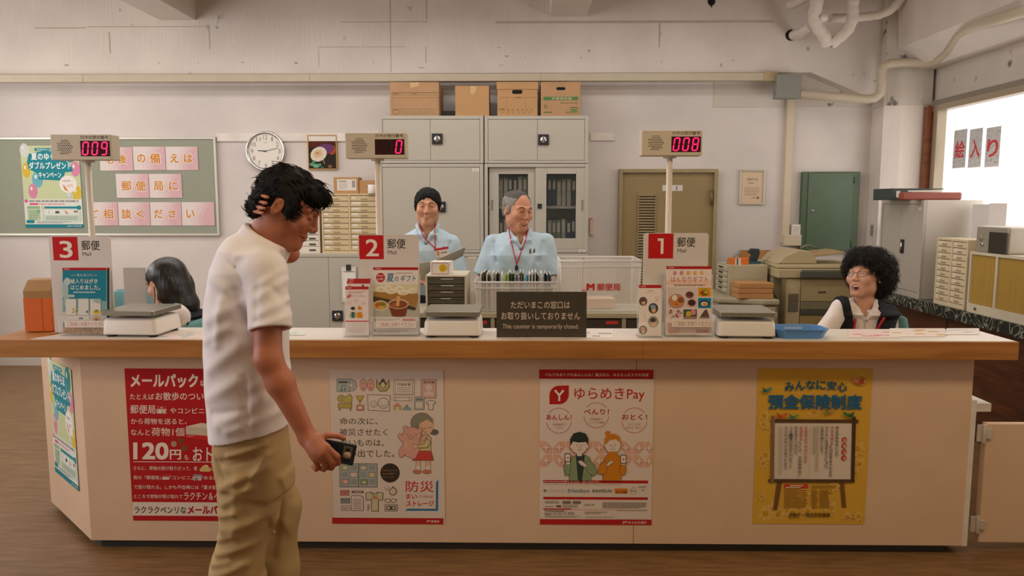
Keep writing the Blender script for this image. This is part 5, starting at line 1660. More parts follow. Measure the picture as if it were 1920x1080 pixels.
A.part = 'lettering'
A.text('営業許可証', 1399, 334, 1420, 338.5, '#6b5a45', .006, 1)
A.line([(1390, 323), (1428, 323), (1428, 379), (1390, 379)], .5, '#b99a72', 1, True)
A.small(1402, 342, 1412, 344.5, 1, '#8a765a', .6, 1); A.small(1395, 351, 1424, 367, 5, '#9a8568', .35, 1, 2); A.small(1408, 370, 1420, 372, 1, '#8a765a', .6, 1); A.rect(1419, 368.5, 1423, 373, '#b5553f', 2)
A.build(ce)

# green steel panel (fuse box)
a, b, z0, z1 = rc(1502, 322, 1610, 473, YW - .05)
gp = thing('fuse_box', 'tall grey-green steel fuse box on the wall above the copier', 'panel', ((a + b) / 2, YW, z0))
GRN = mat('#4a5d44', .5, noise=.04)
w, h = b - a, z1 - z0
box('housing', GRN, -w / 2, w / 2, -.05, -.0005, 0, h, gp, bevel=.004)
dr_ = box('door', mat('#50654b', .5, noise=.04), -w / 2 + .055, w / 2 - .065, -.058, -.05, .02, h - .012, gp, bevel=.003)
kx = -w / 2 + (1524 - 1502) * w / 108
MB().lathe([(0, -.066), (.012, -.066), (.014, -.058)], (kx, 0, h * .52), axis='y', n=16).box(kx - .006, kx + .006, -.07, -.066, h * .52 - .012, h * .52 + .012).build('lock', CHROME, dr_)
for zz in (.08, h - .08):
    MB().cyl((w / 2 - .06, -.062, zz - .03), (w / 2 - .06, -.062, zz + .03), .006, 10).build('hinge', GRN, gp)

# recessed pull on the corner column, socket below the duct
c = at(1635, 432, 6.95)
pu = MB().box(-.022, .022, -.006, .0, -.065, .065).build('recessed_pull', mat('#b9ae9e', .35, metal=.5, noise=0), corner_column, loc=(at(1635, 432, 6.97).x, 6.972, c.z), rot=(0, 0, -.49), bevel=.002)
MB().box(-.012, .012, -.0075, -.006, -.05, .05).build('recess', mat('#6d665b', .6), pu)

# ------------------------------------------------------------------ cable ducts and junction box
DUCT = mat('#bfb29b', .5, noise=.03)
za, zb2 = at(760, 153, YB - .03).z, at(760, 138.5, YB - .03).z
x1 = at(1452, 145, YB).x
dt = thing('cable_duct', 'long beige cable duct along the foot of the concrete beam', 'duct', (0, YB, za))
MB().box(-6.5, x1, -.05, -.002, 0, zb2 - za).build('duct_body', DUCT, dt, bevel=.004)
m = MB()
for px in (155, 580, 1014):
    q = at(px, 146, YB - .05).x
    m.box(q - .003, q + .003, -.0515, -.002, -.001, zb2 - za + .001)
m.box(x1 - .11, x1 + .015, -.056, -.002, -.004, zb2 - za + .012)
m.build('duct_joint', mat('#b09c78', .5), dt, bevel=.001)
a, b, z0, z1 = rc(1456, 139, 1503, 184, YB - .1)
jb = MB().box(a, b, YB - .1, YB - .001, z0, z1).build('junction_box', mat('#84857c', .45, noise=.02), None, bevel=.004)
tag(jb, 'grey steel junction box where the cable ducts meet', 'junction box')
vx0, vx1, _, _ = rc(1472, 300, 1485, 310, YW - .04)
v1 = thing('cable_duct', 'vertical beige duct running down from the junction box', 'duct', ((vx0 + vx1) / 2, YW, at(1478, 456, YW - .04).z), 0)
zt_ = at(1478, 184, YW - .04).z - v1.location.z
ww = vx1 - vx0
MB().box(-ww / 2, ww / 2, -.045, -.0005, 0, zt_).build('duct_body', mat('#d3c3a9', .5, noise=.02), v1, bevel=.004)
a, b, z0, z1 = rc(1470, 440, 1503, 461, YW - .06)
MB().box(a - v1.location.x, b - v1.location.x, -.06, -.0005, z0 - v1.location.z, z1 - v1.location.z).build('elbow', mat('#d3c3a9', .5, noise=.02), v1, bevel=.006)
a, b, z0, z1 = rc(1485, 421, 1501, 446, YW - .05)
sk_ = thing('wall_socket', 'white socket box at the foot of the vertical duct', 'socket', ((a + b) / 2, YW, z0))
box('socket_box', WHITEP, -(b - a) / 2, (b - a) / 2, -.05, -.0005, 0, z1 - z0, sk_, bevel=.004)
box('socket_face', mat('#d8cfc4', .4), -(b - a) / 2 + .012, (b - a) / 2 - .01, -.054, -.05, .015, z1 - z0 - .015, sk_, bevel=.002)

# round duct from the box, up over the column and along the window wall
m = MB()
P = lambda x, y, Y: at(x, y, Y)
pts = [P(1500, 177, 7.03), P(1560, 181.5, 7.0), P(1626, 186, 6.93), P(1640, 184, 6.91), P(1650, 176, 6.90), P(1653, 160, 6.90), P(1653, 136, 6.90), P(1656, 124, 6.90), P(1668, 119, 6.89), P(1690, 118, 6.88), P(1735, 118, 6.84),
       P(1756, 114, 6.70), P(1778, 95, 6.45), P(1800, 62, 6.15), P(1820, 48, 5.95), P(1870, 36, 5.6), P(1960, 8, 5.0)]
m.tube(pts, .040, 16)
rd = m.build('round_duct', DUCT, None)
tag(rd, 'beige round duct bending up over the corner column and along the window wall', 'duct')

# insulated pipes at the top right, wrapped in tape
LAG = concrete('pipe_lagging', '#ddd2c6', .5)


def lagged(label, pts, r, rings=True):
    """Pipe wrapped in tape: the radius ripples along its run."""
    q = []
    for i in range(len(pts) - 1):
        n = max(2, int((pts[i + 1] - pts[i]).length / .018))
        for k in range(n):
            q.append(pts[i].lerp(pts[i + 1], k / n))
    q.append(pts[-1])
    for _ in range(2):
        q = [q[0]] + [(q[i - 1] + q[i] * 2 + q[i + 1]) / 4 for i in range(1, len(q) - 1)] + [q[-1]]
    rr = random.Random(len(label))
    rs = [r * (1 + (.05 if (i // 2) % 2 else -.03) + .05 * (rr.random() - .5)) for i in range(len(q))]
    o = MB().tube(q, rs, 18).build('lagged_pipe', LAG, None)
    return tag(o, label, 'pipe', 'lagged pipes under the ceiling')


lagged('lagged pipe rising to the ceiling, left one of the two uprights', [P(1531, -40, 6.62), P(1531, 10, 6.62), P(1526, 30, 6.66), P(1532, 50, 6.68), P(1545, 66, 6.68), P(1552, 86, 6.70)], .052)
lagged('lagged pipe rising to the ceiling, right one of the two uprights', [P(1599, -40, 6.66), P(1599, 36, 6.66), P(1590, 56, 6.67), P(1572, 72, 6.68), P(1556, 84, 6.70)], .048)
lagged('short lagged pipe that enters a hole in the beam', [P(1487, 66, 7.08), P(1502, 62, 6.92), P(1522, 50, 6.72)], .043)
lagged('lagged pipe running level behind the uprights and up to the right', [P(1556, 34, 6.85), P(1600, 34, 6.86), P(1650, 28, 6.86), P(1672, 18, 6.84), P(1694, -6, 6.80), P(1700, -30, 6.8)], .036)
lagged('stub of lagged pipe at the ceiling left of the uprights', [P(1480, 10, 6.9), P(1498, 2, 6.75), P(1524, -14, 6.6)], .042)
hc = P(1483, 66, YB)
ho = MB().lathe([(0, -.003), (.05, -.003), (.05, 0)], axis='y', n=24).build('pipe_hole', mat('#1f1a16', .9), None)
ho.location = hc
tag(ho, 'dark pipe hole in the concrete beam at the top right', 'hole')
hc = P(1334, 3, YB)
ho = MB().lathe([(0, -.004), (.034, -.004), (.034, 0)], axis='y', n=24).box(-.005, .005, -.01, -.003, -.05, -.02).build('pipe_hole', mat('#17130f', .9), None)
ho.location = hc
tag(ho, 'small dark hole with a wire end near the ceiling above the olive door', 'hole')
vc = P(1545, 34, 6.62)
va = MB().lathe([(0, -.02), (.026, -.02), (.03, -.012), (.03, .05), (0, .05)], axis='y', n=24).box(-.02, .02, -.023, -.02, -.003, .003).build('round_pipe_plug', mat('#ded5ca', .5), None)
va.location = vc
tag(va, 'round white pipe cap between the two upright lagged pipes', 'plug')

# ------------------------------------------------------------------ work desk behind the counter, with crates
YK = 4.30
zd = at(1000, 587, YK).z
kx0, kx1 = at(770, 590, YK).x, at(1262, 590, YK).x
dk = thing('work_desk', 'grey desk with dark red-tabbed drawers behind the closed sign', 'desk', ((kx0 + kx1) / 2, YK, 0))
w = kx1 - kx0
MB().box(-w / 2, w / 2, 0, .42, zd - .03, zd).build('desk_top', mat('#b0a890', .5, noise=.02), dk, bevel=.004)
m = MB().box(-w / 2, w / 2, .39, .41, 0, zd - .03)
for f_ in (0, .31, .545, .82, 1):
    x = -w / 2 + .012 + (w - .024) * f_
    m.box(x - .012, x + .012, .01, .389, 0, zd - .03)
m.build('desk_frame', mat('#a29a84', .5, noise=.02), dk)
rr = random.Random(5)
for i, (f0, f1) in enumerate(((0, .31), (.31, .545), (.545, .82), (.82, 1))):
    xa, xb = -w / 2 + .012 + (w - .024) * f0 + .014, -w / 2 + .012 + (w - .024) * f1 - .014
    for k in range(5):
        zt_ = zd - .036 - k * .12
        d_ = MB().box(xa, xb, .015, .38, zt_ - .112, zt_).build('drawer', mat('#3a352f', .35, noise=0), dk, bevel=.004)
        MB().box(xb - .09, xb - .02, .012, .0149, zt_ - .03, zt_ - .012).build('tab', mat('#c03a34', .5, noise=0), d_)


def desk_z(t):
    t.location.z = zd
    return t


CLEAR = mat('#f2efe9', .18, noise=0, alpha=.30)
RIMC = mat('#efebe4', .3, noise=0, alpha=.50)


def open_box(par, wb, wt, db, dt_, h, t=.003, slats=None):
    """Tapered open plastic box; front face at y = 0, centred on x."""
    oy = (db - dt_) / 2
    B = [(-wb / 2, 0), (wb / 2, 0), (wb / 2, db), (-wb / 2, db)]
    T = [(-wt / 2, oy), (wt / 2, oy), (wt / 2, oy + dt_), (-wt / 2, oy + dt_)]
    v = [(*p, .004) for p in B] + [(*p, h) for p in T]
    m = MB().add(v, [(0, 1, 2, 3), (0, 1, 5, 4), (1, 2, 6, 5), (2, 3, 7, 6), (3, 0, 4, 7)])
    o = m.build('shell', CLEAR, par)
    so = o.modifiers.new('solid', 'SOLIDIFY'); so.thickness = t
    r_ = MB()
    for z, e in ((h, .012), (h - .035, .008)):
        k = z / h
        q = [(B[i][0] + (T[i][0] - B[i][0]) * k + (e * .4 if B[i][0] > 0 else -e * .4), B[i][1] + (T[i][1] - B[i][1]) * k + (e * .4 if B[i][1] > 0 else -e * .4), z) for i in range(4)]
        r_.tube(q + [q[0], q[1]], e * .5, 8)
    r_.build('rim', RIMC, par)
    c_ = MB()
    for i in range(4):
        c_.tube([(*B[i], .006), (*T[i], h)], .006, 8)
    c_.build('corner_post', RIMC, par)
    return oy


# big clear box with red lettering
a, b, z0, z1 = rc(1051, 489, 1200, 584, YK + .06)
bx = desk_z(thing('clear_storage_box', 'big clear plastic box with red post office lettering on the desk', 'box', ((a + b) / 2, YK + .06, 0)))
h = z1 - zd
open_box(bx, (b - a) * .97, b - a, .31, .33, h)
A = Art(0, 0, 100, 20, .225, .045, y=-.003)
A.part = 'lettering'
A.line([(14, 2), (14, 14), (10, 19), (3, 18), (1, 14)], 1.6, '#c9302c', 1); A.line([(17, 2), (17, 15), (12, 21), (2, 20)], .8, '#c9302c', 1)
A.text('M', 15.5, 2, 33, 18, '#c9302c', .06, 1); A.text('郵便局', 41, 1, 100, 19, '#c9302c', .03, 1)
for n_, (mb, cs) in A.parts().items():
    o = link(n_, mb.mesh_flat(n_), [paper(q) for q in cs], bx)
    o.location = (at(1126, 536, YK + .06).x - bx.location.x, -.009, at(1126, 545, YK + .06).z - zd)
c = at(1124, 575, YK + .2)
pk = box('parcel', mat('#d9b79c', .7), -.09, .085, -.06, .1, 0, .055)
pk.location = (c.x, YK + .2, zd + .009)
pk.rotation_euler = (0, 0, .06)
tag(pk, 'flat pinkish parcel lying inside the big clear box', 'parcel')

# crate of folders
a, b, z0, z1 = rc(891, 529, 1042, 584, YK + .05)
cr = desk_z(thing('file_crate', 'low clear plastic crate holding upright file folders', 'crate', ((a + b) / 2, YK + .05, 0)))
hcr = z1 - zd
open_box(cr, (b - a) * .93, b - a, .28, .30, hcr)
m = MB()
for k in range(1, 4):
    x = -(b - a) / 2 + (b - a) * k / 4
    m.box(x - .002, x + .002, -.006, -.002, hcr - .05, hcr)
m.build('rib', RIMC, cr)
kinds = [('white', '#e6e0d8'), ('dark grey', '#3b3a36'), ('cream', '#d8cdb2'), ('dark grey', '#45433c'), ('cream', '#cfc5a8'), ('olive', '#6d6a4c'), ('dark grey', '#34332f'), ('cream', '#ddd3ba'), ('lime green', '#8fbf2e'), ('cream', '#cbbf9f'),
         ('navy', '#31414f'), ('navy', '#2b3a48'), ('dark grey', '#3a3a36'), ('olive', '#5f5d48'), ('dark grey', '#33322e'), ('sky blue', '#4f9bc2'), ('cream', '#d9cfb6'), ('white', '#dfd8cc'), ('cream', '#c9bfa6'), ('dark grey', '#44423c'),
         ('white', '#dcd5c8'), ('dark grey', '#3a3934'), ('teal', '#33565c'), ('teal', '#2c4b52')]
n = len(kinds)
rr = random.Random(9)
xl, xr_ = a + .03, b - .03
proto = {}
for i, (nm, col) in enumerate(kinds):
    x = xl + (xr_ - xl) * i / (n - 1)
    big = nm in ('lime green', 'sky blue')
    t = thing('file_folder', '', 'folder', (x, YK + .10, zd + .008), rr.uniform(-.04, .04) if not big else -.62, 'file folders in the crate')
    hf = at(972, 512, YK + .12).z - zd - .008 + rr.uniform(-.012, .006)
    MB().prism([(-.0022, 0), (.0025, 0), (.004, hf), (-.004, hf)], 0, .225 if not big else .085, 'y').build('cover', mat(col, .6, noise=.02), t)
    MB().box(-.0015, .0015, .004, .215 if not big else .08, .01, hf + .004).build('papers', paper('#e2dace'), t)
    where = 'left' if i < 8 else ('middle' if i < 16 else 'right')
    t['label'] = ('%s folder standing askew in the clear crate' % nm) if big else '%s file folder in the %s part of the clear crate' % (nm, {'left': 'left', 'middle': 'middle', 'right': 'right'}[where])

# five-drawer unit with tissue box
a, b, z0, z1 = rc(798, 516, 875, 592, YK + .02)
du = thing('drawer_unit', 'beige desktop unit with five smoky clear drawers', 'drawers', ((a + b) / 2, YK + .02, zd))
w, h = b - a, z1 - zd
frame(MB().box(-w / 2, w / 2, .27, .30, 0, h), -w / 2, w / 2, 0, h, 0, .27, .012, .01).build('carcass', mat('#cfc6b0', .5, noise=.02), du, bevel=.003)
for k in range(5):
    z = .012 + (h - .026) * k / 5
    hh = (h - .026) / 5
    d_ = MB().box(-w / 2 + .014, w / 2 - .014, .006, .26, z + .001, z + hh - .003).box(-w / 2 + .016, w / 2 - .016, -.002, .006, z + hh * .72, z + hh - .004).build('drawer', mat('#5b5745', .25, noise=.15, scale=18), du, bevel=.001)
    MB().box(-.03, .045 - .02 * rr.random(), -.0035, -.0021, z + hh * .74, z + hh - .006).build('label', paper('#ddd6cc'), d_)
ztop = zd + h
a, b, z0, z1 = rc(811, 488, 842, 511, YK + .10)
tb = thing('tissue_box', 'small white box with a red bordered label on top of the drawer unit', 'box', ((a + b) / 2, YK + .06, ztop), -.1)
w, h = b - a, .075
MB().box(-w / 2 - .01, w / 2 + .01, 0, .10, 0, h).build('carton', mat('#e6dfd8', .6, noise=.01), tb, bevel=.003)
A = Art(0, 0, 31, 21, w, h * .9, y=0)
A.part = 'label'
A.rect(0, 0, 31, 20, '#a83a4a', 1); A.rect(.8, .8, 30.2, 19.2, '#e9ded6', 2); A.circ(21, 9.5, 7.6, '#dcb92a', 3)
for k in range(3):
    A.small(16, 6 + k * 3, 26, 8 + k * 3, 1, '#b98a2a', .7, 4, k)
A.build(tb)
# pen stand to the right of the drawers
c = at(886, 562, YK + .1)
pn = MB().lathe([(0, 0), (.018, 0), (.018, .006), (.016, .01), (.018, .014), (.018, .10), (.010, .125), (.004, .13), (0, .13)], n=20).build('correction_bottle', mat('#e5ddd4', .4, noise=0))
pn.location = (c.x, YK + .1, zd)
tag(pn, 'white bottle standing on the desk right of the drawer unit', 'bottle')

# ------------------------------------------------------------------ marble worktop along the window wall
ZW = .87
xw = onz(1760, 571.5, ZW).x
wt_ = thing('marble_worktop', 'black marble worktop on a dark wood base below the window', 'worktop', (xw, 0, 0))
MB().box(0, XR - .002 - xw, 2.9, 6.94, ZW - .085, ZW).build('marble_top', marble_mat(), wt_, bevel=.006)
MB().box(.06, XR - .002 - xw, 2.9, 6.94, 0, ZW - .085).build('wood_base', wood('dark_wood_base', '#3f2415', '#6a3d22', (10, 1.2, 10)), wt_)
kb = MB()
for y in (3.6, 4.5, 5.4, 6.3):
    kb.box(.055, .06, y - .003, y + .003, .05, ZW - .09)
kb.build('base_joint', mat('#241409', .6, noise=0), wt_)

# grey two-door cupboard on the worktop; its doors face the office, so its long side runs along the wall
p0, p1 = onz(1650, 541, ZW), onz(1731, 561, ZW)
yn, yf = p1.y, p1.y + .68
xc = xw + .02
tz = at(1735, 375, yn).z
tc_ = thing('steel_cupboard', 'grey steel cupboard standing on the marble worktop', 'cupboard', (xc, yn, ZW))
dx = .44
hc_ = tz - ZW
MB().box(.02, dx, 0, yf - yn, 0, hc_).build('carcass', mat('#c3bbb0', .45, noise=.02), tc_, bevel=.004)
L = yf - yn
fm = MB()
for (ya, yb_, za, zb2) in ((0, .03, 0, hc_), (L - .03, L, 0, hc_), (.03, L - .03, 0, .045), (.03, L - .03, hc_ - .03, hc_)):
    fm.box(0, .02, ya, yb_, za, zb2)
fm.build('front_frame', GREYM, tc_, bevel=.002)
d1_ = MB().box(.004, .016, .033, L * .52, .048, hc_ - .033).build('door', GREYM, tc_, bevel=.002)
d2_ = MB().box(.004, .016, L * .52 + .003, L - .033, .048, hc_ - .033).build('door', GREYM, tc_, bevel=.002)
zh_ = at(1693, 461, yn + .36).z - ZW
h_ = MB().box(-.004, .004, L * .50 - .07, L * .50 - .02, zh_ - .055, zh_ + .055).build('handle', BLACK, d1_, bevel=.002)
MB().cyl((-.006, L * .50 - .045, zh_ - .035), (-.006, L * .50 - .045, zh_ + .035), .010, 12).build('latch', CHROME, h_)
MB().box(.003, .004, .045, .085, hc_ - .075, hc_ - .055).build('label', paper('#e2dad0'), d1_)

# two binders lying on the cupboard
bz = ZW + hc_
c0, c1 = at(1667, 368, yn + .25), at(1770, 348, yn + .2)
bd = thing('binder', 'dark binder with a white spine window lying on the steel cupboard', 'binder', (c0.x, yn + .1, bz))
wd_ = c1.x - c0.x
MB().box(0, wd_, .1, .42, 0, .006).box(0, wd_, .1, .42, .082, .09).box(0, .006, .1, .42, .006, .082).build('cover', mat('#33403c', .5), bd, bevel=.002)
MB().box(.012, wd_ - .01, .11, .41, .062, .078).build('papers', paper('#d9d2c6'), bd)
MB().box(.03, .06, .0985, .1, .02, .07).build('spine_label', paper('#d9d2c6'), bd)
MB().box(.006, wd_ * .3, .1, .104, .006, .082).build('spine', mat('#2f3a37', .5), bd)
rb = thing('binder', 'brick red binder lying on the steel cupboard', 'binder', (at(1692, 360, yn + .03).x, yn + .03, bz), -.03)
MB().box(0, at(1803, 360, yn + .03).x - at(1692, 360, yn + .03).x, 0, .068, 0, .058).build('cover', mat('#8f4531', .5), rb, bevel=.012)

# white boxes behind the drawer block
for k, (x0, y0, x1, y1, Y, lb, col) in enumerate(((1800, 383, 1822, 462, yn - .25, 'tall white box behind the beige drawer block on the worktop', '#dcd8d6'), (1822, 381, 1900, 440, yn - .45, 'wide white box standing behind the grey cash machine', '#e8e4e2'))):
    a, b, z0, z1 = rc(x0, y0, x1, y1, Y)
    o = box('white_box', mat(col, .5, noise=.02), -(b - a) / 2, (b - a) / 2, 0, .2, 0, z1 - ZW, None, bevel=.003)
    o.location = (max((a + b) / 2, xw + .35 + (b - a) / 2), Y, ZW)
    tag(o, lb, 'box')

# beige drawer block facing the office
p0, p1 = onz(1751, 568, ZW), onz(1808, 582, ZW)
ya, yb_ = p1.y, p0.y
bl = thing('drawer_cabinet', 'beige two-column drawer cabinet on the marble worktop', 'cabinet', (xw + .015, (ya + yb_) / 2, ZW), -PI / 2, 'beige multi-drawer cabinets')
w = yb_ - ya
h = at(1812, 450, ya).z - ZW
m = frame(MB().box(-w / 2, w / 2, .03, .32, 0, h), -w / 2, w / 2, 0, h, 0, .03, .016, .03)
m.box(-.008, .008, 0, .03, .03, h - .016)
m.build('carcass', mat('#d9c9a8', .5, noise=.02), bl, bevel=.002)
for i in range(2):
    drawer_block(bl, -w / 2 + i * w / 2 + .01, -w / 2 + (i + 1) * w / 2 - .01, .032, h - .018, 10, .004, .5, random.Random(31 + i), mat('#dccba6', .5, noise=.02))

# shutter cabinet with mustard panels, cash machine on it
ya2, yb2 = ya - 1.0, ya - .035
sh = thing('shutter_cabinet', 'low cream cabinet with mustard yellow sliding panels on the worktop', 'cabinet', (xw + .012, (ya2 + yb2) / 2, ZW), -PI / 2)
w = yb2 - ya2
h2 = at(1816, 471, yb2).z - ZW
CRM = mat('#d6cbb4', .5, noise=.02)
MB().box(-w / 2, w / 2, .03, .32, 0, h2).build('carcass', CRM, sh, bevel=.003)
m = frame(MB(), -w / 2, w / 2, 0, h2, 0, .03, .018, .06)
for f_ in (.30, .62):
    m.box(-w / 2 + w * f_ - .01, -w / 2 + w * f_ + .01, 0, .03, .06, h2 - .018)
m.build('front_frame', CRM, sh)
MUS = mat('#b08d3c', .6, noise=.06, scale=3, stretch=(30, 1, 1))
for f0, f1 in ((0, .30), (.30, .62), (.62, 1)):
    MB().box(-w / 2 + w * f0 + .012, -w / 2 + w * f1 - .012, .012, .028, .062, h2 - .02).build('panel', MUS, sh)
MB().lathe([(0, -.006), (.010, -.006), (.010, 0)], (-w / 2 + .10, 0, .03), axis='y', n=14).build('lock', mat('#5d574a', .4), sh)
cm = thing('cash_machine', 'grey metal cash machine with a dark slot on the cream cabinet', 'machine', (xw + .03, yb2 - .02, ZW + h2), -PI / 2)
hm = at(1830, 424, yb2 - .1).z - ZW - h2
MB().box(0, .34, 0, .26, 0, hm).build('machine_body', mat('#aaa394', .35, metal=.3, noise=.03), cm, bevel=.012)
MB().box(.16, .34, -.012, 0, .0, hm * .8).build('dark_front', mat('#33312c', .4), cm, bevel=.003)
MB().lathe([(0, -.008), (.012, -.008), (.013, 0)], (.08, 0, hm * .3), axis='y', n=16).build('key_lock', CHROME, cm)
MB().lathe([(0, -.003), (.022, -.003), (.022, 0)], (.06, 0, hm * .55), axis='y', n=20).build('badge', mat('#9a927f', .5), cm)

# ------------------------------------------------------------------ copier and the corner desk
YP = 6.10
def cz(y, Y=YP):
    return at(1520, y, Y).z


cx0, cx1 = at(1474, 520, YP).x, at(1612, 520, YP).x
cp = thing('photocopier', 'large beige photocopier with a sheet feeder below the green fuse box', 'copier', (cx0, YP, 0))
w = cx1 - cx0
TAN, TAN2, TDK = mat('#b3a47f', .5, noise=.02), mat('#a6966f', .5, noise=.02), mat('#4d4c44', .45, noise=0)
ztop_, zbody = cz(504), cz(521)
MB().box(0, w, 0, .56, 0, zbody).build('machine_body', TAN2, cp, bevel=.006)
MB().prism([(-.075, zbody - .11), (-.02, zbody - .20), (.0, zbody - .20), (.0, zbody - .004), (-.075, zbody - .004)], .10, .56, 'y').build('side_tray', mat('#8c8468', .5), cp, bevel=.004)
MB().box(-.075, w + .02, -.03, .58, zbody, ztop_).build('scanner_bed', TAN, cp, bevel=.008)
MB().box(-.07, w + .02, .0, .58, ztop_ + .004, ztop_ + .032).build('platen_cover', mat('#bfae88', .5, noise=.02), cp, bevel=.006)
zf = cz(466, YP + .2)
MB().prism([(-.06, ztop_ + .033), (.0, zf - .05), (.12, zf), (.20, zf - .012), (.26, zf - .075), (.27, ztop_ + .033)], .06, .5, 'y').build('sheet_feeder', TAN, cp, bevel=.012)
MB().prism([(.22, zf - .045), (.50, zf - .015), (.50, zf - .03), (.24, zf - .066)], .10, .46, 'y').build('feeder_tray', mat('#b89b6d', .5), cp, bevel=.003)
MB().box(.10, w - .02, -.06, .2, cz(520), cz(510)).build('paper_exit', TDK, cp, bevel=.004)
MB().box(.11, w - .02, -.05, .1, cz(509.6), cz(505)).build('exit_shelf', mat('#6d6a58', .5), cp, bevel=.003)
pnl = MB().box(.005, .115, -.012, 0, cz(640), cz(523)).build('left_panel', TAN, cp, bevel=.003)
cpz0, cpz1 = cz(552), cz(537)
MB().box(.02, .10, -.02, -.012, cz(551), cz(537)).build('card_slot', mat('#b9a389', .4), pnl, bevel=.003)
MB().box(.02, .10, -.02, -.012, cz(566), cz(552)).build('coin_panel', mat('#6d5f4a', .4), pnl, bevel=.003)
MB().box(.02, .10, -.018, -.012, cz(584), cz(567)).build('lower_panel', mat('#6a655a', .4), pnl, bevel=.003)
fd = MB().box(.12, w, -.012, 0, cz(565), cz(523)).build('front_door', TAN2, cp, bevel=.004)
MB().box(.26, .32, -.015, -.012, cz(549), cz(546)).build('door_grip', mat('#4a4334', .5), fd)
MB().box(.12, w, -.014, 0, cz(580), cz(566)).build('paper_drawer', mat('#7d765f', .5), cp, bevel=.003)
MB().box(.12, w, -.02, 0, cz(590), cz(581)).build('drawer_grip', TDK, cp, bevel=.003)
MB().box(.12, w, -.012, 0, .1, cz(591)).build('lower_drawer', mat('#9c8a5a', .5), cp, bevel=.003)
MB().tube([(.22, .3, zf - .0), (.28, .32, zf + .02), (.36, .3, zf - .005)], .012, 8).build('feeder_guide', mat('#6f7660', .5), cp)

# corner desk left of the copier
zk_ = at(1420, 562, 5.95).z
q0, q1 = at(1340, 550, 6.2), at(1463, 562, 5.95)
cdk = thing('corner_desk', 'grey-beige desk with a rounded edge left of the copier', 'desk', (q1.x, 5.95, 0))
wl = q1.x - q0.x + .03
prof = [(-wl, .75), (-wl, .42)] + [(-wl + .16 - .12 * math.cos(t) - .04, .30 - .22 * math.sin(t)) for t in (.2, .5, .8)] + [(-wl + .36, .0), (0, 0), (0, .75)]
MB().prism(prof, zk_ - .045, zk_, 'z').build('desk_top', mat('#a49b80', .5, noise=.02), cdk, bevel=.012)
MB().prism([(x * .985 - .004, y + .03) for x, y in prof[:-1]] + [(-.01, .74)], .0, zk_ - .046, 'z').build('desk_panel', mat('#8f8768', .55, noise=.02), cdk)
pdw = MB().box(-.40, -.03, .012, .031, zk_ - .26, zk_ - .06).build('drawer', mat('#b3a888', .5), cdk, bevel=.003)
MB().box(-.08, -.05, .006, .012, zk_ - .10, zk_ - .08).build('lock', mat('#4a463c', .4), pdw)
MB().box(-.40, -.03, .012, .031, zk_ - .50, zk_ - .27).build('drawer', mat('#b3a888', .5), cdk, bevel=.003)

# small drawer chest on it: back panel towards us, black handles on its left face
a, b, _, _ = rc(1366, 497, 1439, 550, 6.25)
zt_ = at(1400, 497, 6.25).z
ds = thing('drawer_chest', 'grey-beige chest of five small black-handled drawers on the corner desk', 'drawers', ((a + b) / 2, 6.25, zk_))
w, h = b - a, zt_ - zk_
MB().box(-w / 2, w / 2, 0, .36, 0, h).build('chest_body', mat('#b2a98c', .5, noise=.02), ds, bevel=.005)
for k in range(5):
    z = .02 + (h - .03) * k / 5
    d_ = MB().box(-w / 2 - .016, -w / 2, .02, .34, z, z + (h - .03) / 5 - .006).build('drawer', mat('#bdb598', .5), ds, bevel=.003)
    MB().box(-w / 2 - .026, -w / 2 - .016, .13, .23, z + (h - .03) * .1, z + (h - .03) * .15).build('handle', BLACK, d_, bevel=.002)
# three kraft paper packs
a, b, _, _ = rc(1384, 530, 1450, 562, 6.0)
hz = (at(1415, 531, 6.0).z - zk_) / 3
KRF = mat('#b98550', .65, noise=.04)
for k, nm in enumerate(('bottom', 'middle', 'top')):
    o = MB().box(-(b - a) / 2, (b - a) / 2, 0, .21, .001, hz - .001).build('paper_pack', KRF, None, bevel=.004)
    o.location = ((a + b) / 2 + (.004, -.003, .003)[k], 6.0, zk_ + k * hz)
    tag(o, 'brown wrapped paper pack, %s of the stack on the corner desk' % nm, 'paper pack', 'brown paper packs on the corner desk')
# things on the chest
c = at(1368, 497, 6.3)
ot = thing('card_tray', 'small bright orange box with a white band on the drawer chest', 'box', (c.x, 6.28, zt_))
w = at(1404, 497, 6.28).x - c.x
MB().box(0, w, 0, .08, 0, .055).build('box_body', mat('#d9701f', .55, noise=.02), ot, bevel=.002)
MB().box(w * .26, w * .56, -.001, .0005, 0, .053).build('band', paper('#d9d0c4'), ot)
MB().box(w * .34, w * .42, -.002, -.001, 0, .053).build('stripe', paper('#55524c'), ot)
c = at(1397, 497, 6.3)
pu2 = thing('hole_punch', 'dark hole punch standing behind the orange box', 'punch', (at(1412, 497, 6.42).x, 6.42, zt_))
MB().box(-.055, .055, -.05, .07, 0, .022).build('base', mat('#2f5560', .5), pu2, bevel=.004)
MB().prism([(-.045, .022), (.03, .022), (.05, .085), (.045, .125), (-.02, .128), (-.05, .095), (-.012, .075)], -.02, .03, 'y').build('lever', mat('#2c3332', .45), pu2, bevel=.006)
st_ = thing('stapler', 'grey stapler leaning on the orange box', 'stapler', (at(1378, 490, 6.33).x, 6.38, zt_), .2)
MB().prism([(-.05, 0), (.05, 0), (.05, .008), (-.05, .008)], -.015, .015, 'y').build('base', mat('#55605f', .4), st_)
MB().prism([(-.05, .012), (-.04, .012), (.055, .09), (.06, .105), (.04, .11), (-.055, .035)], -.014, .014, 'y').build('arm', mat('#8d9a9a', .4), st_, bevel=.004)
a, b, z0, z1 = rc(1384, 469, 1465, 540, 7.18)
wb = box('wooden_board', wood('plain_board', '#a9743f', '#c08c55', (8, 8, 1.5)), a, b, 7.17, 7.19, zk_ + .0, z1)
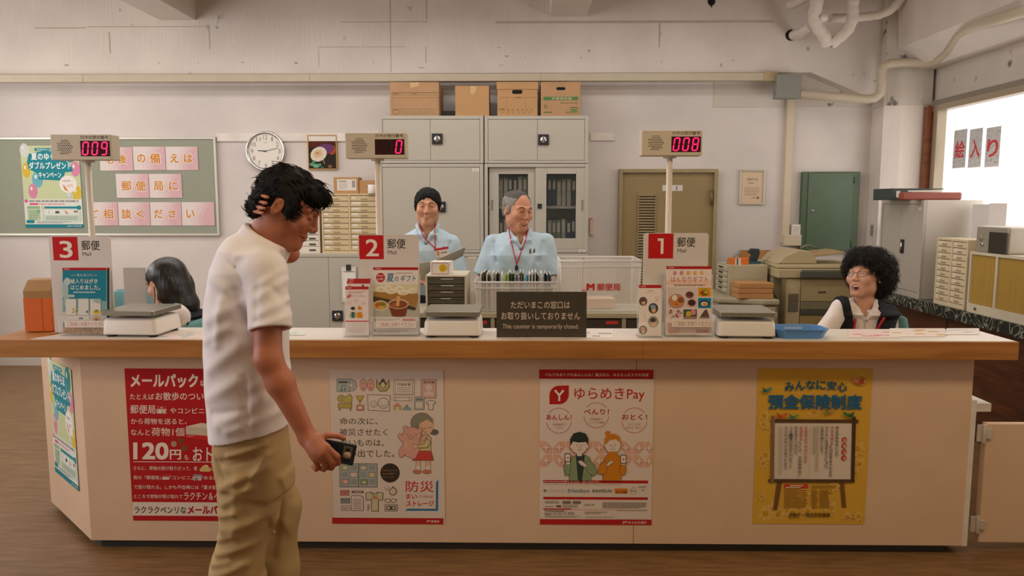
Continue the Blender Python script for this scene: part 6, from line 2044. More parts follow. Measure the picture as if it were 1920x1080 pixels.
tag(wb, 'brown wooden board leaning on the wall behind the hole punch', 'board')

# ------------------------------------------------------------------ seating corner on the left: clear screen and chair
a, b, z0, z1 = rc(206, 500, 278, 640, 3.95)
scn = thing('desk_screen', 'clear acrylic screen beside the seated woman with black hair', 'screen', ((a + b) / 2, 3.95, 0))
zt_ = at(240, 502, 3.95).z
ax, bx_ = at(206, 560, 3.95).x - (a + b) / 2, at(243, 560, 3.95).x - (a + b) / 2
MB().box(at(234, 560, 3.95).x - (a + b) / 2, at(275, 560, 3.95).x - (a + b) / 2, 0, .004, .74, zt_).build('grey_sheet', mat('#b9b6b0', .3, noise=0, alpha=.72), scn)
MB().box(at(222, 560, 3.95).x - (a + b) / 2, at(350, 560, 3.95).x - (a + b) / 2, .05, .054, .74, zt_ - .005).build('clear_sheet', mat('#e9e4de', .1, noise=0, alpha=.12), scn)
MB().box(-.12, .20, -.02, .08, .72, .74).build('foot_bar', WHITEP, scn)
ds2 = thing('staff_desk', 'low pale desk behind the left end of the counter', 'desk', (-2.06, 3.93, 0))
MB().box(-.20, .22, 0, .5, .69, .719).build('desk_top', mat('#cfc7b8', .5), ds2, bevel=.003)
for x in (-.17, .19):
    for y in (.04, .46):
        MB().box(x - .02, x + .02, y - .02, y + .02, 0, .69).build('leg', GREYD, ds2)
c = at(252, 575, 5.2)
oc = thing('office_chair', 'teal office chair behind the clear screen', 'chair', (c.x, 5.2, 0))
TEAL = mat('#5f8f90', .8, noise=.05)
zc_ = at(252, 546, 5.2).z
loft(MB(), [[(x, y + .10, z) for x, y in rounded_rect(ww, dd, .03)] for (ww, dd, z) in ((.30, .05, zc_ - .46), (.42, .08, zc_ - .40), (.44, .08, zc_ - .12), (.40, .07, zc_ - .02), (.34, .05, zc_))]).build('backrest', TEAL, oc)
loft(MB(), [[(x, y - .16, z) for x, y in rounded_rect(ww, dd, .06)] for (ww, dd, z) in ((.42, .42, .42), (.46, .46, .44), (.46, .46, .48), (.42, .42, .50))]).build('seat', TEAL, oc)
MB().tube([(0, -.15, .42), (0, -.15, .10)], .025).tube([(0, -.1, .43), (0, .12, .45), (0, .15, .6)], .018).build('column', GREYD, oc)
m = MB()
for k in range(5):
    q = k * 2 * PI / 5
    m.tube([(0, -.15, .11), (.28 * math.cos(q), -.15 + .28 * math.sin(q), .06)], .018, 8)
m.build('base', GREYD, oc)
for k in range(5):
    q = k * 2 * PI / 5
    MB().lathe([(0, -.02), (.028, -.02), (.028, .02), (0, .02)], (.28 * math.cos(q), -.15 + .28 * math.sin(q), .03), axis='y', n=14).build('caster', BLACK, oc)

# paper strips with one red character each, stuck inside the window
for k, (chx, (x0, y0, x1, y1), lb) in enumerate((('絵', (1787, 243, 1811, 315), 'first'), ('入', (1816, 241, 1840, 314), 'second'), ('り', (1847, 238, 1874, 313), 'third'))):
    # the glass runs along the side wall: find the depths where the strip's edges meet it
    d0, d1 = [CAM_R @ Vector(((q - 960) / F_PX, -(278 - 540) / F_PX, -1.0)) for q in (x0, x1)]
    ya, yb_ = d0.y * (XR + .012) / d0.x, d1.y * (XR + .012) / d1.x
    zt_, zb_ = at((x0 + x1) / 2, y0, (ya + yb_) / 2).z, at((x0 + x1) / 2, y1, (ya + yb_) / 2).z
    ws = thing('window_strip', 'speckled paper strip on the window, %s from the brown post, one red character' % lb, 'poster', (XR + .016, (ya + yb_) / 2, zb_), -PI / 2, 'paper strips on the window')
    w, h = ya - yb_, zt_ - zb_
    sheet(ws, 'sheet', '#cfd0cf', w, h)
    A = Art(0, 0, 100, 100, w, h)
    A.part = 'speckles'
    r = random.Random(k)
    for i in range(60):
        A.ell(6 + 88 * r.random(), 4 + 92 * r.random(), 3 + 4 * r.random(), 1 + 1.6 * r.random(), r.choice(['#a9b3b8', '#dcd6d4', '#b9bfc2', '#c9a9a6']), 1, 8)
    A.part = 'lettering'
    A.text(chx, 14, 30, 86, 74, '#d24a50', .03, 2)
    A.build(ws)

# ------------------------------------------------------------------ people: smooth signed-distance bodies meshed with surface nets
V3 = lambda *a: np.array(a, dtype=np.float64)


def seg(P, a, b, r1, r2=None):
    """Tapered capsule."""
    a, b = np.asarray(a, float), np.asarray(b, float)
    r2 = r1 if r2 is None else r2
    ba = b - a
    t = np.clip(((P - a) @ ba) / max(ba @ ba, 1e-12), 0, 1)
    return np.linalg.norm(P - a - t[:, None] * ba, axis=1) - (r1 + (r2 - r1) * t)


def ell(P, c, r, R=None):
    q = P - np.asarray(c, float)
    if R is not None:
        q = q @ R
    r = np.asarray(r, float)
    k0 = np.linalg.norm(q / r, axis=1)
    k1 = np.linalg.norm(q / (r * r), axis=1)
    return np.where(k1 > 1e-9, k0 * (k0 - 1) / np.maximum(k1, 1e-9), -r.min())


def smin(a, b, k):
    h = np.clip(.5 + .5 * (b - a) / k, 0, 1)
    return b * (1 - h) + a * h - k * h * (1 - h)


def ssub(a, b, k):
    """a minus b, rounded."""
    return -smin(-a, b, k)


def smax(a, b, k):
    return -smin(-a, -b, k)


def chain(P, pts, rs, k=.02):
    d = None
    for i in range(len(pts) - 1):
        e = seg(P, pts[i], pts[i + 1], rs[i], rs[i + 1])
        d = e if d is None else smin(d, e, k)
    return d


def loft_d(P, nodes, yaw, pw=2.3):
    """Torso-like solid: nodes = (z, cx, cy, half width, half depth) from bottom to top; yaw = direction the chest faces, 0 = -Y."""
    n = np.array(sorted(nodes))
    z = P[:, 2]
    cx, cy, a, b = (np.interp(z, n[:, 0], n[:, i]) for i in range(1, 5))
    c, s = math.cos(yaw), math.sin(yaw)
    dx, dy = P[:, 0] - cx, P[:, 1] - cy
    u, v = dx * c + dy * s, -dx * s + dy * c
    k = ((np.abs(u) / a) ** pw + (np.abs(v) / b) ** pw) ** (1 / pw)
    d = (k - 1) * np.minimum(a, b)
    return smax(smax(d, z - n[-1, 0], .03), n[0, 0] - z, .012)


def folds(P, segs):
    d = 0
    for a, b, A, w in segs:
        d = d + A * np.exp(-(seg(P, a, b, 0) / w) ** 2)
    return d


def nets(f, lo, hi, h, B=8):
    """Surface of f = 0 inside the box lo..hi, cell size h -> vertices, quads."""
    lo, hi = np.asarray(lo, float), np.asarray(hi, float)
    nb = np.ceil((hi - lo) / (h * B)).astype(int)
    n = nb * B + 1
    I = np.stack(np.meshgrid(*[np.arange(k) for k in nb], indexing='ij'), -1).reshape(-1, 3)
    cen = lo + (I + .5) * B * h
    dc = f(cen)
    act = np.abs(dc) < B * h * .87 * 1.25 + .012
    val = np.full(tuple(n), 1.0, np.float32)
    for (i, j, k), d in zip(I[~act], dc[~act]):
        if d < 0:
            val[i * B:i * B + B + 1, j * B:j * B + B + 1, k * B:k * B + B + 1] = -1
    m = np.zeros(tuple(n), bool)
    for i, j, k in I[act]:
        m[i * B:i * B + B + 1, j * B:j * B + B + 1, k * B:k * B + B + 1] = True
    idx = np.argwhere(m)
    out = np.empty(len(idx))
    for s in range(0, len(idx), 300000):
        out[s:s + 300000] = f(lo + idx[s:s + 300000] * h)
    val[m] = out
    val[0] = val[-1] = 1; val[:, 0] = val[:, -1] = 1; val[:, :, 0] = val[:, :, -1] = 1
    ins = val < 0
    offs = [(i, j, k) for i in (0, 1) for j in (0, 1) for k in (0, 1)]
    sl = lambda o: tuple(slice(q, n[d] - 1 + q) for d, q in enumerate(o))
    cnt = sum(ins[sl(o)].astype(np.int8) for o in offs)
    cells = np.argwhere((cnt > 0) & (cnt < 8))
    cid = np.full(tuple(n - 1), -1, np.int32)
    cid[tuple(cells.T)] = np.arange(len(cells))
    cv = np.stack([val[tuple((cells + np.array(o)).T)] for o in offs], 1)
    acc, num = np.zeros((len(cells), 3)), np.zeros(len(cells))
    for a in range(8):
        for b in range(a + 1, 8):
            if sum(abs(p - q) for p, q in zip(offs[a], offs[b])) != 1:
                continue
            va, vb = cv[:, a], cv[:, b]
            x = (va < 0) != (vb < 0)
            t = np.where(x, va / np.where(x, va - vb, 1), 0)
            p = np.array(offs[a]) + t[:, None] * (np.array(offs[b]) - np.array(offs[a]))
            acc += p * x[:, None]; num += x
    verts = lo + (cells + acc / num[:, None]) * h
    quads = []
    for ax in range(3):
        o = [0, 0, 0]; o[ax] = 1
        A, Bv = ins[tuple(slice(0, n[d] - o[d]) for d in range(3))], ins[tuple(slice(o[d], n[d]) for d in range(3))]
        e = np.argwhere(A != Bv)
        u, v = (ax + 1) % 3, (ax + 2) % 3
        e = e[(e[:, u] > 0) & (e[:, v] > 0) & (e[:, u] < n[u] - 1) & (e[:, v] < n[v] - 1)]
        du, dv = np.eye(3, dtype=int)[u], np.eye(3, dtype=int)[v]
        g = lambda q: cid[tuple(q.T)]
        q4 = np.stack([g(e - du - dv), g(e - dv), g(e), g(e - du)], 1)
        flip = ~A[tuple(e.T)]
        q4[flip] = q4[flip][:, ::-1]
        quads.append(q4[(q4 >= 0).all(1)])
    return verts, np.concatenate(quads)


def sdf_add(mb, f, lo, hi, h, m=0, mfun=None):
    v, q = nets(f, lo, hi, h)
    k = len(mb.v)
    mb.v += [tuple(x) for x in v.tolist()]
    mb.f += [tuple(x) for x in (q + k).tolist()]
    mb.m += [m] * len(q) if mfun is None else [int(x) for x in mfun(v[q].mean(1))]
    mb.sm += [True] * len(q)
    return v, q


def finish(mb, name, mats, parent):
    """Link a collected mesh in world coordinates under a thing whose Empty stands at its own location."""
    me = bpy.data.meshes.new(name)
    L = np.array(parent.location)
    me.from_pydata([tuple(np.array(p) - L) for p in mb.v], [], mb.f)
    me.polygons.foreach_set('material_index', mb.m)
    me.polygons.foreach_set('use_smooth', mb.sm)
    me.update()
    return link(name, me, mats, parent)


class Head:
    """A head in its own frame (face towards -Y), placed at c with a rotation; mouth: 0 closed smile, 1 laughing."""

    def __init__(s, c, pitch, yaw, roll=0.0, scale=1.0, mouth=0.0, jaw=1.0, cheek=1.0, neck=None, nose=1.0, smile=1.0, mw=.0235):
        s.c, s.sc, s.mouth, s.jaw, s.cheek, s.neck, s.nose, s.smile, s.mw = np.array(c, float), scale, mouth, jaw, cheek, neck, nose, smile, mw
        s.R = np.array((Euler((0, 0, yaw)).to_matrix() @ Euler((pitch, 0, 0)).to_matrix() @ Euler((0, roll, 0)).to_matrix()))

    def loc(s, P):
        return ((P - s.c) @ s.R) / s.sc

    def world(s, p):
        return s.c + s.R @ (np.asarray(p, float) * s.sc)

    def skull(s, q):
        d = ell(q, (0, .014, .030), (.076, .096, .086))
        d = smin(d, ell(q, (0, -.026, -.036), (.060 * s.jaw, .066, .082)), .035)
        return d

    def f(s, P):
        q = s.loc(P)
        m = q.copy(); m[:, 0] = np.abs(m[:, 0])
        d = s.skull(q)
        d = smin(d, seg(q, (-.010, -.070, -.104), (.010, -.070, -.104), .021), .03)
        d = smin(d, ell(m, (.046 * s.jaw, -.004, -.066), (.020, .030, .028)), .03)
        d = smin(d, ell(m, (.041, -.064, -.026), (.022 * s.cheek, .020 * s.cheek, .020 * s.cheek)), .022)
        d = smin(d, seg(m, (.012, -.090, .022), (.046, -.072, .022), .009, .007), .016)
        d = ssub(d, ell(m, (.031, -.104, .004), (.019, .020, .011)), .014)
        d = smin(d, ell(m, (.031, -.078, .003), (.0155, .0135, .0115)), .004)
        n = s.nose
        d = smin(d, seg(q, (0, -.088, .014), (0, -.106 - .006 * (n - 1), -.030), .007, .0105), .012)
        d = smin(d, ell(m, (.011 * n, -.099, -.035), (.0085, .0105, .0075)), .007)
        d = ssub(d, ell(m, (.006, -.106, -.044), (.004, .006, .004)), .003)
        # mouth
        zm, yl = -.068, -.0905
        if s.mouth > .3:
            d = smin(d, ell(q, (0, -.080, zm - .006), (s.mw + .0075, .014, .022)), .014)
            d = ssub(d, ell(q, (0, -.100, zm - .008), (s.mw - .0005, .026, .0125 * s.mouth)), .003)
        else:
            d = smin(d, seg(q, (-.010, yl, zm + .004), (.010, yl, zm + .004), .0055, .0055), .007)
            d = smin(d, seg(q, (-.009, yl + .001, zm - .006), (.009, yl + .001, zm - .006), .0062, .0062), .007)
            d = ssub(d, chain(q, [(-.028, -.078, zm + .005 * s.smile), (-.012, -.0945, zm - .001), (0, -.0985, zm - .002), (.012, -.0945, zm - .001), (.028, -.078, zm + .005 * s.smile)], [.0015, .002, .002, .002, .0015], .002), .003)
        # folds from the nose to the mouth corners
        d = d + folds(m, [((.017, -.092, -.040), (.031, -.078, -.066), .0014 * s.smile, .005)])
        # ears
        Re = np.array(Euler((.18, 0, 0)).to_matrix())
        e = ell(m, (.0780, .014, -.008), (.008, .017, .030), Re)
        e = ssub(e, ell(m, (.0855, .011, -.003), (.0065, .0105, .021), Re), .0025)
        e = smin(e, seg(m, (.082, .006, -.012), (.0815, .014, .006), .0026), .003)
        d = smin(d, e, .006)
        if s.neck is not None:
            a, b, r1, r2 = s.neck
            d = smin(d * s.sc, seg(P, a, b, r1, r2), .022)
            return d
        return d * s.sc

    def front(s, x, z, y0=-.135, y1=-.03):
        """Local y of the face surface at (x, z)."""
        ys = np.linspace(y0, y1, 240)
        q = np.stack([np.full(240, x), ys, np.full(240, z)], 1)
        v = s.f(s.c + (q * s.sc) @ s.R.T)
        i = int(np.argmax(v < 0))
        return ys[i] if v[i] < 0 else None

    def stroke(s, mb, pts, r, m, lift=.0, n=8):
        out, rr = [], []
        r = r if isinstance(r, (list, tuple)) else [r] * len(pts)
        for (x, z), q in zip(pts, r):
            y = s.front(x, z)
            if y is not None:
                out.append(s.world((x, y - lift, z))); rr.append(q * s.sc)
        if len(out) > 1:
            mb.tube(out, rr, n, m)

    def face(s, mb, brow=2, lash=2, lip=1, white=3, dark=4, eyes='smile', browr=.0028, brow_z=.026):
        for sx in (-1, 1):
            s.stroke(mb, [(sx * .016, brow_z), (sx * .028, brow_z + .004), (sx * .040, brow_z + .002), (sx * .048, brow_z - .004)], [browr, browr * 1.25, browr, browr * .5], brow)
            if eyes == 'smile':
                s.stroke(mb, [(sx * .019, .001), (sx * .025, .0045), (sx * .031, .0055), (sx * .038, .004), (sx * .045, -.001)], [.0011, .0018, .0021, .0018, .001], lash)
            else:
                s.stroke(mb, [(sx * .022, .0025), (sx * .031, .003), (sx * .040, .002)], [.002, .0036, .002], white, -.001)
                s.stroke(mb, [(sx * .028, .003), (sx * .034, .003)], .0036, lash, -.0004)
                s.stroke(mb, [(sx * .019, .001), (sx * .025, .006), (sx * .031, .0075), (sx * .038, .006), (sx * .045, .001)], [.001, .0014, .0016, .0014, .001], lash)
        zm = -.068
        if s.mouth > .3:
            h = .0125 * s.mouth
            up = [(x, zm - .008 + h * math.sqrt(max(0, 1 - (x / s.mw) ** 2)) + .0015 + .006 * s.smile * (x / s.mw) ** 2 * (s.mouth < .9)) for x in np.linspace(-s.mw, s.mw, 11)]
            dn = [(x, zm - .008 - h * math.sqrt(max(0, 1 - (x / s.mw) ** 2)) - .002 + .006 * s.smile * (x / s.mw) ** 2 * (s.mouth < .9)) for x in np.linspace(-s.mw, s.mw, 11)]
            s.stroke(mb, up, .0015, lip); s.stroke(mb, dn, .0022, lip)
            t = MB().tube([s.world((x, -.0865 + 14 * x * x, zm - .008 + h * .55)) for x in np.linspace(-s.mw * .78, s.mw * .78, 9)], .0042 * s.sc, 8)
            mb.add(t.v, t.f, white, True)
            mb.add(*_ball(s.world((0, -.066, zm - .010)), .019 * s.sc), dark, True)
        else:
            k = s.smile
            s.stroke(mb, [(-.028, zm + .005 * k), (-.012, zm - .001), (0, zm - .002), (.012, zm - .001), (.028, zm + .005 * k)], [.0008, .0018, .0020, .0018, .0008], dark, 0.0)
            s.stroke(mb, [(-.014, zm - .006), (0, zm - .0075), (.014, zm - .006)], [.0014, .0030, .0014], lip, -.0014)


def _ball(c, r, n=10):
    v, f = [], []
    for i in range(n + 1):
        a = PI * i / n
        for k in range(n * 2):
            q = PI * k / n
            v.append((c[0] + r * math.sin(a) * math.cos(q), c[1] + r * math.sin(a) * math.sin(q), c[2] + r * math.cos(a)))
    w = n * 2
    for i in range(n):
        for k in range(w):
            f.append((i * w + k, (i + 1) * w + k, (i + 1) * w + (k + 1) % w, i * w + (k + 1) % w))
    return v, f


def tufts(mb, v, q, flow, count, length, r, lift=.35, wave=0.0, seed=1, keep=None, m=0, turns=0.0, curv=0.0):
    """Locks of hair growing from the surface (v, q) along flow(point, normal)."""
    rr = random.Random(seed)
    cen = v[q].mean(1)
    nrm = np.cross(v[q[:, 2]] - v[q[:, 0]], v[q[:, 3]] - v[q[:, 1]])
    nrm /= np.linalg.norm(nrm, axis=1)[:, None] + 1e-12
    ids = np.arange(len(q)) if keep is None else np.where(keep(cen, nrm))[0]
    if not len(ids):
        return
    for _ in range(count):
        i = ids[rr.randrange(len(ids))]
        p, n = cen[i], nrm[i]
        t = np.asarray(flow(p, n), float)
        t = t - n * (t @ n)
        t = t / (np.linalg.norm(t) + 1e-9)
        b = np.cross(n, t)
        L = length * (.6 + .8 * rr.random())
        lf = lift * (.4 + 1.2 * rr.random())
        sd = wave * (rr.random() - .5) * 2
        pts, rad = [], []
        N = 4 if not turns else 10
        ph = rr.random() * 6.28
        for k in range(N + 1):
            u = k / N
            if turns:
                w = ph + turns * 6.28 * u
                o = p + n * (L * u * .9) + (t * math.cos(w) + b * math.sin(w)) * wave * (.6 + u)
            else:
                o = p - n * .002 + t * L * u * (1 - .2 * lf) + n * L * lf * (u - .75 * u * u) * 1.3 + b * sd * L * u * u - n * (L * u) ** 2 * curv
            pts.append(o); rad.append(r * (1 - .85 * u ** 1.5))
        mb.tube(pts, rad, 4, m, cap=False)


SKIN = dict(rough=.5, noise=.05, scale=14)
HAIRM = mat('#120f0c', .75, noise=.2, scale=60, stretch=(1, 1, .15), spec=.25)


def hand(P, wrist, palm, fingers, thumb, rp=.026, flat=None):
    """wrist, palm centre, fingers = lists of joint points with base radius."""
    d = seg(P, wrist, palm, rp * .95, rp)
    for pts, r in fingers:
        d = smin(d, seg(P, palm, pts[0], rp * .75, r * 1.1), .012)
    for pts, r in fingers + [thumb]:
        d = smin(d, chain(P, pts, [r * (1 - .08 * i) for i in range(len(pts))], .003), .004)
    d = smin(d, seg(P, wrist, thumb[0][0], rp * .6, thumb[1] * 1.3), .015)
    return d


def ysurf(f, x, z, y0, y1, n=300):
    """First y between y0 and y1 where the solid f begins, looking along +Y."""
    ys = np.linspace(y0, y1, n)
    v = f(np.stack([np.full(n, x), ys, np.full(n, z)], 1))
    i = int(np.argmax(v < 0))
    return float(ys[i]) if v[i] < 0 else None

# ------------------------------------------------------------------ the walking man in front of the counter
A3 = lambda px, py, Y: np.array(at(px, py, Y))
SK_DARK = mat('#b06a4c', **SKIN)
SK_MID = mat('#cf9878', **SKIN)
LIP_D, LIP = mat('#8f4a3c', .45, noise=0), mat('#b86a5a', .45, noise=0)
INKH = mat('#1c1512', .5, noise=0)
EYEW, MOUTHD = mat('#e6ddd2', .3, noise=0), mat('#3a1512', .6, noise=0)


def cloth(col, **k):
    return mat(col, .85, noise=.03, scale=12, bump=.12, spec=.2, **k)


def bumps(P, s, f):
    return s * (np.sin(P[:, 0] * f + 1.3 * np.sin(P[:, 2] * f * .7)) * np.sin(P[:, 1] * f * 1.1 + .5) * np.sin(P[:, 2] * f * .9 + 1.1 * np.sin(P[:, 0] * f * .5)))


cu = thing('person', 'man in a white short-sleeved shirt and khaki trousers hand behind head, holding a phone', 'person', (at(460, 820, 2.42).x, 2.42, 0))
shL, shR = A3(446, 486, 2.60), A3(499, 506, 2.27)
elR, wrR = A3(503, 674, 2.20), A3(577, 820, 2.20)
elL, wrL = A3(543, 475, 2.68), A3(492, 392, 2.565)
nb, nt = A3(492, 462, 2.43), A3(521, 412, 2.43)
hd = Head(A3(541, 387, 2.43), math.radians(27), math.radians(94), 0, 1.0, 0.0, jaw=.92, cheek=.95, smile=.3)
hd.neck = (hd.world((0, .028, -.060)), nb - V3(0, 0, .03), .056, .062)
skin = MB()
PXM = lambda px, py, Y: A3(px, py, Y)


def head_cu(P):
    return smin(hd.f(P), seg(P, hd.world((0, -.045, -.11)), nb + V3(.03, 0, .03), .022, .03), .03)


sdf_add(skin, head_cu, hd.c - V3(.17, .15, .26), hd.c + V3(.17, .15, .16), .0032)
hd.face(skin, eyes='open', browr=.0034)
# bare arms and hands (the trunk and legs below the clothes complete the body)
fingL = []
for k, (u, v) in enumerate(((483, 364), (480, 375), (476.5, 385), (473, 394))):
    fingL.append(([A3(u + 14, v + 2, 2.56), A3(u - 2, v, 2.50), A3(u - 4, v, 2.445), A3(u + 5, v + 2, 2.372), A3(u + 19, v + 6, 2.335)], .0088))


def arm_L(P):
    d = seg(P, shL, elL, .042, .031)
    d = smin(d, seg(P, elL, wrL, .032, .028), .015)
    return smin(d, hand(P, wrL, A3(490, 380, 2.575), fingL, ([A3(500, 398, 2.575), A3(497, 408, 2.53), A3(494, 412, 2.49)], .011), .028), .012)


Q = lambda u, v, Y: A3(u, v, Y)
fingR = [([Q(612, 838, 2.165), Q(632, 856, 2.170), Q(634, 868, 2.20), Q(622, 872, 2.235)], .0105),
         ([Q(607, 848, 2.158), Q(623, 866, 2.168), Q(622, 877, 2.20), Q(610, 876, 2.235)], .0108),
         ([Q(600, 856, 2.160), Q(609, 872, 2.172), Q(607, 880, 2.20), Q(598, 876, 2.232)], .0102),
         ([Q(591, 860, 2.168), Q(595, 874, 2.182), Q(593, 880, 2.205), Q(587, 875, 2.232)], .0090)]
thR = ([Q(592, 824, 2.185), Q(612, 816, 2.20), Q(632, 817, 2.215), Q(645, 822, 2.225)], .0105)


def arm_R(P):
    d = seg(P, shR, elR, .048, .040)
    d = smin(d, chain(P, [elR, elR + (wrR - elR) * .3, wrR], [.039, .040, .0255], .02), .02)
    d = smin(d, hand(P, wrR, Q(598, 845, 2.178), fingR, thR, .030), .012)
    d = smin(d, ell(P, Q(597, 843, 2.175), (.030, .017, .036), np.array(Euler((0, -.6, 0)).to_matrix())), .012)
    return d


def trunk(P):
    d = chain(P, [A3(466, 860, 2.42), A3(464, 640, 2.42), A3(474, 500, 2.43), nb], [.09, .08, .09, .05], .05)
    d = smin(d, seg(P, A3(470, 860, 2.36), A3(448, 1040, 2.34), .07, .05), .04)
    d = smin(d, seg(P, A3(490, 860, 2.50), A3(520, 1040, 2.50), .07, .05), .04)
    d = smin(d, seg(P, A3(448, 1040, 2.34), A3(405, 1215, 2.36), .05, .035), .03)
    d = smin(d, seg(P, A3(520, 1040, 2.50), A3(522, 1205, 2.50), .05, .035), .03)
    return smin(d, smin(seg(P, nb, shR, .05, .04), seg(P, nb, shL, .05, .04), .02), .03)


sdf_add(skin, lambda P: smin(smin(trunk(P), arm_L(P), .012), arm_R(P), .012), V3(-1.35, 2.05, .03), V3(-.42, 2.85, 1.62), .0048)
SKC = [SK_DARK, LIP_D, INKH, EYEW, MOUTHD]
finish(skin, 'body', SKC, cu)

# shirt
zpx = lambda y: float(at(470, y, 2.42).z)
xpx = lambda x: float(at(x, 600, 2.42).x)
YAWT = math.radians(106)
tn = [(zpx(835), xpx(463), 2.42, .180, .131), (zpx(780), xpx(461), 2.42, .178, .131), (zpx(660), xpx(461), 2.42, .180, .133), (zpx(570), xpx(464), 2.42, .185, .130),
      (zpx(505), xpx(464), 2.425, .185, .110), (zpx(468), xpx(462), 2.43, .160, .082), (zpx(440), xpx(462), 2.44, .10, .055)]
fold_px = [((452, 545), (470, 600), -.010, .018), ((470, 600), (482, 660), -.006, .02), ((395, 600), (470, 560), .006, .02), ((400, 690), (468, 640), .007, .022), ((392, 745), (470, 700), .006, .02),
           ((420, 790), (500, 745), .008, .022), ((440, 800), (530, 770), .007, .016), ((385, 640), (440, 610), .005, .016), ((400, 520), (448, 545), .006, .018), ((470, 700), (474, 790), -.006, .012),
           ((430, 560), (420, 640), .006, .016), ((480, 720), (540, 700), .006, .018), ((408, 770), (470, 760), -.005, .012), ((452, 478), (500, 470), .004, .012), ((410, 478), (452, 500), -.003, .006), ((452, 500), (470, 530), -.003, .006)]
slv_px = [((482, 560), (528, 525), .007, .014), ((484, 590), (534, 566), .006, .013), ((487, 612), (532, 596), .005, .011), ((490, 530), (515, 512), .006, .012), ((478, 545), (484, 600), -.006, .01), ((505, 540), (530, 575), -.005, .01)]


def fxz(P, L, Y):
    q = P.copy(); q[:, 1] = 0
    out = 0
    for (a, b, A, w) in L:
        p0, p1 = at(*a, Y), at(*b, Y)
        out = out + A * np.exp(-(seg(q, (p0.x, 0, p0.z), (p1.x, 0, p1.z), 0) / w) ** 2)
    return out * np.clip((2.50 - P[:, 1]) / .1, 0, 1)


slE, slV = A3(507, 618, 2.215), None
slV = (slE - shR) / np.linalg.norm(slE - shR)
elv = (elL - shL) / np.linalg.norm(elL - shL)
slLE = shL + (elL - shL) * .78


def shirt(P):
    d = loft_d(P, tn, YAWT)
    d = smin(d, seg(P, nb + V3(-.01, 0, -.02), shR, .052, .058), .05)
    d = smin(d, seg(P, nb + V3(-.01, 0, -.02), shL, .052, .056), .05)
    d = d - fxz(P, fold_px, 2.30) - bumps(P, .0020, 30)
    # sleeves, open at the cuffs
    r_ = seg(P, shR, slE + slV * .05, .058, .066) - .9 * fxz(P, slv_px, 2.18)
    t = (P - slE) @ slV
    r_ = smax(r_, t, .004)
    r_ = ssub(r_, smax(seg(P, shR, slE + slV * .08, .044, .055), -(t + .03), .01), .004)
    l_ = smax(seg(P, shL, slLE + elv * .05, .058, .068), (P - slLE) @ elv, .004)
    d = smin(smin(d, r_, .018), l_, .022)
    # collar band standing round the neck
    ax = (nt - nb) / np.linalg.norm(nt - nb)
    h = (P - nb) @ ax
    rad = np.linalg.norm(P - nb - h[:, None] * ax, axis=1)
    col = smax(np.abs(rad - .071 + .08 * h) - .0042, np.abs(h - .012) - .030, .004)
    col2 = smax(np.abs(rad - .080 - .16 * (.03 - h)) - .0048, np.abs(h - .006) - .034, .004)
    d = ssub(d, smax(rad - .062, -(h + .02), .01), .006)
    d = smin(d, smin(col, col2, .006), .006)
    # curved hem
    px = np.interp(P[:, 0], [xpx(385), xpx(440), xpx(490), xpx(540)], [zpx(822), zpx(807), zpx(796), zpx(790)])
    hem = px - P[:, 2]
    d = smax(d, hem, .004)
    d = ssub(d, smax(loft_d(P, [(z, x, y, a - .008, b - .008) for z, x, y, a, b in tn], YAWT), P[:, 2] - px - .05, .01), .003)
    return d


sh = MB()
sdf_add(sh, shirt, V3(-1.2, 2.02, zpx(850)), V3(-.55, 2.86, zpx(395)), .0046)
finish(sh, 'shirt', [cloth('#e9e2e4')], cu)

# trousers
TR = cloth('#b2976d')


def trousers(P):
    pel = loft_d(P, [(zpx(905), xpx(470), 2.425, .165, .118), (zpx(850), xpx(463), 2.42, .172, .124), (zpx(800), xpx(462), 2.42, .165, .118), (zpx(775), xpx(462), 2.42, .16, .115)], YAWT)
    r_ = chain(P, [A3(466, 868, 2.345), A3(470, 950, 2.34), A3(448, 1068, 2.34), A3(402, 1240, 2.36)], [.092, .084, .080, .062], .05)
    l_ = chain(P, [A3(484, 868, 2.50), A3(516, 950, 2.50), A3(522, 1068, 2.50), A3(524, 1226, 2.50)], [.090, .078, .062, .056], .05)
    d = smin(smin(pel, r_, .035), l_, .035)
    F = [((425, 860), (480, 850), -.006, .012), ((430, 900), (500, 870), .008, .016), ((428, 935), (480, 900), .006, .014), ((425, 985), (490, 965), .007, .018), ((415, 1030), (480, 1010), .008, .016), ((405, 1070), (470, 1045), .008, .016),
         ((505, 850), (480, 905), .006, .012), ((530, 900), (545, 960), .006, .014), ((545, 930), (520, 970), -.006, .012), ((500, 975), (486, 1080), -.008, .014), ((460, 880), (455, 1000), .004, .02), ((412, 862), (432, 890), -.005, .01), ((440, 845), (500, 830), .005, .010), ((420, 910), (455, 905), .005, .012), ((418, 960), (452, 948), .006, .012), ((412, 1008), (450, 990), .006, .013), ((405, 1050), (440, 1040), .006, .012), ((530, 985), (548, 1030), .005, .012), ((510, 1010), (530, 1070), .005, .014), ((470, 930), (495, 940), -.005, .012)]
    d = d - 1.9 * fxz(P, F, 2.30) - bumps(P, .002, 34)
    return smax(d, .06 - P[:, 2], .01)


tr = MB()
sdf_add(tr, trousers, V3(-1.32, 2.15, .03), V3(-.5, 2.72, zpx(770)), .0056)
to = finish(tr, 'trousers', [TR], cu)
# shoes
for c0, yw in ((A3(402, 1240, 2.36), .15), (A3(526, 1240, 2.50), .1)):
    s_ = MB()
    p = V3(c0[0], c0[1], 0)
    sdf_add(s_, lambda P: smax(smin(ell(P, p + V3(.03, 0, .05), (.075, .045, .05)), ell(P, p + V3(.12, .01, .035), (.09, .048, .038)), .04), .002 - P[:, 2], .006), p - V3(.12, .12, .02), p + V3(.26, .14, .14), .006)
    finish(s_, 'shoe', [mat('#3a2f27', .5, noise=.02)], cu)

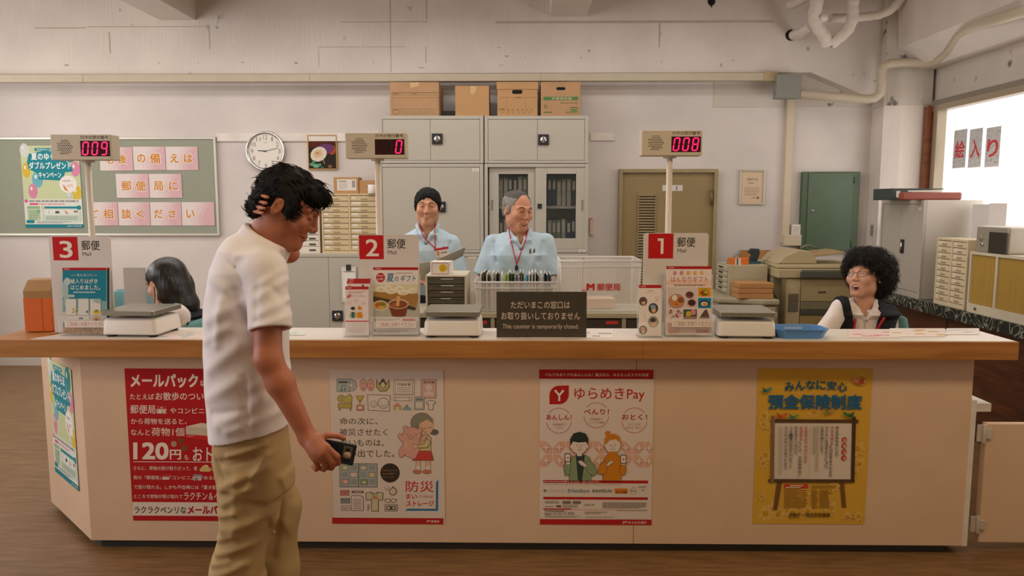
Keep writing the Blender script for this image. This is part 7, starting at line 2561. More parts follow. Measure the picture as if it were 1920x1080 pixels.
# hair
def hair_cu(P):
    q = hd.loc(P)
    m = q.copy(); m[:, 0] = np.abs(m[:, 0])
    d = ell(q, (0, .020, .040), (.083, .100, .084))
    d = smin(d, ell(q, (0, .070, -.026), (.062, .044, .056)), .03)
    d = smin(d, ell(q, (0, -.058, .074), (.062, .046, .032)), .03)
    d = smin(d, ell(m, (.072, -.024, .016), (.013, .022, .036)), .015)
    d = ssub(d, ell(q, (0, -.122, -.042), (.09, .080, .092)), .012)
    d = ssub(d, ell(m, (.088, .014, -.012), (.024, .026, .036)), .006)
    return d + bumps(P, .006, 68) + bumps(P, .003, 170)


hb = MB()
hv, hq = sdf_add(hb, hair_cu, hd.c - V3(.17, .16, .16), hd.c + V3(.17, .16, .18), .0042)
# locks: the crown spins outwards, the fringe falls forward, the nape falls back and down
FW = hd.R @ V3(0, -1, 0)


def flow_cu(p, n):
    l = hd.loc(p[None])[0]
    w = V3(l[0] * 3, (-1.0 if l[1] < .02 else 1.1), -.55)
    return hd.R @ (w + .3 * V3(math.sin(l[2] * 90), math.sin(l[0] * 100), math.sin(l[1] * 80)))


tufts(hb, hv, hq, flow_cu, 2400, .036, .0022, .14, .35, 3, curv=5.5)
finish(hb, 'hair', [HAIRM], cu)

# phone in the right hand
ph = thing('phone', 'dark blue phone with a pale camera bump in the walking man\'s hand', 'phone', at(624, 846, 2.212))
ph.rotation_euler = (math.radians(4), math.radians(13), math.radians(6))
MB().box(-.068, .068, -.0042, .0042, -.034, .034).build('case', mat('#1f2c3a', .4, noise=.02), ph, bevel=.004)
MB().box(.030, .058, -.0062, -.0042, -.012, .026).build('camera_bump', mat('#6d675c', .35, noise=0), ph, bevel=.002)
cb_ = MB()
cb_.add(*_ball((.044, -.0058, -.002), .010))
MB().lathe([(0, -.0078), (.010, -.0078), (.011, -.0062)], (.045, 0, -.001), axis='y', n=20).build('pale_ring', mat('#cfb9a6', .4, noise=0), ph)
MB().lathe([(0, -.0075), (.006, -.0075), (.007, -.0062)], (.044, 0, .016), axis='y', n=16).build('lens', mat('#23221f', .2, noise=0), ph)

# ------------------------------------------------------------------ staff
def drape(mb, f, pts, r, Y, m=0, lift=.0035, n=6, steps=8, flat=False):
    """A cord laid over the front of solid f along photo pixels pts."""
    out = []
    for i in range(len(pts) - 1):
        for k in range(steps + (i == len(pts) - 2)):
            t = k / steps
            p = at(pts[i][0] + (pts[i + 1][0] - pts[i][0]) * t, pts[i][1] + (pts[i + 1][1] - pts[i][1]) * t, Y)
            y = ysurf(f, p.x, p.z, Y - .35, Y + .2)
            out.append((p.x, (y if y is not None else Y) - lift, p.z))
    ys = [o[1] for o in out]
    for _ in range(3):
        ys = [ys[0]] + [min(ys[i], (ys[i - 1] + ys[i] + ys[i + 1]) / 3) for i in range(1, len(ys) - 1)] + [ys[-1]]
    mb.tube([(o[0], y, o[2]) for o, y in zip(out, ys)], r, n, m)
    return [(o[0], y, o[2]) for o, y in zip(out, ys)]


BLUE_SHIRT = cloth('#b9cfdc')
LANY = mat('#c41f3a', .6, noise=0)
NAVYT = cloth('#2d3038')


def clerk(label, Y, hpx, head_kw, nbpx, shl, shr, ell_, elr, wrl, wrr, tor, yaw, hairf, hair_m, foldlist, hair_tuft, lanyard, hl, hr, skin_m):
    """A standing clerk; pixel positions are joints at their own depths (px, py, Y)."""
    t = thing('person', label, 'person', (at(nbpx[0], nbpx[1], Y).x, Y, 0))
    J = lambda p: A3(*p)
    nb_, L, R_, eL, eR, wL, wR = J(nbpx), J(shl), J(shr), J(ell_), J(elr), J(wrl), J(wrr)
    h = Head(J(hpx), **head_kw)
    h.neck = (h.world((0, .026, -.060)), nb_ - V3(0, -.01, .03), .056, .060)
    sk_ = MB()
    sdf_add(sk_, h.f, h.c - V3(.16, .17, .26), h.c + V3(.16, .17, .16), .0034)
    h.face(sk_, eyes='smile')
    hx, hy = t.location.x, Y

    def body(P):
        d = chain(P, [V3(hx, hy, .92), V3(hx, hy, 1.2), nb_ - V3(0, 0, .06)], [.10, .09, .06], .05)
        d = smin(d, smin(seg(P, nb_ - V3(0, 0, .05), L, .05, .042), seg(P, nb_ - V3(0, 0, .05), R_, .05, .042), .03), .03)
        for s_ in (-1, 1):
            d = smin(d, chain(P, [V3(hx + s_ * .09, hy, .90), V3(hx + s_ * .10, hy, .5), V3(hx + s_ * .10, hy + .02, .08)], [.08, .055, .04], .04), .03)
        for a, b, c, hand_ in ((L, eL, wL, hl), (R_, eR, wR, hr)):
            d = smin(d, chain(P, [a, b, b + (c - b) * .3, c], [.044, .038, .040, .027], .02), .015)
            u = (c - b) / np.linalg.norm(c - b)
            side = np.cross(u, V3(0, -.4, 1)); side /= np.linalg.norm(side)
            up = np.cross(side, u)
            pal = c + u * .05
            fs = []
            for k, o in enumerate((-.027, -.009, .009, .027)):
                k0 = c + u * .088 + side * o
                ln = (.034, .040, .037, .029)[k]
                fs.append(([k0, k0 + u * ln - up * .008, k0 + u * ln * 1.5 - up * .028, k0 + u * ln * 1.5 - up * .048], .0088))
            sg = 1 if hand_ > 0 else -1
            th = ([c + u * .03 + side * .024 * sg, c + u * .055 + side * .045 * sg - up * .008, c + u * .085 + side * .048 * sg - up * .012], .0105)
            d = smin(d, hand(P, c, pal, fs, th, .026), .012)
        return d

    xs = [q[0] for q in (L, R_, eL, eR, wL, wR)]
    ys = [q[1] for q in (L, R_, eL, eR, wL, wR)]
    sdf_add(sk_, body, V3(min(xs) - .2, min(ys) - .22, .02), V3(max(xs) + .2, max(ys) + .25, nb_[2] + .05), .0062)
    finish(sk_, 'body', [skin_m, LIP, INKH, EYEW, MOUTHD], t)

    zb_, a_, b_ = tor
    nodes = [(.93, hx, hy, a_ * .94, b_ * .98), (1.05, hx, hy, a_ * .98, b_ * 1.05), (zb_ - .22, hx, hy, a_, b_ * 1.04), (zb_ - .10, hx, hy, a_ * 1.02, b_), (zb_ - .03, nb_[0], hy + .005, a_ * .86, b_ * .82), (zb_ + .03, nb_[0], hy + .01, a_ * .5, b_ * .6)]

    def shirt_(P):
        d = loft_d(P, nodes, yaw)
        for q in (L, R_):
            d = smin(d, seg(P, nb_ - V3(0, -.012, .035), q, .050, .056), .045)
        for a, b in ((L, eL), (R_, eR)):
            u = (b - a) / np.linalg.norm(b - a)
            e = a + u * .22
            s_ = smax(seg(P, a, e + u * .04, .058, .080), (P - e) @ u, .004)
            s_ = ssub(s_, smax(seg(P, a, e + u * .06, .046, .070), -((P - e) @ u + .04), .01), .004)
            d = smin(d, s_, .014)
        d = d - 1.6 * folds(P, foldlist) - bumps(P, .0030, 36)
        n_ = smax(seg(P, nb_ - V3(0, 0, .02), nb_ + V3(0, -.02, .12), .060, .075), 0 * d - 1, .01)
        d = ssub(d, n_, .006)
        c, s_ = math.cos(yaw), math.sin(yaw)
        W_ = lambda x, y, z: nb_ + V3(x * c - y * s_, x * s_ + y * c, z)
        V_ = ell(P, W_(0, -.095, -.045), (.020, .05, .055))
        d = ssub(d, V_, .01)
        for g in (-1, 1):
            col = chain(P, [W_(g * .006, -.098, -.075), W_(g * .030, -.092, -.035), W_(g * .058, -.050, .002), W_(g * .066, .0, .026), W_(0, .062, .040)], [.010, .013, .014, .014, .014], .01)
            d = smin(d, col, .004)
            d = smin(d, ell(P, W_(g * .050, -.088, -.048), (.022, .008, .030), np.array(Euler((.35, g * .5, yaw)).to_matrix())), .006)
        return d

    sm_ = MB()
    sdf_add(sm_, shirt_, V3(min(xs) - .2, hy - .36, .92), V3(max(xs) + .2, hy + .25, nb_[2] + .09), .0055)
    finish(sm_, 'shirt', [BLUE_SHIRT], t)
    tm = MB()
    sdf_add(tm, lambda P: smax(smin(loft_d(P, [(.84, hx, hy, a_ * .95, b_ * 1.0), (1.0, hx, hy, a_ * .97, b_ * 1.02), (1.02, hx, hy, a_ * .95, b_)], yaw),
                               smin(chain(P, [V3(hx - .09, hy, .9), V3(hx - .10, hy, .5), V3(hx - .10, hy, .05)], [.10, .085, .075], .04), chain(P, [V3(hx + .09, hy, .9), V3(hx + .10, hy, .5), V3(hx + .10, hy, .05)], [.10, .085, .075], .04), .02), .03), .05 - P[:, 2], .01),
            V3(hx - .3, hy - .25, .03), V3(hx + .3, hy + .25, 1.04), .010)
    finish(tm, 'trousers', [NAVYT], t)
    for s_ in (-1, 1):
        so = MB()
        p = V3(hx + s_ * .10, hy, 0)
        sdf_add(so, lambda P: smax(smin(ell(P, p + V3(0, .0, .05), (.045, .06, .05)), ell(P, p + V3(0, -.10, .035), (.046, .09, .038)), .04), .002 - P[:, 2], .006), p - V3(.1, .24, .02), p + V3(.1, .12, .14), .008)
        finish(so, 'shoe', [mat('#1f1c1a', .4, noise=0)], t)
    hm = MB()
    hv_, hq_ = sdf_add(hm, lambda P: hairf(h, P), h.c - V3(.15, .16, .14), h.c + V3(.15, .16, .16), .0042, 0, (lambda C: hair_m(h, C)) if callable(hair_m) else None)
    return t, h, hm, hv_, hq_, shirt_


# ---- clerk with the folder
def hair_1(h, P):
    q = h.loc(P); m = q.copy(); m[:, 0] = np.abs(m[:, 0])
    d = ell(q, (0, .020, .040), (.086, .106, .088))
    d = smin(d, ell(m, (.076, .0, .014), (.012, .040, .042)), .012)
    d = smin(d, ell(q, (0, .07, -.02), (.066, .046, .05)), .02)
    d = ssub(d, ell(q, (0, -.128, -.040), (.108, .088, .122)), .008)
    d = ssub(d, ell(m, (.090, .014, -.014), (.020, .026, .038)), .005)
    return d + bumps(P, .0022, 110)


Y1 = 5.0
fl1 = [(A3(775, 470, 4.88), A3(800, 520, 4.88), .006, .02), (A3(835, 465, 4.88), A3(822, 520, 4.88), .006, .02), (A3(765, 452, 4.95), A3(775, 480, 4.9), -.006, .012), (A3(845, 455, 4.95), A3(838, 485, 4.9), -.006, .012)]
t1, h1_, hm, hv_, hq_, sf1 = clerk('clerk in a light blue shirt holding an open grey folder, smiling, short black hair', Y1, (802, 387.5, Y1), dict(pitch=.02, yaw=.06, roll=.02, scale=1.0, mouth=0, jaw=1.12, cheek=1.2, smile=1.4),
                                   (802, 430, Y1), (762, 457, Y1 + .02), (846, 457, Y1 + .02), (748, 522, Y1 - .04), (858, 522, Y1 - .03), (786, 525, Y1 - .26), (836, 508, Y1 - .27),
                                   (float(at(802, 440, Y1).z), .185, .125), .03, hair_1, 0, fl1, None, None, 1, -1, SK_MID)
tufts(hm, hv_, hq_, lambda p, n: h1_.R @ V3(h1_.loc(p[None])[0][0] * 6, -.7, -.35), 700, .022, .0022, .18, .3, 5)
finish(hm, 'hair', [HAIRM], t1)
lm = MB()
drape(lm, sf1, [(785, 414), (788, 424), (801, 446), (819, 463)], .0034, Y1)
drape(lm, sf1, [(817, 416), (818, 432), (820, 463)], .0034, Y1)
finish(lm, 'lanyard', [LANY], t1)
bp_ = at(825, 466, Y1 - .19)
yb_ = ysurf(sf1, bp_.x, bp_.z - .02, Y1 - .35, Y1 + .1) or Y1 - .13
bd = MB().box(-.045, .045, -.003, .003, -.058, 0).build('badge', paper('#e8ddd2'), None)
bd.parent = t1
bd.location = (bp_.x - t1.location.x, yb_ - .012 - Y1, bp_.z)
bd.rotation_euler = (0.05, -.16, 0)
b2 = MB().box(-.047, .047, -.0045, .0035, -.012, .002).build('badge_clip', LANY, bd)
b3 = MB().box(-.034, -.018, -.0040, -.0031, -.046, -.018).build('photo', paper('#c9955a'), bd)
b4 = MB().box(-.005, .034, -.0040, -.0031, -.036, -.028).build('name_line', paper('#8d867c'), bd)
pn_ = MB()
p_ = at(834.5, 462, Y1); yy = ysurf(sf1, p_.x, p_.z, Y1 - .35, Y1 + .1) or Y1 - .12
pn_.tube([(p_.x, yy - .005, p_.z + .006), (p_.x + .002, yy - .004, p_.z - .03)], .0035, 8)
finish(pn_, 'pen', [INKH], t1)
fo = thing('open_folder', 'open grey folder held by the clerk with short black hair', 'folder', at(816, 508, Y1 - .31))
FG = mat('#a3a596', .6, noise=.02)
def flap(name, px4, Ys):
    v = [np.array(at(x, y, yy)) - np.array(fo.location) for (x, y), yy in zip(px4, Ys)]
    n_ = np.cross(v[1] - v[0], v[3] - v[0]); n_ /= np.linalg.norm(n_)
    m_ = MB().add([tuple(p) for p in v] + [tuple(p + n_ * .004) for p in v], [(0, 1, 2, 3), (7, 6, 5, 4), (0, 4, 5, 1), (1, 5, 6, 2), (2, 6, 7, 3), (3, 7, 4, 0)])
    return m_.build(name, FG, fo)
flap('left_cover', ((783, 494), (812, 490), (812, 520), (783, 527)), (4.60, 4.66, 4.70, 4.64))
flap('right_cover', ((812, 490), (873, 463), (868, 480), (829, 500)), (4.66, 4.70, 4.78, 4.72))

# ---- laughing older clerk
def hair_2(h, P):
    q = h.loc(P); m = q.copy(); m[:, 0] = np.abs(m[:, 0])
    d = ell(q, (0, .024, .036), (.082, .104, .084))
    d = smin(d, ell(m, (.074, .006, .004), (.011, .036, .036)), .012)
    d = smin(d, ell(q, (0, .075, -.02), (.062, .042, .05)), .02)
    d = ssub(d, ell(q, (0, -.120, .010), (.078, .100, .120)), .008)
    d = ssub(d, ell(m, (.088, .014, -.014), (.019, .026, .038)), .005)
    return d + bumps(P, .0018, 130)


Y2 = 4.90
fl2 = [(A3(940, 470, 4.78), A3(960, 530, 4.78), .006, .02), (A3(1005, 480, 4.78), A3(985, 530, 4.78), .006, .02), (A3(927, 455, 4.85), A3(932, 490, 4.8), -.007, .013), (A3(1018, 455, 4.85), A3(1008, 490, 4.8), -.007, .013), (A3(965, 450, 4.77), A3(966, 540, 4.77), .002, .006), (A3(945, 500, 4.78), A3(1000, 520, 4.78), .005, .014)]
t2, h2_, hm, hv_, hq_, sf2 = clerk('older clerk in a light blue shirt with thinning grey hair, laughing towards the right', Y2, (971, 394, Y2), dict(pitch=.16, yaw=.58, roll=.05, scale=1.05, mouth=.5, mw=.028, jaw=1.12, cheek=1.2, smile=1.6),
                                   (974, 440, Y2), (925, 456, Y2 + .02), (1023, 454, Y2 + .02), (908, 517, Y2), (1032, 516, Y2), (926, 560, Y2 - .14), (1018, 560, Y2 - .14),
                                   (float(at(972, 448, Y2).z), .20, .13), .10, hair_2, lambda h, C: (h.loc(C)[:, 2] > .075).astype(int), fl2, None, None, 1, -1, mat('#cd9070', **SKIN))
tufts(hm, hv_, hq_, lambda p, n: h2_.R @ V3(h2_.loc(p[None])[0][0] * 2, .7, -.6), 500, .018, .0018, .14, .3, 6)
finish(hm, 'hair', [mat('#8a857d', .6, noise=.2, scale=60), mat('#3f3a34', .6, noise=.2, scale=60)], t2)
lm = MB()
drape(lm, sf2, [(952, 420), (956, 440), (963, 468), (969, 492)], .0034, Y2)
e_ = drape(lm, sf2, [(991, 428), (986, 446), (977, 470), (969, 492)], .0034, Y2)
finish(lm, 'lanyard', [LANY], t2)
q_ = e_[-1]
pd_ = MB().prism([(0, .008), (.012, -.012), (.010, -.026), (0, -.046), (-.010, -.026), (-.012, -.012)], -.004, .004, 'y').build('pendant', mat('#3a3040', .4, noise=0), t2, bevel=.002)
pd_.location = (q_[0] - t2.location.x, q_[1] - Y2 - .006, q_[2] - .006)
pn_ = MB()
for px_ in (994, 998.5, 1001.5):
    p_ = at(px_, 468, Y2); yy = ysurf(sf2, p_.x, p_.z, Y2 - .35, Y2 + .1) or Y2 - .13
    pn_.tube([(p_.x, yy - .006, p_.z + .012), (p_.x - .003, yy - .005, p_.z - .036)], .0042, 8, 0 if px_ != 998.5 else 1)
finish(pn_, 'pens', [INKH, mat('#d9d4cc', .4, noise=0)], t2)

# ---- seated women
WHITE_BLOUSE = cloth('#e6dcd8')
VEST = cloth('#24262a')


def seated(t, hx, hy, nb_, sk_, extra, lo, hi, h=.0065, face=-PI / 2):
    """Hidden lower body on a seat: hips, thighs forward (direction face), shins, joined with extra(P)."""
    fx, fy = math.sin(face), -math.cos(face)
    sx, sy = -fy, fx
    def f(P):
        d = chain(P, [V3(hx, hy, .55), V3(hx, hy, .85), nb_ - V3(0, 0, .06)], [.12, .09, .055], .05)
        for s_ in (-1, 1):
            b0 = V3(hx + sx * .09 * s_, hy + sy * .09 * s_, .56)
            k0 = b0 + V3(fx * .40, fy * .40, -.02)
            d = smin(d, chain(P, [b0, k0, k0 + V3(0, 0, -.44)], [.08, .058, .038], .03), .03)
            d = smin(d, seg(P, k0 + V3(0, 0, -.47), k0 + V3(fx * .16, fy * .16, -.485), .034, .026), .02)
        return smin(d, extra(P), .015)
    sdf_add(sk_, f, lo, hi, h)


# laughing woman with curly hair
Y3 = 4.15
t3 = thing('person', 'seated woman with a big curly black perm, glasses and black vest, laughing', 'person', (at(1622, 620, Y3).x, Y3, 0))
nb3 = A3(1618, 574, Y3)
h3_ = Head(A3(1622, 519, Y3), pitch=-.24, yaw=-.92, roll=-.06, scale=1.0, mouth=1.3, jaw=1.0, cheek=1.2, smile=1.2, nose=.95)
h3_.neck = (h3_.world((0, .026, -.060)), nb3 - V3(0, -.01, .03), .050, .056)
sk3 = MB()
sdf_add(sk3, h3_.f, h3_.c - V3(.17, .17, .26), h3_.c + V3(.17, .17, .16), .0032)
h3_.face(sk3, eyes='smile', browr=.0016)
s3L, s3R = A3(1577, 577, Y3 - .02), A3(1664, 592, Y3 + .02)
e3L, e3R = A3(1532, 645, Y3 - .10), A3(1678, 668, Y3)
w3L, w3R = A3(1545, 690, Y3 - .30), A3(1640, 700, Y3 - .22)


def simple_hand(P, b, c, sg):
    u = (c - b) / np.linalg.norm(c - b)
    side = np.cross(u, V3(0, 0, 1)); side /= np.linalg.norm(side)
    up = np.cross(side, u)
    fs = []
    for k, o in enumerate((-.025, -.008, .008, .025)):
        k0 = c + u * .082 + side * o
        ln = (.030, .036, .034, .026)[k]
        fs.append(([k0, k0 + u * ln, k0 + u * ln * 1.7 - up * .014, k0 + u * ln * 2.1 - up * .03], .008))
    return hand(P, c, c + u * .045, fs, ([c + u * .03 + side * .022 * sg, c + u * .05 + side * .042 * sg, c + u * .08 + side * .046 * sg], .0095), .023)


def arms3(P):
    d = smin(chain(P, [nb3 - V3(0, 0, .05), s3L, e3L, w3L], [.045, .042, .036, .024], .02), chain(P, [nb3 - V3(0, 0, .05), s3R, e3R, w3R], [.045, .042, .036, .024], .02), .02)
    return smin(smin(d, simple_hand(P, e3L, w3L, -1), .012), simple_hand(P, e3R, w3R, 1), .012)


seated(t3, t3.location.x, Y3, nb3, sk3, arms3, V3(t3.location.x - .75, Y3 - .55, .0), V3(t3.location.x + .4, Y3 + .3, nb3[2] + .04), face=-.5)
finish(sk3, 'body', [mat('#d39f84', **SKIN), LIP, INKH, EYEW, MOUTHD], t3)


def torso3(P, g=0.0):
    x0 = t3.location.x
    d = loft_d(P, [(.52, x0, Y3, .165 + g, .135 + g), (.75, x0, Y3, .155 + g, .12 + g), (1.0, x0, Y3, .165 + g, .12 + g), (nb3[2] - .06, nb3[0], Y3 + .005, .145 + g, .095 + g), (nb3[2] - .005, nb3[0], Y3 + .01, .085 + g, .06 + g)], -.25)
    for q in (s3L, s3R):
        d = smin(d, seg(P, nb3 - V3(0, -.01, .035), q, .045 + g, .048 + g), .04)
    return d


def blouse3(P):
    d = torso3(P)
    for a, b, c in ((s3L, e3L, w3L), (s3R, e3R, w3R)):
        d = smin(d, chain(P, [a, b, c], [.050, .054, .04], .03), .015)
    d = d - bumps(P, .003, 34) - folds(P, [(A3(1560, 590, 4.05), A3(1545, 615, 4.0), .006, .015), (A3(1575, 585, 4.05), A3(1560, 612, 4.0), -.005, .012)])
    d = ssub(d, seg(P, nb3 - V3(0, 0, .01), nb3 + V3(-.02, -.02, .12), .054, .066), .006)
    d = ssub(d, ell(P, nb3 + V3(-.02, -.085, -.03), (.018, .05, .045)), .01)
    c, s_ = math.cos(-.25), math.sin(-.25)
    W_ = lambda x, y, z: nb3 + V3(x * c - y * s_, x * s_ + y * c, z)
    for g in (-1, 1):
        d = smin(d, chain(P, [W_(g * .006, -.092, -.060), W_(g * .034, -.084, -.025), W_(g * .056, -.045, .008), W_(g * .060, .0, .030), W_(0, .058, .040)], [.009, .012, .013, .013, .013], .01), .004)
        d = smin(d, ell(P, W_(g * .050, -.084, -.040), (.026, .008, .036), np.array(Euler((.35, g * .55, -.25)).to_matrix())), .006)
    return d


def vest3(P):
    d = torso3(P, .017) - bumps(P, .002, 34)
    # arm holes and V neck
    for q, e in ((s3L, e3L), (s3R, e3R)):
        o = (q - nb3); o /= np.linalg.norm(o)
        d = smax(d, (P - q) @ o - .022, .006)
    c, s_ = math.cos(-.25), math.sin(-.25)
    q = P - nb3
    u = q[:, 0] * c + q[:, 1] * s_
    front = (-q[:, 0] * s_ + q[:, 1] * c) < .02
    hw = np.interp(q[:, 2], [-.34, -.10, .05], [.005, .055, .085])
    d = np.where(front, smax(d, hw - np.abs(u), .004), d)
    d = ssub(d, seg(P, nb3 - V3(0, 0, .02), nb3 + V3(0, 0, .15), .066, .08), .005)
    return smax(d, .50 - P[:, 2], .01)


lo3, hi3 = V3(t3.location.x - .55, Y3 - .52, .48), V3(t3.location.x + .36, Y3 + .3, nb3[2] + .07)
bm3 = MB(); sdf_add(bm3, blouse3, lo3, hi3, .0055); finish(bm3, 'blouse', [WHITE_BLOUSE], t3)
vm3 = MB(); sdf_add(vm3, vest3, lo3, hi3, .0055); finish(vm3, 'vest', [VEST], t3)
lm = MB()
drape(lm, lambda P: np.minimum(vest3(P), blouse3(P)), [(1592, 594), (1584, 622)], .006, Y3, lift=.010, steps=3)
drape(lm, lambda P: np.minimum(vest3(P), blouse3(P)), [(1635, 588), (1620, 622)], .006, Y3, lift=.010, steps=3)
finish(lm, 'lanyard', [mat('#b5121f', .6, noise=0)], t3)
pl_ = MB()
drape(pl_, blouse3, [(1608, 574), (1608, 596), (1606, 625)], .004, Y3, lift=.001)
finish(pl_, 'placket', [cloth('#d6ccc8')], t3)


def hair_3(P):
    q = h3_.loc(P); m = q.copy(); m[:, 0] = np.abs(m[:, 0])
    d = ell(q, (-.004, .045, .052), (.126, .118, .104))
    d = smin(d, ell(q, (0, .085, -.02), (.108, .080, .080)), .05)
    d = smin(d, ell(q, (0, -.050, .092), (.076, .048, .040)), .04)
    d = ssub(d, ell(q, (0, -.118, -.028), (.088, .090, .098)), .012)
    d = ssub(d, ell(m, (.082, -.040, -.050), (.046, .068, .075)), .015)
    return d + bumps(P, .010, 62) + bumps(P, .005, 140)


hm3 = MB()
hv3, hq3 = sdf_add(hm3, hair_3, h3_.c - V3(.22, .24, .2), h3_.c + V3(.24, .26, .24), .005)
tufts(hm3, hv3, hq3, lambda p, n: V3(.3, .2, -1), 2600, .026, .0017, .3, .0075, 8, turns=1.6)
finish(hm3, 'hair', [mat('#1b1714', .65, noise=.25, scale=80)], t3)
gm = MB()
for sx in (-1, 1):
    pts = []
    for k in range(21):
        a = 2 * PI * k / 20
        x, z = sx * .032 + .023 * math.cos(a), .000 + .0155 * math.sin(a)
        pts.append(h3_.world((x, -.101 + 5.5 * x * x, z)))
    gm.tube([tuple(p) for p in pts], .0011, 6)
    gm.tube([tuple(h3_.world(p)) for p in ((sx * .055, -.084, .004), (sx * .076, -.050, .004), (sx * .083, .0, .002), (sx * .082, .018, -.004))], .0011, 6)
gm.tube([tuple(h3_.world(p)) for p in ((-.009, -.101, .004), (0, -.104, .006), (.009, -.101, .004))], .0011, 6)
finish(gm, 'glasses', [mat('#5a4a42', .25, metal=.6, noise=0)], t3)
gl = MB()
for sx in (-1, 1):
    v = [tuple(h3_.world((sx * .032 + .022 * math.cos(a), -.101 + 5.5 * (sx * .032 + .022 * math.cos(a)) ** 2, .0145 * math.sin(a)))) for a in [2 * PI * k / 20 for k in range(20)]]
    gl.add(v, [tuple(range(20))])
finish(gl, 'lenses', [mat('#ffffff', .03, noise=0, alpha=.10)], t3)

# woman with long straight hair, seen from the side
Y4 = 4.0
t4 = thing('person', 'seated woman with long straight black hair and black vest looking down to the left', 'person', (at(345, 610, Y4).x, Y4, 0))
nb4 = A3(327, 573, Y4)
h4_ = Head(A3(310, 530, Y4), pitch=.34, yaw=math.radians(-101), roll=0, scale=1.0, mouth=0, jaw=.9, cheek=.95, smile=.2, nose=.9)
h4_.neck = (h4_.world((0, .026, -.060)), nb4 - V3(0, -.01, .03), .046, .050)
sk4 = MB()
sdf_add(sk4, h4_.f, h4_.c - V3(.16, .16, .26), h4_.c + V3(.16, .16, .16), .0034)
h4_.face(sk4, eyes='open', browr=.0018)
s4n, s4f = A3(331, 592, Y4 - .15), A3(335, 588, Y4 + .16)
e4n, e4f = A3(318, 655, Y4 - .16), A3(318, 650, Y4 + .18)
w4n, w4f = A3(262, 668, Y4 - .12), A3(258, 662, Y4 + .14)


def arms4(P):
    d = smin(chain(P, [nb4 - V3(0, 0, .05), s4n, e4n, w4n], [.042, .040, .034, .023], .02), chain(P, [nb4 - V3(0, 0, .05), s4f, e4f, w4f], [.042, .040, .034, .023], .02), .02)
    return smin(smin(d, simple_hand(P, e4n, w4n, 1), .012), simple_hand(P, e4f, w4f, -1), .012)


seated(t4, t4.location.x, Y4, nb4, sk4, arms4, V3(t4.location.x - .72, Y4 - .36, 0), V3(t4.location.x + .3, Y4 + .36, nb4[2] + .04), face=-PI / 2)
finish(sk4, 'body', [mat('#dba98d', **SKIN), LIP, INKH, EYEW, MOUTHD], t4)


def torso4(P, g=0.0):
    x0 = t4.location.x
    d = loft_d(P, [(.52, x0, Y4, .16 + g, .13 + g), (.80, x0 + .0, Y4, .145 + g, .10 + g), (1.0, x0 + .0, Y4, .155 + g, .105 + g), (nb4[2] - .07, nb4[0] + .03, Y4, .15 + g, .095 + g), (nb4[2] - .01, nb4[0] + .01, Y4, .08 + g, .06 + g)], math.radians(-97))
    for q in (s4n, s4f):
        d = smin(d, seg(P, nb4 - V3(0, 0, .035), q, .042 + g, .045 + g), .04)
    return d


def blouse4(P):
    d = torso4(P)
    for a, b in ((s4n, e4n), (s4f, e4f)):
        d = smin(d, smin(ell(P, a + V3(0, 0, -.02), (.066, .060, .072)), seg(P, a, b, .062, .058), .02), .015)
    d = ssub(d - bumps(P, .003, 40), seg(P, nb4 - V3(0, 0, .01), nb4 + V3(-.02, 0, .12), .050, .062), .006)
    ring = np.abs(np.linalg.norm((P - nb4)[:, :2], axis=1) - .058)
    return smin(d, smax(ring - .008, np.abs(P[:, 2] - nb4[2] - .012) - .024, .004), .006)


def vest4(P):
    d = torso4(P, .012)
    d = smax(d, np.abs(P[:, 1] - Y4) - .125, .012)
    d = ssub(d, seg(P, nb4, nb4 + V3(0, 0, .2), .066, .08), .006)
    return smax(d, .50 - P[:, 2], .01)


lo4, hi4 = V3(t4.location.x - .38, Y4 - .32, .48), V3(t4.location.x + .28, Y4 + .32, nb4[2] + .08)
bm4 = MB(); sdf_add(bm4, blouse4, lo4, hi4, .0058); finish(bm4, 'blouse', [WHITE_BLOUSE], t4)
vm4 = MB(); sdf_add(vm4, vest4, lo4, hi4, .0058); finish(vm4, 'vest', [VEST], t4)
c4 = [A3(316, 512, Y4), A3(330, 540, Y4), A3(346, 572, Y4), A3(357, 604, Y4 + .01)]


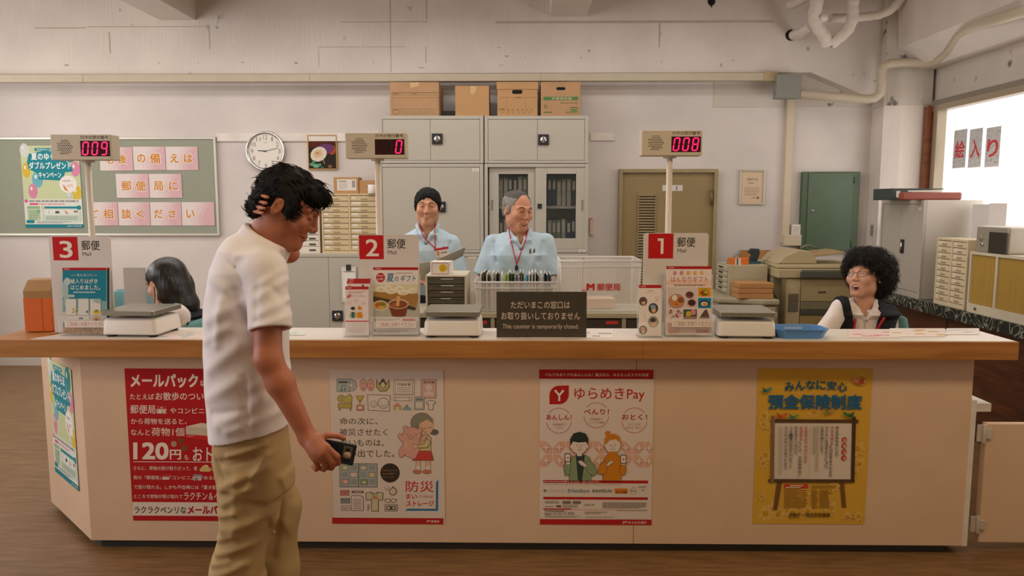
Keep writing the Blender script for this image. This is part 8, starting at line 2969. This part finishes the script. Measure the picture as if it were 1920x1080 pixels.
def hair_4(P):
    q = h4_.loc(P); m = q.copy(); m[:, 0] = np.abs(m[:, 0])
    d = ell(q, (0, .020, .038), (.088, .108, .090))
    d = smin(d, ell(m, (.078, .045, -.02), (.014, .055, .06)), .02)
    d = ssub(d, ell(q, (0, -.125, -.035), (.092, .094, .122)), .008)
    d = ssub(d, ell(m, (.088, -.036, -.036), (.042, .056, .072)), .006)
    e = P.copy(); e[:, 1] = Y4 + (e[:, 1] - Y4) * .72
    back = chain(e, c4, [.078, .076, .066, .040], .03)
    back = smax(back, (P - A3(318, 575, Y4)) @ V3(-.80, 0, -.15) - .015, .02)
    lock = chain(P, [h4_.world((-.080, .028, .02)), A3(306, 556, Y4 - .07), A3(318, 583, Y4 - .075)], [.02, .024, .012], .02)
    d = smin(smin(d, back, .03), lock, .02)
    gro = .0005 * np.sin(np.arctan2(P[:, 1] - Y4, P[:, 0] - c4[1][0]) * 38 + P[:, 2] * 9)
    return d + gro


hm4 = MB()
hv4, hq4 = sdf_add(hm4, hair_4, h4_.c - V3(.2, .2, .36), h4_.c + V3(.34, .2, .16), .0044)
tufts(hm4, hv4, hq4, lambda p, n: V3(.45, 0, -1) if p[2] < h4_.c[2] else V3(.7, 0, -.5), 400, .05, .0010, .02, .1, 9, curv=4.5)
hm4.tube([tuple(A3(289, 538, Y4 - .082)), tuple(A3(290.5, 556, Y4 - .085)), tuple(A3(291, 577, Y4 - .082))], [.003, .0026, .001], 6)
finish(hm4, 'hair', [mat('#15120f', .38, noise=.2, scale=50, stretch=(1, 1, .1))], t4)
er = MB(); er.add(*_ball(h4_.world((-.086, .008, -.040)), .004), 0, True)
finish(er, 'earring', [mat('#d9d2c6', .2, noise=0)], t4)
for tt_, nm, rz in ((t3, 'teal office chair under the laughing woman with curly hair', .5), (t4, 'teal office chair under the woman with long straight hair', -PI / 2)):
    c_ = copy_tree(oc)
    c_.location = (tt_.location.x, Y3 if tt_ is t3 else Y4, 0)
    c_['label'] = nm
    c_.rotation_euler = (0, 0, -.5 if tt_ is t3 else -PI / 2)
